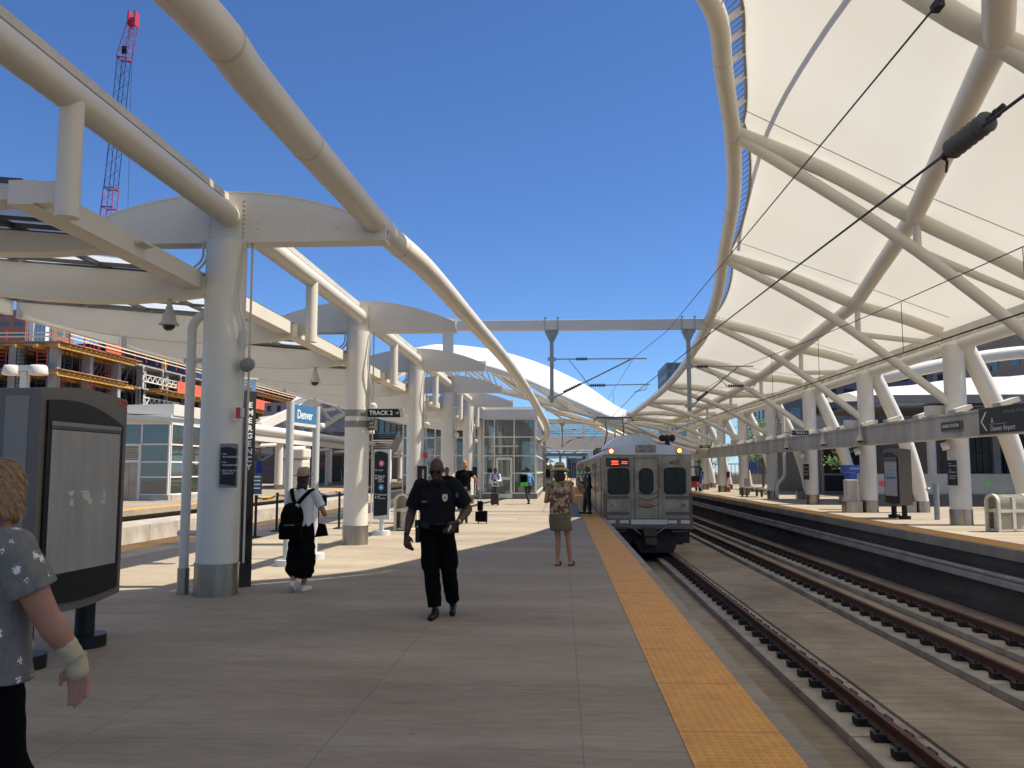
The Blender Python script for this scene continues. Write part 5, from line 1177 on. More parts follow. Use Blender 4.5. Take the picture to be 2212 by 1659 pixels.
text_mb('Denver', .22, Matrix.Translation(Vector((ctr.x, ctr.y, 2.56)) + nrm * .022) @ Matrix.Rotation(ang, 4, 'Z') @ Matrix.Rotation(R(90), 4, 'X'), .001, bold=.003).build('lettering', M_TEXTW, dv)
# wayfinding totem
wf = thing('wayfinding_sign', 'black wayfinding panel with red and blue train symbols on a single post', 'sign', (0, 0, 0))
MB().prism(rrect(0, 1.24, .46, 1.72, .01), -.03, .03, 'Y').build('frame', M_SIGNL, wf)
P = [(-.20, .46), (-.20, 2.04)] + [(-.2 + .37 * u, 2.04 + .03 * math.sin(3 * u) - .05 * u * u) for u in np.linspace(.1, 1, 8)] + [(.17, .50)] + [(.17 - .37 * u, .50 - .05 * u) for u in (.3, .6)]
b = MB().prism(P, -.04, -.031, 'Y').build('black_panel', M_SIGNB, wf)
for zc, c in ((1.76, M_LOGO), (1.17, mat('symbol_blue', (.03, .22, .45), .5))):
    s = MB().tube([(0, -.045, zc), (0, -.0405, zc)], .078, 24).build('round_symbol', c, b)
    i_ = MB(); i_.prism(rrect(0, zc + .008, .07, .07, .014, 3), -.048, -.0455, 'Y'); i_.box(-.03, -.012, -.048, -.0455, zc - .045, zc - .032); i_.box(.012, .03, -.048, -.0455, zc - .045, zc - .032); i_.build('icon', M_SIGNW, s)
    MB().prism(rrect(0, zc + .018, .045, .026, .005, 2), -.050, -.0485, 'Y').build('icon_window', c, s)
for zt, s in ((1.59, 'Track 2'), (1.45, 'Pedestrian'), (1.405, 'Bridge to'), (1.36, 'Tracks'), (1.315, '1,3,6,7,8'), (.99, 'Underground'), (.945, 'Bus'), (.90, 'Concourse')):
    text_mb(s, .048, facing((-.10, -.042, zt)), .001, 'LEFT', .0006).build('lettering', M_SIGNW, b)
for zt in (1.59, 1.45, .99):
    a = MB(); a.box(-.153, -.143, -.044, -.041, zt - .02, zt + .015)
    for q in (-1, 1): a.bar((-.148, -.0425, zt + .022), (-.148 + q * .02, -.0425, zt + .002), .009, .003, up=(0, 1, 0))
    a.build('arrow', M_SIGNW, b)
for zt in (1.39, .92): MB().tube([(-.148, -.044, zt), (-.148, -.041, zt)], .02, 16).build('round_symbol', M_SIGNW, b)
text_mb('RTD', .035, facing((-.15, -.042, 2.0)), .001).build('emblem_text', M_LOGO, b)
MB().cyl((0, 0), .055, .1, .40, 20).build('post', M_SIGNL, wf); MB().cyl((0, 0), .22, 0, .11, 28).build('base_disc', M_SIGNL, wf)
p = g(820, 1157); wf.location = (p.x, p.y + .2, 0); wf.rotation_euler = (0, 0, R(-16))
# clear plastic litter bins
M_PLAST = mat('milky_plastic', (.66, .60, .45), .35, var=.15, scale=5); 
def litter_bin(label, loc, rz, handle=False, first=True):
    t = thing('litter_bin', label, 'litter bin', (0, 0, 0), 'milky plastic arched litter bins')
    W, D, H = .46, .30, .98
    def arch(w, h): return [(-w / 2, 0), (-w / 2, h - w / 2)] + [(w / 2 * -math.cos(a), h - w / 2 + w / 2 * math.sin(a)) for a in np.linspace(.15, math.pi - .15, 12)] + [(w / 2, h - w / 2), (w / 2, 0)]
    o = arch(W, H); i_ = arch(W - .11, H - .06)
    for x_, nm in ((-.46, 'end_frame'), (.46, 'end_frame')):
        m = MB(); n = len(o)
        for k in range(n - 1):
            a, b_, c, d_ = o[k], o[k + 1], i_[k + 1], i_[k]
            v = [(x_ - .04, q[0], q[1]) for q in (a, b_, c, d_)] + [(x_ + .04, q[0], q[1]) for q in (a, b_, c, d_)]
            m.add(v, [(0, 1, 2, 3), (7, 6, 5, 4), (0, 4, 5, 1), (2, 6, 7, 3)])
        m.build(nm, M_PLAST, t)
    m = MB(); n = len(o)
    for k in range(n - 1):
        (a0, a1), (b0, b1) = o[k], o[k + 1]; m.add([(-.42, a0 * .97, a1 * .985), (.42, a0 * .97, a1 * .985), (.42, b0 * .97, b1 * .985), (-.42, b0 * .97, b1 * .985)], [(0, 1, 2, 3)], True)
    m.build('clear_hood', glass('milky_clear', (.92, .86, .68), .03, .35), t)
    m = MB(); m.box(-.42, .42, -.235, .235, .02, .07); m.box(-.05, .05, -.235, .235, .02, .9); m.box(-.42, .42, -.236, .236, .50, .58); m.build('cross_frame', M_PLAST, t)
    m = MB(); m.cyl((-.22, 0), .16, .08, .6, 16); m.cyl((.22, 0), .16, .08, .6, 16); m.build('inner_bag', mat('bag_inside', (.62, .56, .44), .7, var=.3, scale=8), t)
    if handle:
        m = MB(); m.tube([(.56, -.1, 0.05), (.52, -.12, .9)], .022, 10); m.build('pole', M_STEEL, t); m = MB(); m.bar((.50, -.12, .9), (.62, -.12, .84), .06); m.bar((.62, -.12, .86), (.74, -.12, .62), .045); m.bar((.50, -.12, .78), (.52, -.12, .95), .07); m.build('lever', M_BLACK, t)
    t.location = loc; t.rotation_euler = (0, 0, rz)
p = g(872, 1146); litter_bin('milky plastic arched litter bin behind the officer, right of the wayfinding panel', (p.x + .1, p.y + .3, 0), R(75))
p = g(2178, 1148); litter_bin('milky plastic arched litter bin with a black lever near the nearest right-hand column', (p.x, p.y, 0), R(18), True)
# stanchions with belts
def stanchion(k, p, label, sign=False):
    t = thing('stanchion', label, 'stanchion', (p.x, p.y, 0), 'black belt stanchions')
    MB().cyl((p.x, p.y), .032, .03, .98, 14).build('post', M_BLACK, t); MB().lathe((p.x, p.y, 0), [(.17, 0), (.17, .015), (.05, .045), (.0, .05)], 24).build('base', M_BLACK, t)
    MB().cyl((p.x, p.y), .04, .90, 1.0, 14).build('belt_head', M_BLACK, t)
    if sign:
        b = MB().box(p.x - .13, p.x + .13, p.y - .02, p.y + .01, 1.02, 1.52).build('notice', mat('notice_teal', (.02, .09, .13), .4), t); m = MB()
        for q in range(4): m.box(p.x - .07, p.x + .10, p.y - .024, p.y - .021, 1.42 - q * .09, 1.45 - q * .09)
        m.build('print_lines', M_SIGNW, b)
SP = [(551, 1161, 1), (597, 1148, 0), (687, 1137, 0), (732, 1142, 0), (905, 1100, 1), (921, 1092, 0), (952, 1090, 0)]
SG = [g(x, y) for x, y, _ in SP]
names = ('stanchion with a teal notice just right of the emergency pylon', 'stanchion left of the blue station sign', 'stanchion hidden partly behind the woman with the rucksack', 'stanchion just left of the second column', 'stanchion with a dark notice beside the third column', 'stanchion between the third and fourth columns', 'stanchion near the man in the black polo shirt')
for k, (p, (_, _, s)) in enumerate(zip(SG, SP)): stanchion(k, p, names[k], bool(s))
def belt(a, b, m, label):
    r = []; a = a.copy(); b = b.copy(); a.z = b.z = .95
    for k in range(13): u = k / 12; p = a.lerp(b, u); s = -.07 * 4 * u * (1 - u); r.append([(p.x, p.y, p.z - .025 + s), (p.x, p.y, p.z + .025 + s)])
    mb = MB().grid(r); o = solo(mb, 'barrier_belt', m, label, 'barrier belt', 'barrier belts'); md = o.modifiers.new('t', 'SOLIDIFY'); md.thickness = .003
M_BELTY = mat('belt_yellow_black', (.55, .38, .08), .7, col2=(.04, .04, .05), scale=3, detail=0); M_BELTB = mat('belt_blue', (.06, .18, .42), .6)
belt(SG[0], SG[1], M_BELTY, 'yellow and dark barrier belt between the pylon stanchion and the next'); belt(SG[1], SG[2], M_BELTY, 'yellow and dark barrier belt passing behind the blue sign post'); belt(SG[2], SG[3], M_BELTB, 'blue printed barrier belt right of the straw hat woman with rucksack')
# double head lamps on the left platform
def lamp(x, y, z, label):
    t = thing('street_lamp', label, 'lamp', (x, y, 0), 'white double headed platform lamps')
    MB().box(x - .11, x + .11, y - .11, y + .11, 0, z - .1).build('pole', M_WHITE, t)
    for s in (-1, 1): MB().lathe((x + s * .45, y, z - .2), [(.0, 0), (.30, 0), (.31, .02), (.28, .26), (.24, .32), (0, .34)], 20).build('lamp_head', M_WHITE, t); 
    MB().box(x - .3, x + .3, y - .1, y + .1, z - .08, z + .12).build('cross_arm', M_WHITE, t)
p = at(55, 797, 28); lamp(p.x, 28, p.z, 'white double headed lamp above the large board at the left edge')
p = at(680, 918, 62); lamp(p.x, 62, p.z, 'white double headed lamp seen under the blue station sign')
p = at(788, 932, 66); lamp(p.x, 66, p.z, 'white double headed lamp seen just right of the second column')
# far left platform things
kk = thing('ticket_kiosk', 'white rounded kiosk between the columns of the left-hand platform', 'kiosk', (-21.6, 70, 0)); p = g(638, 1056)
MB().box(p.x - .9, p.x + .9, p.y - 1, p.y + 1, .02, 2.5).build('body', M_WHITE, kk, bevel=.2); MB().box(p.x - 1, p.x + 1, p.y - 1.1, p.y + 1.1, 2.55, 3.4).build('top', M_WHITE, kk, bevel=.15)
for k, (vx, vy, Y_, w_, h_, m_, nm, lb) in enumerate(((560, 1015, 78, .5, 1.6, mat('panel_blue', (.03, .06, .5), .5), 'advert_panel', 'bright blue upright panel on the left-hand platform near the pylon'), (684, 1000, 80, .5, 3.0, M_SIGNB, 'dark_totem', 'slim dark totem on the left-hand platform behind the straw hat'), (790, 1020, 84, 1.0, 2.6, M_SIGNB, 'dark_board', 'dark board at the foot of the bridge stairs'))):
    p = at(vx, vy, Y_); m = MB(); m.box(p.x - w_ / 2, p.x + w_ / 2, Y_ - .1, Y_ + .1, p.z - h_ / 2, p.z + h_ / 2); m.box(p.x - .06, p.x + .06, Y_ - .05, Y_ + .05, 0, p.z); solo(m, nm, m_, lb, 'panel')
# column 3 plate etc
np_ = thing('name_plate', 'tall dark plate with vertical white lettering fixed to the third column', 'sign', (-4.2, 26.1, 1.3))
MB().box(-4.33, -4.05, 26.10, 26.14, .82, 1.72).build('plate', M_SIGNB, np_); MB().box(-4.35, -4.03, 26.141, 26.16, .80, 1.74).build('frame', M_SIGNL, np_)
text_mb('UNION STATION', .085, Matrix.Translation((-4.15, 26.095, 1.28)) @ Matrix.Rotation(R(90), 4, 'X') @ Matrix.Rotation(R(90), 4, 'Z'), .001, bold=.001).build('lettering', M_SIGNW, np_)
for k, (y, lb) in enumerate(((41.68, 'small dark number plate on the fifth column'), (49.3, 'small dark number plate on the sixth column'))): solo(MB().box(-4.22, -4.0, y - .34, y - .30, 1.2, 1.75), 'column_plate', M_SIGNB, lb, 'sign', 'dark plates on the far columns')
# right platform signs and objects
us = thing('station_plate', 'small black plate reading UNION STATION on the side of the girder', 'sign', (11.0, 25.1, 2.8))
RYF = lambda x, y, z: Matrix.Translation((x, y, z)) @ Matrix.Rotation(R(-90), 4, 'Z') @ Matrix.Rotation(R(90), 4, 'X')
MB().box(10.965, 10.977, 24.55, 25.85, 2.69, 2.97).build('frame', M_GREY, us); MB().box(10.955, 10.964, 24.60, 25.80, 2.72, 2.94).build('panel', M_SIGNB, us); text_mb('UNION STATION', .135, RYF(10.953, 25.2, 2.83), .001, bold=.002).build('lettering', M_SIGNW, us)
da = thing('airport_sign', 'long black Denver Airport sign with an arrow on the girder at the right edge', 'sign', (10.9, 21.5, 2.8))
MB().box(10.93, 10.977, 18.6, 23.45, 2.50, 3.18).build('panel', M_SIGNB, da); MB().box(10.92, 10.929, 18.6, 23.45, 2.50, 2.52).build('edge', M_GREY, da)
text_mb('A', .20, RYF(10.927, 22.75, 2.84), .001).build('lettering', M_SIGNW, da); text_mb('Denver Airport', .19, RYF(10.927, 22.85, 2.64), .001, 'LEFT').build('lettering', M_SIGNW, da); text_mb('University of Colorado  A Line', .14, RYF(10.927, 21.3, 3.04), .001, bold=-.0005).build('lettering', mat('faint_sign_text', (.2, .25, .27), .5), da)
a = MB(); a.bar((10.925, 23.32, 2.84), (10.925, 23.05, 3.08), .05, .005, up=(1, 0, 0)); a.bar((10.925, 23.32, 2.84), (10.925, 23.05, 2.60), .05, .005, up=(1, 0, 0)); a.build('arrow', M_SIGNW, da)
MB().box(10.925, 10.929, 22.0, 22.9, 2.75, 2.757).build('line', M_SIGNW, da)
for k, y in enumerate((26.44, 34.06, 41.68)):
    t = thing('speaker', 'pale speaker canister under the girder at the %s right-hand column' % ('nearest', 'second', 'third')[k], 'speaker', (11.2, y - .2, 2.3), 'speaker canisters on the columns')
    MB().lathe((0, 0, 0), [(0, 0), (.12, 0), (.12, .2), (0, .2)], 20).xform(Matrix.Translation((11.1, y - .25, 2.26)) @ Matrix.Rotation(R(70), 4, 'Y') @ Matrix.Rotation(R(20), 4, 'X')).build('canister', M_WHITE, t)
    MB().tube([(11.2, y - .2, 2.3), (11.3, y - .1, 2.49)], .02, 8).build('bracket', M_GREY, t)
for k, (y, lb) in enumerate(((26.1, 'black rules plate hanging on the left of the nearest right-hand column'), (41.3, 'black rules plate on the third right-hand column'))):
    t = thing('rules_plate', lb, 'sign', (11.3, y, 1.5), 'black rules plates'); MB().box(11.2, 11.46, y - .03, y, 1.15, 1.88).build('panel', M_SIGNB, t); 
    for q, s_ in enumerate(('• NO', ' SKATEBOARDING', '• NO', ' ROLLERBLADING', '• BICYCLES MUST', ' DISMOUNT')): text_mb(s_, .034, facing((11.215, y - .032, 1.78 - q * .065 - (q // 2) * .05)), .001, 'LEFT').build('lettering', M_SIGNW, t)
p = g(2025, 1123)
bo = thing('bollard', 'slim grey metal post with a small side tap on the right-hand platform', 'post', (p.x, p.y, 0)); MB().cyl((p.x, p.y), .085, 0, 1.12, 18).build('shaft', M_GALV, bo); m = MB(); m.cyl((p.x, p.y), .10, 1.12, 1.16, 18); m.tube([(p.x, p.y, 1.0), (p.x - .25, p.y, 1.0)], .03, 8); m.ball((p.x - .25, p.y, .97), .06, 8); m.build('tap', M_GALV, bo)
p = at(1847, 1045, 36.5); tm = thing('ticket_machine', 'blue topped ticket machine behind the second right-hand column', 'machine', (p.x, 36.5, 0))
MB().box(p.x - .45, p.x + .55, 36.2, 36.9, 1.48, 1.80).build('blue_sign', mat('machine_blue', (.025, .09, .38), .4), tm); text_mb('tickets', .14, facing((p.x - .1, 36.195, 1.66)), .001).build('lettering', M_SIGNW, tm)
MB().box(p.x - .3, p.x - .0, 36.25, 36.85, 1.16, 1.47).build('blue_panel', MT['machine_blue'], tm); MB().box(p.x - .0, p.x + .5, 36.24, 36.85, 0, 1.47).build('cabinet', mat('machine_tan', (.34, .29, .24), .6), tm); MB().box(p.x - .3, p.x - .01, 36.25, 36.85, 0, 1.15).build('cabinet', M_SIGNL, tm)
wc = solo(MB().box(11.0, 11.42, 34.5, 34.95, .25, 1.22), 'utility_cabinet', M_WHITE, 'white metal utility cabinet left of the second right-hand column', 'cabinet', bevel=.02)
solo(MB().box(10.7, 11.3, 33.7, 34.3, 0, .42), 'steel_footing', M_STEEL, 'square steel footing box beside the second right-hand column', 'footing', bevel=.01)
bn = thing('bench', 'dark slatted bench against the mural wall', 'bench', (24.5, 38.9, 0)); MB().box(22.9, 24.9, 38.5, 38.95, .42, .47).build('seat', M_BLACK, bn); MB().box(22.9, 24.9, 38.96, 39.0, .5, .95).build('backrest', M_BLACK, bn)
for x in (23.0, 24.8): MB().box(x - .03, x + .03, 38.52, 38.95, 0, .419).build('leg', M_BLACK, bn)
# utility cart
p = g(1499, 1062); uc = thing('utility_cart', 'black and red utility cart parked on the far right-hand platform', 'cart', (p.x, p.y, 0))
x, y = p.x, p.y + .3
MB().box(x - .55, x + .5, y, y + 2, .35, .75).build('body', M_RED, uc, bevel=.03); MB().box(x - .5, x + .45, y + .1, y + 1.6, .76, 1.15).build('seat', M_BLACK, uc); MB().box(x - .6, x + .6, y - .1, y + 1.9, 1.78, 1.86).build('roof', M_BLACK, uc)
for a_, b_ in ((-.5, 0), (.5, 0), (-.5, 1.7), (.5, 1.7)): MB().cyl((x + a_, y + b_), .025, .75, 1.78, 8).build('roof_post', M_BLACK, uc); MB().tube([(x + a_ - .06, y + b_ + .1, .22), (x + a_ + .06, y + b_ + .1, .22)], .22, 16).build('wheel', M_RUBBER, uc)
for a_ in (-.35, .35): MB().tube([(x + a_, y - .02, .6), (x + a_, y, .6)], .07, 12).build('headlight', M_SIGNL, uc)
# luggage cart
p = g(1629, 1074); lc = thing('luggage_cart', 'flat antique luggage cart with spoked wheels near the fourth right-hand column', 'cart', (p.x, p.y, 0)); x, y = p.x, p.y
MB().box(x - .5, x + .55, y - .2, y + 1.6, .50, .58).build('deck', mat('grey_wood', (.24, .23, .21), .8), lc)
for a_ in (-.42, .45):
    for b_ in (0, 1.3): MB().tube([(x + a_ - .03, y + b_, .24), (x + a_ + .03, y + b_, .24)], .24, 20).build('wheel', mat('wheel_brown', (.08, .06, .05), .7), lc)
MB().box(x - .3, x - .05, y + .9, y + 1.2, .59, 1.1).build('crate', mat('crate_tan', (.35, .3, .24), .8), lc)
pp = g(1618, 1066); ps = thing('post_sign', 'thin post with a blue square sign beside the man in the light blue shirt', 'sign', (pp.x, pp.y, 0)); MB().box(pp.x - .05, pp.x + .05, pp.y - .05, pp.y + .05, 0, 2.4).build('post', M_DGREY, ps); MB().box(pp.x - .1, pp.x + .5, pp.y - .09, pp.y - .05, 1.6, 2.1).build('panel', MT['machine_blue'], ps)
# second train far left of the tracks
tr2 = train_car(94, 24, True, 'distant silver train car standing beyond the glass pavilion, behind the straw hat', cx=-2.5)
sgn = thing('signal', 'green track signal lamp glowing low beside the distant tracks', 'signal', (.3, 122, 0)); p = at(1215 + 4, 1021, 122)
MB().box(p.x - .08, p.x + .08, 121.9, 122.1, TZ, p.z).build('post', M_DGREY, sgn); MB().box(p.x - .25, p.x + .25, 121.8, 122.1, p.z - .3, p.z + .5).build('housing', M_BLACK, sgn); MB().tube([(p.x, 121.75, p.z), (p.x, 121.8, p.z)], .22, 16).build('lens', emit('signal_green', (.05, .9, .45), 2), sgn)
dr_ = MB()
for k in range(24): dr_.box(-2.55 + k * .045, -2.53 + k * .045, 28.6, 29.0, .001, .008)
solo(dr_, 'drain_grate', M_SIGNL, 'pale slotted drain grate in the paving beyond the officer', 'drain')
gp = MB(); gp.box(-9.0, 1.2, 31.2, 31.32, .001, .007); solo(gp, 'expansion_joint', M_GREY, 'dark expansion joint strip crossing the sunlit platform', 'joint')
# ---------------------------------------------------------------- people
def remesh(mb, name, mt, parent, voxel, smooth=5, noise=0, nscale=8, label=None):
    org = ORG.get(parent, Vector((0, 0, 0)))
    me = bpy.data.meshes.new('tmp'); me.from_pydata(mb.v, [], mb.f); me.update()
    import bmesh
    b = bmesh.new(); b.from_mesh(me); bmesh.ops.recalc_face_normals(b, faces=b.faces); b.to_mesh(me); b.free()
    o = bpy.data.objects.new('tmp', me); COL.objects.link(o)
    r = o.modifiers.new('r', 'REMESH'); r.mode = 'VOXEL'; r.voxel_size = voxel; r.use_smooth_shade = True
    s = o.modifiers.new('s', 'SMOOTH'); s.factor = .5; s.iterations = smooth
    bpy.context.view_layer.update()
    m2 = bpy.data.meshes.new_from_object(o.evaluated_get(bpy.context.evaluated_depsgraph_get()))
    bpy.data.objects.remove(o); bpy.data.meshes.remove(me)
    n = len(m2.vertices); co = np.empty(n * 3, dtype=np.float32); m2.vertices.foreach_get('co', co); co = co.reshape(-1, 3)
    if noise:
        no = np.empty(n * 3, dtype=np.float32); m2.vertices.foreach_get('normal', no); no = no.reshape(-1, 3)
        q = co * nscale
        f = np.sin(q[:, 0] * 2.1 + 1.7 * np.sin(q[:, 2] * 1.3 + q[:, 1])) * np.sin(q[:, 2] * 2.7 + 2.0 * np.sin(q[:, 0] * 1.1)) + .5 * np.sin(q[:, 2] * 6.1 + 3 * np.sin(q[:, 1] * 2.3 + q[:, 0] * 1.9))
        co = co + no * (f * noise)[:, None]
    co = co - np.array([org.x, org.y, org.z], dtype=np.float32)
    m2.vertices.foreach_set('co', co.ravel()); m2.update(); m2.name = name
    m2.polygons.foreach_set('use_smooth', [True] * len(m2.polygons))
    m2.materials.clear(); m2.materials.append(mt)
    ob = bpy.data.objects.new(name, m2); COL.objects.link(ob); ob.parent = parent; ORG[ob] = org
    if label: ob['label'] = label
    return ob
def cap(m, a, b, ra, rb, n=16):
    a, b = Vector(a), Vector(b); m.ball(a, ra, 8); m.ball(b, rb, 8); m.tube([a, b], [ra, rb], n)
def chain(m, P, r):
    for k in range(len(P) - 1): cap(m, P[k], P[k + 1], r[k], r[k + 1])
def hand(m, w, d, side, s=1.0, curl=.6, out=None, fat=1.0):
    """w wrist, d direction of the hand, side: direction of the thumb"""
    w, d, side = Vector(w), Vector(d).normalized(), Vector(side); side = (side - d * side.dot(d)).normalized(); nrm = d.cross(side)
    if out is not None and nrm.dot(Vector(out)) < 0: nrm = -nrm
    pe = w + d * .085 * s
    for k in range(4):
        off = side * (.030 - .020 * k) * s
        cap(m, w + d * .015 * s + off * .6, pe + off, .013 * s, .0125 * s, 8)
        L = (.040, .046, .042, .032)[k] * s; p0 = pe + off; a = curl * (.8 + .12 * k)
        d1 = (d * math.cos(a) + nrm * math.sin(a)).normalized(); p1 = p0 + d1 * L; d2 = (d * math.cos(a * 2.1) + nrm * math.sin(a * 2.1)).normalized(); p2 = p1 + d2 * L * .75
        cap(m, p0, p1, .0108 * s * fat, .0100 * s * fat, 8); cap(m, p1, p2, .0100 * s * fat, .0085 * s * fat, 8)
    t0 = w + d * .022 * s + side * .022 * s; t1 = t0 + (d * .6 + side * .8).normalized() * .040 * s; t2 = t1 + (d * .95 + side * .15 + nrm * .3).normalized() * .032 * s
    cap(m, t0, t1, .0135 * s, .011 * s, 8); cap(m, t1, t2, .011 * s, .0085 * s, 8)
SKIN_D = mat('skin_dark', (.105, .050, .029), .5, var=.3, scale=14, spec=.3); SKIN_L = mat('skin_light', (.37, .165, .09), .55, var=.12, scale=10, bump=.05); SKIN_T = mat('skin_tan', (.36, .18, .10), .5, var=.12, scale=10); SKIN_B = mat('skin_brown', (.12, .06, .035), .5)
def person(label, loc, rz, H, sp):
    """canonical pose faces -Y; x grows to the viewer's right; sizes for 1.75 m"""
    s = H / 1.75; g_ = sp.get('girth', 1.0); vx = sp.get('voxel', .012); t = thing('person', label, 'person', (0, 0, 0)); t['category'] = 'person'
    V = lambda p: Vector(p) * s
    skin = sp['skin']; lean = sp.get('lean', 0)
    def T(x, y, z): return Vector((x, y + (z - .95) * lean if z > .95 else y, z)) * s
    hp = Vector(sp.get('head', (0, 0, 0)))                    # head shift / tilt forward
    hc = T(0, -.015, 1.64) + V(hp); yaw = R(sp.get('yaw', 0)); HM = Matrix.Translation(hc) @ Matrix.Rotation(yaw, 4, 'Z') @ Matrix.Rotation(R(sp.get('nod', 0)), 4, 'X')
    HP = lambda x, y, z: HM @ (Vector((x, y, z)) * s)
    b = MB()
    # head
    hb = MB(); hb.ball((0, .01, .03), .1, 12, (.76, .95, 1.0)); hb.ball((0, -.022, -.030), .1, 12, (.68, .70, .88)); hb.ball((0, -.045, -.085), .035, 8, (1.0, .9, .7))
    hb.tube([(0, -.085, .012), (0, -.108, -.028)], [.010, .016], 8); hb.ball((0, -.104, -.030), .016, 6); hb.ball((0, -.086, -.066), .016, 6, (1.5, .7, .55)); hb.ball((0, -.084, .024), .02, 6, (2.1, .5, .5))
    for q in (-1, 1): hb.ball((q * .077, .012, -.01), .03, 8, (.35, .6, 1.0)); hb.ball((q * .042, -.062, -.03), .028, 6)
    hb.v = [tuple(HM @ (Vector(v) * s)) for v in hb.v]; b.merge(hb)
    cap(b, T(0, .015, 1.44), HP(0, .01, -.07), .060 * s * g_ ** .5, .053 * s)
    b.ball(T(0, .0, 1.30), .1 * s, 10, (1.62 * g_, 1.05 * g_, 1.75)); b.ball(T(0, 0, 1.10), .1 * s, 10, (1.38 * g_, 1.02 * g_, 1.5)); b.ball(T(0, .0, .96), .1 * s, 10, (1.60 * g_, 1.12 * g_, 1.25))
    arms = {}
    for q, k in ((-1, 'L'), (1, 'R')):
        A = sp[k]; sh = T(q * A.get('sw', .185), 0, A.get('sz', 1.42)); el = V(A['el']); wr = V(A['wr']); ar = A.get('ar', 1.0) * s
        cap(b, T(q * .06, 0, 1.44), sh, .058 * s, .058 * s); chain(b, [sh, sh.lerp(el, .45), el, el.lerp(wr, .3), wr], [.054 * ar, .047 * ar, .039 * ar, .041 * ar, .026 * s * (A.get('ar', 1) ** .4)])
        hand(b, wr, A.get('hd', (wr - el)), A.get('thumb', (0, -1, 0)), s * A.get('hs', 1.12), A.get('curl', .45), A.get('palm'), A.get('fat', 1.25))
        arms[k] = (sh, el, wr)
    legs = {}
    for q, k in ((-1, 'l'), (1, 'r')):
        A = sp[k]; hip = T(q * .085, 0, .93); kn = V(A['kn']); an = V(A['an']); toe = V(A.get('toe', (A['an'][0] + q * .03, A['an'][1] - .17, .025)))
        chain(b, [hip, hip.lerp(kn, .5), kn, kn.lerp(an, .32), an], [.085 * s * g_, .070 * s, .050 * s, .052 * s, .034 * s]); heel = an + Vector((0, .03 * s, -.05 * s)) if 'heel' not in A else V(A['heel'])
        cap(b, heel, toe, .033 * s, .028 * s); cap(b, an, heel, .033 * s, .033 * s)
        legs[k] = (hip, kn, an, heel, toe)
    remesh(b, 'body', skin, t, vx, sp.get('sm', 4))
    # top
    if sp.get('top'):
        c = MB(); o = sp.get('loose', .018) * s; tp = sp['top']; hem = sp.get('hem', .90)
        c.ball(T(0, .0, 1.30), .1 * s, 12, (1.66 * g_ + o * 10, 1.10 * g_ + o * 10, 1.80)); c.ball(T(0, 0, 1.12), .1 * s, 12, (1.46 * g_ + o * 10, 1.10 * g_ + o * 10, 1.6))
        n = 20; P = []
        for zz_, rx, ry in ((hem, 1.66, 1.22), (1.0, 1.62, 1.18), (1.12, 1.5, 1.12), (1.25, 1.58, 1.12)):
            P.append([tuple(T(0, 0, zz_) + Vector(((rx * .1 * g_ * s + o) * math.cos(2 * math.pi * k / n), (ry * .1 * g_ * s + o) * math.sin(2 * math.pi * k / n), 0))) for k in range(n)])
        vs_ = [p for r_ in P for p in r_]; c.add(vs_, [(i * n + k, i * n + (k + 1) % n, (i + 1) * n + (k + 1) % n, (i + 1) * n + k) for i in range(3) for k in range(n)]); c.add(P[0], [tuple(range(n))[::-1]]); c.add(P[-1], [tuple(range(n))])
        cap(c, T(0, .015, 1.42), T(0, .01, sp.get('collar', 1.475)), .072 * s, .066 * s)
        for q, k in ((-1, 'L'), (1, 'R')):
            sh, el, wr = arms[k]; ar = sp[k].get('ar', 1.0) * s; cap(c, T(q * .06, 0, 1.43), sh, .064 * s, .068 * s); sl = sp.get('sleeve', .75)
            if sl <= 0: continue
            if sl <= 1:
                e = sh.lerp(el, sl); d_ = (el - sh).normalized(); c.ball(sh, .066 * ar, 8); c.tube([sh, e], [.066 * ar, sp.get('cuff', .062) * ar], 16)
            else: chain(c, [sh, el, el.lerp(wr, min(1, sl - 1))], [.068 * ar, .055 * ar, .043 * ar])
        tt = remesh(c, sp.get('top_name', 'shirt'), tp, t, vx, sp.get('sm', 4), sp.get('wr', .003) * s, 9)
        sp['_top'] = tt
    if sp.get('trousers'):
        c = MB(); tr_ = sp['trousers']; w_ = sp.get('leg_w', 1.25)
        c.ball(T(0, .0, .95), .1 * s, 10, (1.60 * g_ * sp.get('hipk', 1) + .05, 1.14 * g_ * sp.get('hipk', 1) + .08, 1.2)); c.tube([T(0, 0, .95), T(0, 0, sp.get('waist', 1.03))], [.158 * s * g_ * sp.get('hipk', 1), .150 * s * g_ * sp.get('hipk', 1)], 18)
        for k in ('l', 'r'):
            hip, kn, an, heel, toe = legs[k]; e = kn.lerp(an, sp.get('leg_end', .93))
            chain(c, [hip, hip.lerp(kn, .5), kn, kn.lerp(e, .4)], [.092 * s * g_ * sp.get('hipk', 1), .073 * w_ * s, .056 * w_ * s, .056 * w_ * s]); c.tube([kn.lerp(e, .4), e], [.056 * w_ * s, .050 * w_ * s], 14)
            if sp.get('cargo'): c.ball(hip.lerp(kn, .75) + Vector(((-1 if k == 'l' else 1) * .055 * s, 0, 0)), .085 * s, 8, (.75, 1, 1.35))
        remesh(c, 'trousers', tr_, t, vx, sp.get('sm', 4), .004 * s, 8)
    if sp.get('shoes'):
        for k in ('l', 'r'):
            hip, kn, an, heel, toe = legs[k]; c = MB(); cap(c, heel + Vector((0, .005, .0)), toe, .042 * s, .038 * s); cap(c, an + Vector((0, 0, -.01)), heel, .044 * s, .042 * s)
            d_ = (toe - heel).normalized(); 
            remesh(c, 'shoe', sp['shoes'], t, .010, 2)
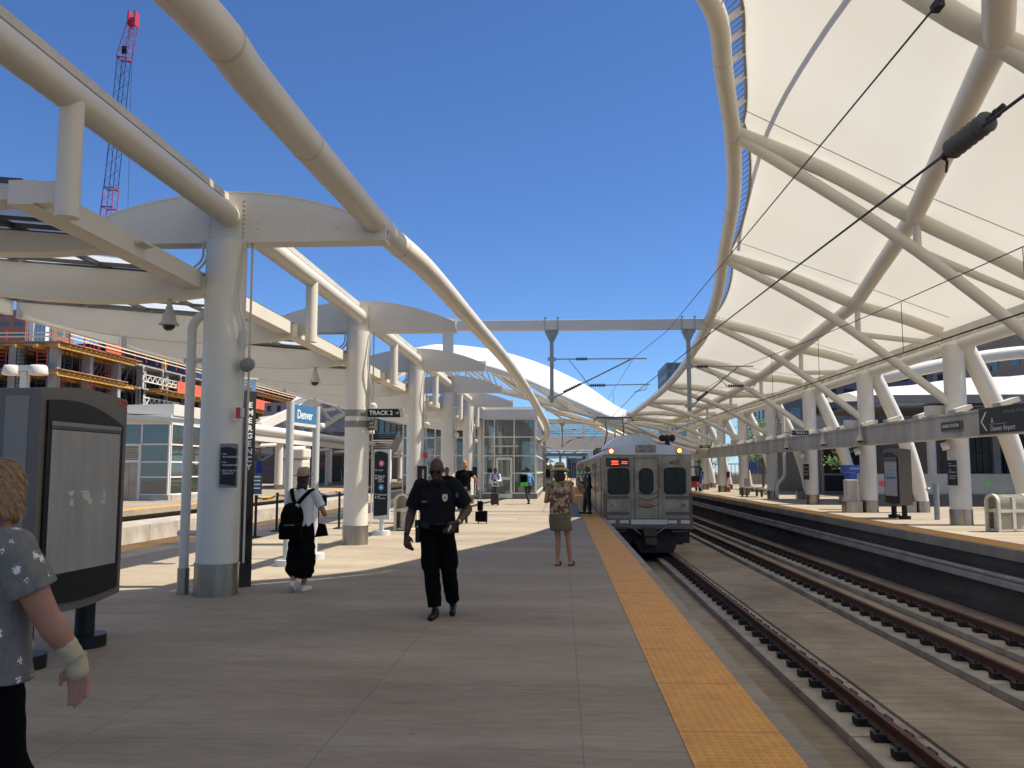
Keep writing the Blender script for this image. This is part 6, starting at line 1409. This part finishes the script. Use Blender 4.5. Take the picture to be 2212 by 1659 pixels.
    if sp.get('hair'):
        c = MB(); hr = sp.get('hair_r', 1.08); c.ball((0, .022, .042), .1, 12, (.80 * hr, .93 * hr, .98 * hr)); c.ball((0, .045, -.01), .085, 10, (.92 * hr, .8 * hr, 1.0 * hr))
        for p, r_, q in sp.get('hair_extra', ()): c.ball(p, r_, 8, q)
        c.v = [tuple(HM @ (Vector(v) * s)) for v in c.v]; remesh(c, 'hair', sp['hair'], t, max(.008, vx * .8), 2, .004, 40)
    sp['HM'] = HM; sp['s'] = s; sp['T'] = T; sp['arms'] = arms; sp['legs'] = legs; sp['t'] = t
    return t
def place(t, loc, rz): t.location = loc; t.rotation_euler = (0, 0, rz)
NAVY = mat('navy_uniform', (.012, .0125, .0145), .9, var=.3, scale=8, bump=.1, spec=.12); BLKC = mat('black_cloth', (.0045, .0043, .0043), .95, var=.3, scale=6, spec=.08); BLKL = mat('black_leather', (.006, .0058, .0055), .4, spec=.3)
# --- officer
sp = dict(skin=SKIN_D, girth=1.16, voxel=.007, sm=2, nod=14, head=(0, -.05, -.03), lean=-.05, L=dict(sz=1.435, el=(-.300, .02, 1.13), wr=(-.335, -.07, .895), hd=(.12, -.12, -1), thumb=(1, -.6, 0), ar=1.3, hs=1.2, fat=1.35, curl=.55, palm=(0, 1, 0)),
          R=dict(sz=1.435, el=(.335, .05, 1.17), wr=(.25, -.17, 1.04), hd=(-.75, -.15, -.75), thumb=(0, -.5, 1), ar=1.3, hs=1.2, curl=.3, palm=(-.3, 1, 0)),
          l=dict(kn=(-.05, -.08, .50), an=(.0, -.12, .09), toe=(-.025, -.29, .03)), r=dict(kn=(.135, -.02, .50), an=(.155, .17, .13), toe=(.17, .02, .035), heel=(.155, .21, .085)),
          top=NAVY, sleeve=.80, cuff=.074, loose=.022, hem=.97, collar=1.485, trousers=BLKC, cargo=True, leg_w=1.55, waist=1.02, shoes=BLKL, wr=.003)
cop = person('officer in a dark uniform with a gold badge and sunglasses walking towards the camera', None, 0, 1.74, sp)
s = sp['s']; T = sp['T']; HM = sp['HM']
m = MB()
for q in (-1, 1): m.prism(rrect(q * .036, .0, .056, .034, .014, 4), -.112, -.104, 'Y')
m.box(-.012, .012, -.110, -.105, .004, .010)
for q in (-1, 1): m.bar((q * .062, -.108, .006), (q * .080, -.01, .008), .006)
m.v = [tuple(HM @ (Vector(v) * s)) for v in m.v]; m.build('sunglasses', mat('sunglass_black', (.004, .004, .004), .12), cop)
m = MB(); m.ball((0, -.1005, -.064), .010, 6, (2.3, .6, .55)); m.ball((0, -.098, -.074), .010, 6, (2.0, .7, .6)); m.v = [tuple(HM @ (Vector(v) * s)) for v in m.v]; m.build('lips', mat('lips_dark', (.14, .055, .045), .5), cop)
m = MB(); m.tube([T(0, 0, .985), T(0, 0, 1.035)], [.202 * s, .200 * s], 28); m.v = [(v[0], v[1] * .74 - .012, v[2]) for v in m.v]; bt = m.build('belt', BLKL, cop)
m = MB(); m.cbox(T(-.215, .0, .90), .055, .09, .19); m.cbox(T(-.225, -.01, 1.01), .05, .05, .09); m.build('holster', BLKL, cop, bevel=.01)
MB().cbox(T(-.215, -.062, .985), .012, .006, .022).build('holster_snap', M_SIGNL, cop)
m = MB(); m.cbox(T(-.10, -.155, 1.0), .06, .03, .07); m.cbox(T(.21, .03, .97), .05, .07, .12); m.build('belt_pouch', BLKL, cop, bevel=.008)
yb = -.158
bd = [(.0, -.042), (.018, -.034), (.027, -.015), (.030, .01), (.027, .032), (.012, .042), (0, .037), (-.012, .042), (-.027, .032), (-.030, .01), (-.027, -.015), (-.018, -.034)]
bp = T(.105, yb, 1.305); MB().prism([(bp.x + x, bp.z + z) for x, z in bd], bp.y - .004, bp.y + .02, 'Y').build('badge', mat('badge_gold', (.62, .52, .32), .35, .5), cop)
MB().prism([(bp.x + .010 * math.cos(a), bp.z + .010 * math.sin(a)) for a in np.linspace(0, 6, 10)], bp.y - .006, bp.y - .0045, 'Y').build('badge_seal', BLKL, cop)
bp = T(-.125, yb + .008, 1.262); MB().cbox(bp, .062, .012, .016, R(-12)).build('name_tag', mat('tag_steel', (.18, .17, .16), .4, .5), cop)
for q in (-1, 1):
    c0 = T(q * .235, -.035, 1.345); MX = Matrix.Translation(c0) @ Matrix.Rotation(R(q * 52), 4, 'Z') @ Matrix.Rotation(R(90), 4, 'X')
    m = MB(); m.lathe((0, 0, -.03), [(.040, 0), (.040, .05)], 20); m.xform(MX @ Matrix.Scale(1.2, 4, (0, 1, 0))); p_ = m.build('shoulder_patch', mat('patch_blue', (.12, .17, .22), .7), cop)
    m = MB(); m.lathe((0, 0, .021), [(.026, 0), (.026, .002)], 16); m.xform(MX @ Matrix.Scale(1.2, 4, (0, 1, 0))); m.build('patch_emblem', mat('patch_centre', (.30, .28, .26), .7), p_)
    m = MB(); cx_, cz_ = T(q * .085, 0, 1.245).x, T(0, 0, 1.245).z; m.prism(rrect(cx_, cz_, .115, .012, .004, 2), T(0, yb + .004, 1.245).y, T(0, yb + .02, 0).y, 'Y'); m.build('pocket_flap', NAVY, cop)
    m = MB(); pts_ = [T(0, -.105, 1.44), T(q * .055, -.085, 1.495), T(q * .075, -.02, 1.505)]; m.add([pts_[0], pts_[1], pts_[2], T(q * .09, -.07, 1.445), T(q * .05, -.118, 1.405)], [(0, 1, 2, 3, 4)]); cl = m.build('collar', NAVY, cop); md = cl.modifiers.new('s', 'SOLIDIFY'); md.thickness = .006
sh, el, wr = sp['arms']['R']; d_ = (wr - el).normalized(); m = MB(); m.tube([wr - d_ * .02, wr + d_ * .012], .033 * s, 16); m.build('watch_strap', M_STEEL, cop)
sh, el, wr = sp['arms']['L']; d_ = (wr - el).normalized(); m = MB(); m.tube([wr - d_ * .015, wr + d_ * .005], .031 * s, 16); m.build('wristband', BLKL, cop)
k = sp['arms']['R'][2]; pb_ = solo(MB().cbox(Vector((0, 0, 0)), .015, .075, .05, R(20)), 'folded_papers', M_SIGNL, 'small folded white papers held in the hand of the walking officer', 'papers')
loc = g(938, 1333); loc.z = 0; place(cop, (loc.x + .02, loc.y + .05, 0), 0); hp_ = Vector(cop.location) + k + Vector((-.085, -.055, -.06)); pb_.location = hp_; pb_.rotation_euler = (R(20), R(35), 0)
# --- woman in the sun hat, back to the camera
M_STRAW = mat('straw', (.52, .38, .20), .8, col2=(.36, .25, .12), scale=40, bump=.4, bscale=120)
M_STRAWD = mat('dark_straw', (.42, .29, .17), .8, col2=(.30, .20, .115), scale=40, bump=.4, bscale=120)
def blouse_mat():
    m = mat('patterned_blouse', (.40, .37, .24), .8, col2=(.10, .045, .03), scale=9, detail=2); cr = [n for n in m.node_tree.nodes if n.type == 'VALTORGB'][0]
    cr.color_ramp.interpolation = 'CONSTANT'; e = cr.color_ramp.elements; e[0].position = 0; e[0].color = (.20, .025, .03, 1); e[1].position = .42; e[1].color = (.09, .05, .03, 1)
    for p_, c in ((.49, (.36, .33, .20, 1)), (.56, (.17, .15, .07, 1)), (.62, (.42, .38, .26, 1))): q = e.new(p_); q.color = c
    return m
def hat(t, sp, rb, rc, hc, mt_, band, tilt=0, lift=0, y0=.01, up=1):
    s = sp['s']; M_ = sp['HM'] @ Matrix.Scale(s, 4) @ Matrix.Translation((0, y0, .055 + lift)) @ Matrix.Rotation(R(tilt), 4, 'X')
    m = MB(); pr = [(rb, -.018 * up * 2), (rb + .004, -.012 * up * 2), ((rb + rc) / 2, .004), (rc + .004, .014), (rc, .03), (rc * .97, hc * .6), (rc * .86, hc * .9), (rc * .6, hc), (0.01, hc + .002)]
    m.lathe((0, 0, 0), pr, 32); m.v = [(v[0] * .93, v[1] * 1.08, v[2] + .025 * (v[1] / rb) ** 2 * 0) for v in m.v]; m.xform(M_); h = m.build('hat', mt_, t)
    m = MB(); m.lathe((0, 0, 0), [(rc + .006, .018), (rc + .004, .045)], 32, caps=False); m.v = [(v[0] * .93, v[1] * 1.08, v[2]) for v in m.v]; m.xform(M_); m.build('hat_band', band, h)
sp = dict(skin=SKIN_T, girth=.98, voxel=.010, L=dict(el=(-.245, -.03, 1.11), wr=(-.10, -.26, 1.18), hd=(.3, -.6, .4), thumb=(1, 0, 0)), R=dict(el=(.245, -.03, 1.12), wr=(.10, -.26, 1.19), hd=(-.3, -.6, .4), thumb=(-1, 0, 0)),
          l=dict(kn=(-.145, 0, .47), an=(-.180, .0, .085), toe=(-.22, -.15, .03)), r=dict(kn=(.035, .0, .47), an=(.045, .0, .085), toe=(.015, -.15, .03)),
          top=blouse_mat(), top_name='blouse', sleeve=0, loose=.026, hem=.90, wr=.004, hair=mat('hair_dark_brown', (.030, .014, .009), .6), hair_extra=(((0, .06, -.09), .085, (1.25, .7, 1.0)), ((-.05, .03, -.08), .06, (1, .8, 1.2)), ((.05, .03, -.08), .06, (1, .8, 1.2))))
lw = person('woman in a wide straw sun hat, patterned blouse and olive skirt seen from behind', None, 0, 1.67, sp)
s = sp['s']; m = MB(); n = 24; rows = []
for z, rx, ry, dx in ((.93, .172, .128, 0), (.86, .185, .14, 0), (.78, .188, .145, -.0), (.66, .192, .15, -.02), (.615, .194, .150, -.02)): rows.append([((dx + rx * math.cos(2 * math.pi * k / n)) * s, ry * s * math.sin(2 * math.pi * k / n) * (1 + .03 * math.sin(5 * 2 * math.pi * k / n)), z * s) for k in range(n + 1)])
m.grid(rows); o = m.build('skirt', mat('olive_skirt', (.13, .105, .060), .85, var=.25, scale=14), lw); md = o.modifiers.new('s', 'SOLIDIFY'); md.thickness = .008
hat(lw, sp, .185, .098, .115, M_STRAW, mat('hat_band_brown', (.05, .03, .02), .7), 8, .0, up=1.3)
for k in ('l', 'r'):
    heel, toe = sp['legs'][k][3:5]; m = MB(); m.bar(heel + Vector((0, .03, -.022)), toe + Vector((0, -.02, -.012)), .095 * s, .03 * s); m.ball(toe.lerp(heel, .25) + Vector((0, 0, .01)), .046 * s, 8, (1.1, 1.1, .8)); m.build('clog', mat('clog_brown', (.045, .03, .022), .6), lw, bevel=.008)
p = g(1210, 1222); place(lw, (p.x, p.y, 0), R(180))
# --- girl with hat and rucksack
sp = dict(skin=SKIN_L, girth=.86, voxel=.010, head=(.0, -.02, 0), yaw=-18, L=dict(el=(-.315, -.06, 1.12), wr=(-.21, -.27, 1.24), hd=(.5, -.5, .4), thumb=(0, 0, 1)), R=dict(el=(.235, -.04, 1.13), wr=(.13, -.26, 1.15), hd=(-.3, -.6, .2), thumb=(0, 0, 1)),
          l=dict(kn=(-.07, -.05, .46), an=(-.03, -.02, .08), toe=(-.09, -.17, .03)), r=dict(kn=(.08, .02, .46), an=(.09, .14, .16), toe=(.10, .05, .04), heel=(.09, .19, .12)),
          top=mat('white_tshirt', (.62, .61, .60), .8, var=.08, scale=9), sleeve=.58, cuff=.072, loose=.024, hem=.95, shoes=mat('canvas_shoe', (.62, .58, .48), .8), hair=mat('hair_black', (.012, .009, .008), .5),
          hair_extra=(((0, .05, -.09), .08, (1.1, .75, 1.1)), ((.05, .04, -.14), .055, (1, .7, 1.2)), ((-.03, .05, -.15), .05, (1, .7, 1.2))))
gl = person('young woman in a straw trilby, white t-shirt and long black culottes seen from behind', None, 0, 1.57, sp)
s = sp['s']; hat(gl, sp, .150, .098, .125, M_STRAWD, M_STRAWD, -6, .005, up=-.4)
c = MB(); n = 24
def ring(z, rx, ry, dx=0, dy=0): return [((dx + rx * math.cos(2 * math.pi * k / n)) * s, (dy + ry * math.sin(2 * math.pi * k / n) * (1 + .06 * math.sin(7 * 2 * math.pi * k / n))) * s, z * s) for k in range(n)]
R_ = [ring(.22, .06, .07, .03, .02), ring(.20, .15, .12, .0, .02), ring(.30, .215, .16, .02, .02), ring(.50, .215, .165, .01, .01), ring(.75, .19, .15, 0, 0), ring(.97, .165, .125), ring(1.02, .155, .115)]
vs_ = [p for r_ in R_ for p in r_]; c.add(vs_, [(i * n + k, i * n + (k + 1) % n, (i + 1) * n + (k + 1) % n, (i + 1) * n + k) for i in range(len(R_) - 1) for k in range(n)]); c.add(R_[0], [tuple(range(n))[::-1]]); c.add(R_[-1], [tuple(range(n))])
remesh(c, 'culottes', BLKC, gl, .012, 4, .007, 9)
p = g(650, 1278); place(gl, (p.x, p.y, 0), R(183)); GP = Vector((p.x, p.y, 0))
rk = thing('rucksack', 'black rucksack slung low on the back of the young woman in the trilby', 'rucksack', (0, 0, 0))
c = MB(); c.ball((.09, .20, .98), .1, 10, (1.55, .95, 2.0)); c.ball((.10, .22, .84), .1, 10, (1.65, 1.0, 1.3)); c.cbox((.10, .21, .80), .28, .15, .2); remesh(c, 'pack', BLKC, rk, .012, 5, .004, 9)
m = MB()
for a in ([(-.12, .10, 1.33), (-.06, .16, 1.26), (.02, .20, 1.16)], [(.13, .10, 1.33), (.10, .16, 1.25), (.06, .20, 1.16)]): 
    for q0, q1 in zip(a[:-1], a[1:]): m.bar(q0, q1, .05, .018, up=(0, 1, 0))
m.bar((-.14, .02, 1.345), (-.12, .10, 1.33), .045, .02); m.bar((.14, .02, 1.345), (.13, .10, 1.33), .045, .02); m.build('strap', BLKC, rk)
m = MB(); m.tube([(.03, .235, 1.15), (-.0, .24, 1.12), (.03, .245, 1.06)], .008, 6); m.ball((.02, .235, 1.14), .025, 6, (1, .6, .7)); m.build('drawstring', M_SIGNL, rk)
m = MB(); m.tube([(.16, .322, .885), (.03, .325, .89)], .006, 6); m.build('zip', M_GREY, rk); place(rk, (GP.x, GP.y, 0), R(183))
pu = solo(MB().prism([(-.03, -.15), (.14, -.13), (.10, .02), (.02, .03)], -.03, .03, 'Y'), 'shoulder_pouch', BLKC, 'small black pouch hanging at the right hip of the young woman with the rucksack', 'pouch'); pu.location = (GP.x + .20, GP.y + .02, .86)
ph = solo(MB().box(-.035, .035, -.005, .005, -.07, .07), 'phone', M_BLACK, 'black phone held up by the young woman with the rucksack', 'phone'); ph.location = (GP.x + .20, GP.y + .32, 1.18)
# --- blonde woman in the left foreground
def star_mat():
    m = mat('grey_tshirt_stars', (.18, .165, .135), .9, var=.25, scale=14, bump=.15); n = m.node_tree; L = n.links; b = n.nodes['Principled BSDF']; old = b.inputs['Base Color'].links[0].from_socket
    tc = n.nodes.new('ShaderNodeTexCoord'); nz = n.nodes.new('ShaderNodeTexNoise'); nz.inputs['Scale'].default_value = 110; nz.inputs['Detail'].default_value = 2; L.new(tc.outputs['Object'], nz.inputs[0])
    vo = n.nodes.new('ShaderNodeTexVoronoi'); vo.inputs['Scale'].default_value = 13; vo.inputs['Randomness'].default_value = .8
    L.new(tc.outputs['Object'], vo.inputs[0])
    a = n.nodes.new('ShaderNodeMath'); a.operation = 'MULTIPLY_ADD'; L.new(nz.outputs[0], a.inputs[0]); a.inputs[1].default_value = .62; L.new(vo.outputs['Distance'], a.inputs[2])
    lt = n.nodes.new('ShaderNodeMath'); lt.operation = 'LESS_THAN'; L.new(a.outputs[0], lt.inputs[0]); lt.inputs[1].default_value = .495
    mx = n.nodes.new('ShaderNodeMix'); mx.data_type = 'RGBA'; L.new(lt.outputs[0], mx.inputs[0]); L.new(old, mx.inputs[6]); mx.inputs[7].default_value = (.72, .70, .60, 1); L.new(mx.outputs[2], b.inputs['Base Color']); return m
M_HAIRB = mat('hair_blonde', (.42, .24, .105), .6, col2=(.26, .135, .055), scale=30, streak=(1, 1, .25), bump=.6, bscale=90)
k_ = 1.75 / 1.64
sp = dict(skin=SKIN_L, girth=1.30, voxel=.0065, sm=6, nod=2, yaw=-12, L=dict(sw=.20, el=(-.30, .02, 1.12), wr=(-.32, -.06, .88), ar=1.2), R=dict(sw=.20, sz=1.40, el=(.262 * k_, .115 * k_, 1.03 * k_), wr=(.325 * k_, .215 * k_, .855 * k_), hd=(.10, .10, -1), thumb=(-.7, -.8, -.2), ar=1.45, hs=1.2, fat=.95, curl=.38, palm=(-.4, -.6, 0)),
          l=dict(kn=(-.10, -.10, .50), an=(-.10, -.06, .09)), r=dict(kn=(.12, .06, .50), an=(.13, .25, .12)), top=star_mat(), top_name='tshirt', sleeve=.62, cuff=.072, loose=.016, hem=.82, collar=1.40, wr=.0045, trousers=BLKC, leg_w=1.3, waist=.98, hipk=.84, shoes=BLKL,
          hair=M_HAIRB, hair_r=1.13, hair_extra=(((.05, .03, -.05), .055, (.7, 1, 1.3)), ((-.05, .03, -.05), .055, (.7, 1, 1.3)), ((0, .08, -.06), .06, (1.2, .7, 1.2)), ((.02, -.03, .09), .06, (1.2, 1.1, .7))))
def strands(ob, mt, n, ln, wd, seed=1):
    rn = random.Random(seed); me = ob.data; V_ = me.vertices; m = MB(); org = ORG[ob]
    for _ in range(n):
        v = V_[rn.randrange(len(V_))]; nr = v.normal.copy(); dn = Vector((rn.uniform(-.22, .22), .45 + rn.uniform(-.2, .2), -1)); t_ = (dn - nr * dn.dot(nr)).normalized(); sd_ = t_.cross(nr).normalized()
        p = v.co + org + nr * .001; L1 = ln * rn.uniform(.5, 1.2); pts = [p, p + t_ * L1 * .5 + nr * .004 * rn.uniform(.2, 1.2), p + t_ * L1 + nr * rn.uniform(-.003, .005)]
        m.add([pts[0] - sd_ * wd, pts[0] + sd_ * wd, pts[1] + sd_ * wd * .8, pts[1] - sd_ * wd * .8, pts[2]], [(0, 1, 2, 3), (3, 2, 4)], True)
    o = m.build('hair_strands', mt, ob.parent); return o
bw = person('blonde woman in a grey starred t-shirt at the left edge, wearing a beige wrist brace', None, 0, 1.61, sp)
s = sp['s']; sh, el, wr = sp['arms']['R']; d_ = (wr - el).normalized(); hd = Vector((.10, .10, -1)).normalized()
ho_ = [c_ for c_ in bw.children if c_.name.startswith('hair')][0]; strands(ho_, mat('hair_blonde_light', (.50, .30, .135), .5, col2=(.32, .175, .075), scale=60), 11000, .045, .0007)
c = MB(); chain(c, [wr - d_ * .065, wr - d_ * .02, wr + hd * .015, wr + hd * .042], [.044, .040, .042, .043])
remesh(c, 'wrist_brace', mat('beige_brace', (.46, .36, .20), .8, var=.1, scale=12), bw, .006, 3, .001, 30)
m = MB(); m.tube([wr - d_ * .012, wr + d_ * .004], .0445, 20); m.build('brace_strap', mat('brace_strap_beige', (.38, .29, .16), .8), bw)
m = MB(); T = sp['T']; m.tube(smooth_path([T(.10, .03, 1.475), T(.105, -.06, 1.44), T(.07, -.14, 1.38), T(.0, -.18, 1.30)], 5), .009, 8); m.build('lanyard', mat('lanyard_black', (.02, .02, .03), .7), bw)
m = MB(); m.tube(smooth_path([T(.075, .02, 1.52), T(.09, -.05, 1.475), T(.05, -.12, 1.41), T(0, -.15, 1.37)], 5), .004, 8); m.build('necklace', mat('necklace_blue', (.05, .04, .25), .5), bw)
BW_LOC = (-2.335, 3.50, 0); place(bw, BW_LOC, R(-35))
# --- man with suitcases
GREYT = mat('grey_trousers', (.09, .088, .09), .8, var=.25, scale=8)
sp = dict(skin=SKIN_L, voxel=.014, L=dict(el=(-.30, .02, 1.28), wr=(-.34, -.12, 1.08), hd=(-.2, -.5, -.8)), R=dict(el=(.235, .02, 1.15), wr=(.235, -.02, .90)),
          l=dict(kn=(-.10, .10, .50), an=(-.09, .30, .26), toe=(-.09, .30, .06), heel=(-.09, .37, .20)), r=dict(kn=(.08, -.02, .48), an=(.07, .0, .08)), top=BLKC, sleeve=.62, cuff=.058, loose=.02, hem=.93, trousers=GREYT, shoes=BLKL, hair=mat('hair_ginger', (.36, .17, .07), .7), hair_r=1.0)
t = person('tall man in a black polo shirt and grey trousers walking away pulling stacked suitcases', None, 0, 1.86, sp); p = g(1003, 1131); place(t, (p.x, p.y, 0), R(180)); SMP = p
sc = thing('suitcase', 'black wheeled suitcase with a smaller case on top beside the man in the polo shirt', 'suitcase', (0, 0, 0))
x = SMP.x + .42; y = SMP.y - .05
MB().box(x - .02, x + .27, y - .12, y + .14, .06, .38).build('shell', BLKC, sc, bevel=.03); MB().box(x - .08, x - .02, y - .1, y + .12, .07, .36).build('front_pocket', BLKC, sc, bevel=.02); MB().box(x - .02, x + .14, y - .09, y + .10, .39, .67).build('upper_case', BLKC, sc, bevel=.02)
m = MB(); m.tube([(x - .02, y + .1, .4), (x - .04, y + .1, 1.03)], .010, 6); m.tube([(x + .08, y + .1, .4), (x + .03, y + .1, 1.03)], .010, 6); m.tube([(x - .05, y + .1, 1.03), (x + .04, y + .1, 1.03)], .014, 6); m.build('handle', M_GREY, sc)
for a_ in (0, .25): MB().tube([(x + a_ - .015, y, .035), (x + a_ + .015, y, .035)], .035, 12).build('wheel', M_RUBBER, sc)
# --- person in black behind the officer
sp = dict(skin=SKIN_B, voxel=.015, L=dict(el=(-.27, -.02, 1.15), wr=(-.16, -.20, 1.05)), R=dict(el=(.27, -.02, 1.15), wr=(.16, -.20, 1.05)), l=dict(kn=(-.09, -.05, .5), an=(-.09, 0, .08)), r=dict(kn=(.09, 0, .5), an=(.09, .1, .08)),
          top=BLKC, sleeve=1.9, hem=.9, trousers=mat('jeans_blue', (.05, .07, .13), .8, var=.3, scale=8), shoes=M_SIGNL, hair=MT['hair_black'], hair_r=1.02)
t = person('person in black standing between the officer and the man with the suitcases', None, 0, 1.66, sp); place(t, (at(965, 1060, 27.8).x, 27.8, 0), R(10))
solo(MB().box(0, .02, -.12, .12, -.14, .14), 'shoulder_bag', BLKC, 'black bag held in front by the person standing behind the officer', 'bag', bevel=.01).location = (at(965, 1060, 27.8).x + .02, 27.5, 1.05)
# --- man in white shirt with phone
WSH = mat('white_shirt', (.60, .62, .70), .8, var=.08, scale=9); JNS = mat('jeans_dark', (.03, .035, .06), .8, var=.3, scale=8)
sp = dict(skin=SKIN_B, girth=1.02, voxel=.016, nod=30, head=(0, -.05, -.03), L=dict(el=(-.25, -.04, 1.14), wr=(-.07, -.24, 1.17), hd=(.7, -.5, .1)), R=dict(el=(.25, -.04, 1.14), wr=(.09, -.24, 1.15), hd=(-.7, -.5, .1)), l=dict(kn=(-.09, -.02, .5), an=(-.10, 0, .08)), r=dict(kn=(.09, -.02, .5), an=(.12, 0, .08)),
          top=WSH, sleeve=1.85, hem=.88, trousers=JNS, shoes=BLKL, hair=MT['hair_black'], hair_r=1.02)
t = person('man in a white shirt looking down at his phone in front of the pavilion door', None, 0, 1.68, sp); p = g(1070, 1091); place(t, (p.x, p.y, 0), 0)
m = MB(); 
for q in (-1, 1): m.bar((q * .13, -.145, 1.34), (q * .145, -.14, 1.10), .05, .02, up=(0, 1, 0)); m.bar((q * .13, -.145, 1.34), (q * .12, 0, 1.41), .05, .02)
bp_ = tag(m.build('backpack_straps', mat('navy_strap', (.015, .02, .06), .8)), 'dark blue rucksack straps over the white shirt of the man with the phone', 'rucksack'); place(bp_, (p.x, p.y - .02, 0), 0)
ph = solo(MB().box(-.07, .07, -.005, .005, -.035, .035), 'phone', M_BLACK, 'black phone in the hands of the man in the white shirt', 'phone'); ph.location = (p.x, p.y - .35, 1.13)
s2 = thing('suitcase', 'dark brown upright suitcase standing in front of the man in the white shirt', 'suitcase', (p.x, p.y - .5, 0)); x, y = p.x + .0, p.y - .5
MB().box(x - .17, x + .19, y - .13, y + .12, .05, .56).build('shell', mat('suitcase_brown', (.035, .022, .018), .7), s2, bevel=.03); m = MB(); m.tube([(x - .03, y + .1, .56), (x - .03, y + .1, 1.0)], .009, 6); m.tube([(x + .09, y + .1, .56), (x + .09, y + .1, 1.0)], .009, 6); m.tube([(x - .04, y + .1, 1.0), (x + .10, y + .1, 1.0)], .013, 6); m.build('handle', M_GREY, s2)
# --- woman in blue walking away
BSH = mat('blue_shirt', (.10, .24, .46), .8, var=.15, scale=8)
sp = dict(skin=SKIN_T, voxel=.016, lean=-.06, L=dict(el=(-.24, .05, 1.15), wr=(-.28, -.02, .92)), R=dict(el=(.25, .0, 1.15), wr=(.22, -.10, .95)), l=dict(kn=(-.06, -.14, .52), an=(-.02, .02, .08)), r=dict(kn=(.09, .06, .50), an=(.02, .2, .10)),
          top=BSH, sleeve=1.8, hem=.9, trousers=mat('navy_trousers', (.018, .022, .05), .8), shoes=BLKL, hair=MT['hair_dark_brown'], hair_r=1.06)
t = person('woman in a blue shirt and navy trousers walking away beside the glass pavilion', None, 0, 1.70, sp); p = g(1141, 1089); place(t, (p.x, p.y, 0), R(200))
rk = thing('rucksack', 'black rucksack with a bright green flap on the shoulder of the woman in blue', 'rucksack', (p.x - .17, p.y - .2, .9)); x, y = p.x - .17, p.y - .20
MB().box(x - .19, x + .15, y - .12, y + .08, .92, 1.38).build('pack', BLKC, rk, bevel=.05); MB().box(x - .18, x + .17, y - .13, y - .10, .84, 1.02).build('green_flap', mat('lime_green', (.07, .62, .05), .7), rk, bevel=.008); MB().box(x - .10, x + .16, y - .1, y + .05, 1.39, 1.46).build('blue_jacket', mat('pale_blue_cloth', (.25, .5, .7), .8), rk, bevel=.02)
# --- conductor beside the train
sp = dict(skin=SKIN_B, girth=1.08, voxel=.013, L=dict(el=(-.20, -.10, 1.10), wr=(-.10, -.30, 1.20), hd=(.1, -.2, 1)), R=dict(el=(.20, -.04, 1.12), wr=(.22, -.10, .92)), l=dict(kn=(-.08, -.08, .5), an=(-.07, -.12, .08)), r=dict(kn=(.08, .02, .5), an=(.09, .06, .08)),
          top=mat('dark_navy_shirt', (.018, .020, .036), .8), sleeve=.8, cuff=.062, hem=.95, trousers=mat('dark_navy_trousers', (.010, .011, .018), .8), leg_w=1.4, shoes=BLKL, hair=MT['hair_black'], hair_r=1.02)
t = person('conductor in dark navy standing in profile on the yellow strip beside the train door', None, 0, 1.74, sp); p = g(1270, 1110); place(t, (p.x, p.y, 0), R(-78))
MB().cbox((.235, -.06, 1.36), .01, .06, .07).build('shoulder_patch', mat('patch_pale_blue', (.3, .38, .5), .7), t)
rd = solo(MB().box(-.02, .02, -.02, .02, -.05, .05), 'radio', M_BLACK, 'black handheld radio held to the mouth of the conductor beside the train', 'radio'); rd.location = (p.x - .30, p.y - .10, 1.53)
# --- far right people
def simple(label, vx, vy, rz, H, top, trs, skin, hair, **kw):
    sp = dict(skin=skin, voxel=.022, sm=3, L=dict(el=(-.26, .0, 1.15), wr=(-.22, -.12, .95)), R=dict(el=(.26, 0, 1.15), wr=(.22, -.12, .95)), l=dict(kn=(-.09, -.02, .5), an=(-.11, 0, .08)), r=dict(kn=(.09, -.02, .5), an=(.11, 0, .08)), top=top, sleeve=.8, cuff=.06, hem=.9, trousers=trs, shoes=BLKL, hair=hair, hair_r=1.02)
    sp.update(kw); t = person(label, None, 0, H, sp); p = g(vx, vy); place(t, (p.x, p.y, 0), rz); return p, t
HIV = mat('hi_vis_blue', (.05, .14, .55), .8)
p, t = simple('worker in a blue top with lime straps and jeans leaning over the utility cart', 1513, 1061, R(150), 1.74, HIV, mat('pale_jeans', (.16, .22, .34), .8), SKIN_T, MT['hair_dark_brown'], lean=-.35)
m = MB(); 
for q in (-1, 1): m.bar((q * .11, .13, 1.12), (q * .12, .06, 1.43), .05, .02, up=(0, 1, 0))
m.build('reflective_strap', mat('hi_vis_lime', (.45, .75, .10), .7), t)
p, t = simple('man in a red shirt and khaki trousers on the far right-hand platform', 1568, 1062, R(195), 1.82, mat('red_shirt', (.32, .03, .03), .8), mat('khaki', (.42, .34, .24), .8), SKIN_L, mat('hair_short_ginger', (.30, .13, .07), .7), girth=1.15)
rk = solo(MB().box(-.10, .22, -.14, .10, 1.05, 1.50), 'rucksack', JNS, 'dark blue rucksack worn by the man in the red shirt', 'rucksack', bevel=.05); rk.location = (p.x + .05, p.y - .22, 0)
bg_ = solo(MB().box(-.35, .30, -.18, .18, 0, .42), 'holdall', mat('orange_bag', (.40, .12, .05), .8), 'orange brown holdall at the feet of the man in the red shirt', 'bag', bevel=.08); bg_.location = (p.x - .05, p.y - .45, 0)
p, t = simple('man in a light blue shirt and black trousers standing sideways by the luggage cart', 1601, 1063, R(95), 1.76, mat('light_blue_shirt', (.20, .42, .60), .8), BLKC, SKIN_B, MT['hair_black'], L=dict(el=(-.22, -.10, 1.18), wr=(-.20, -.36, 1.16)))
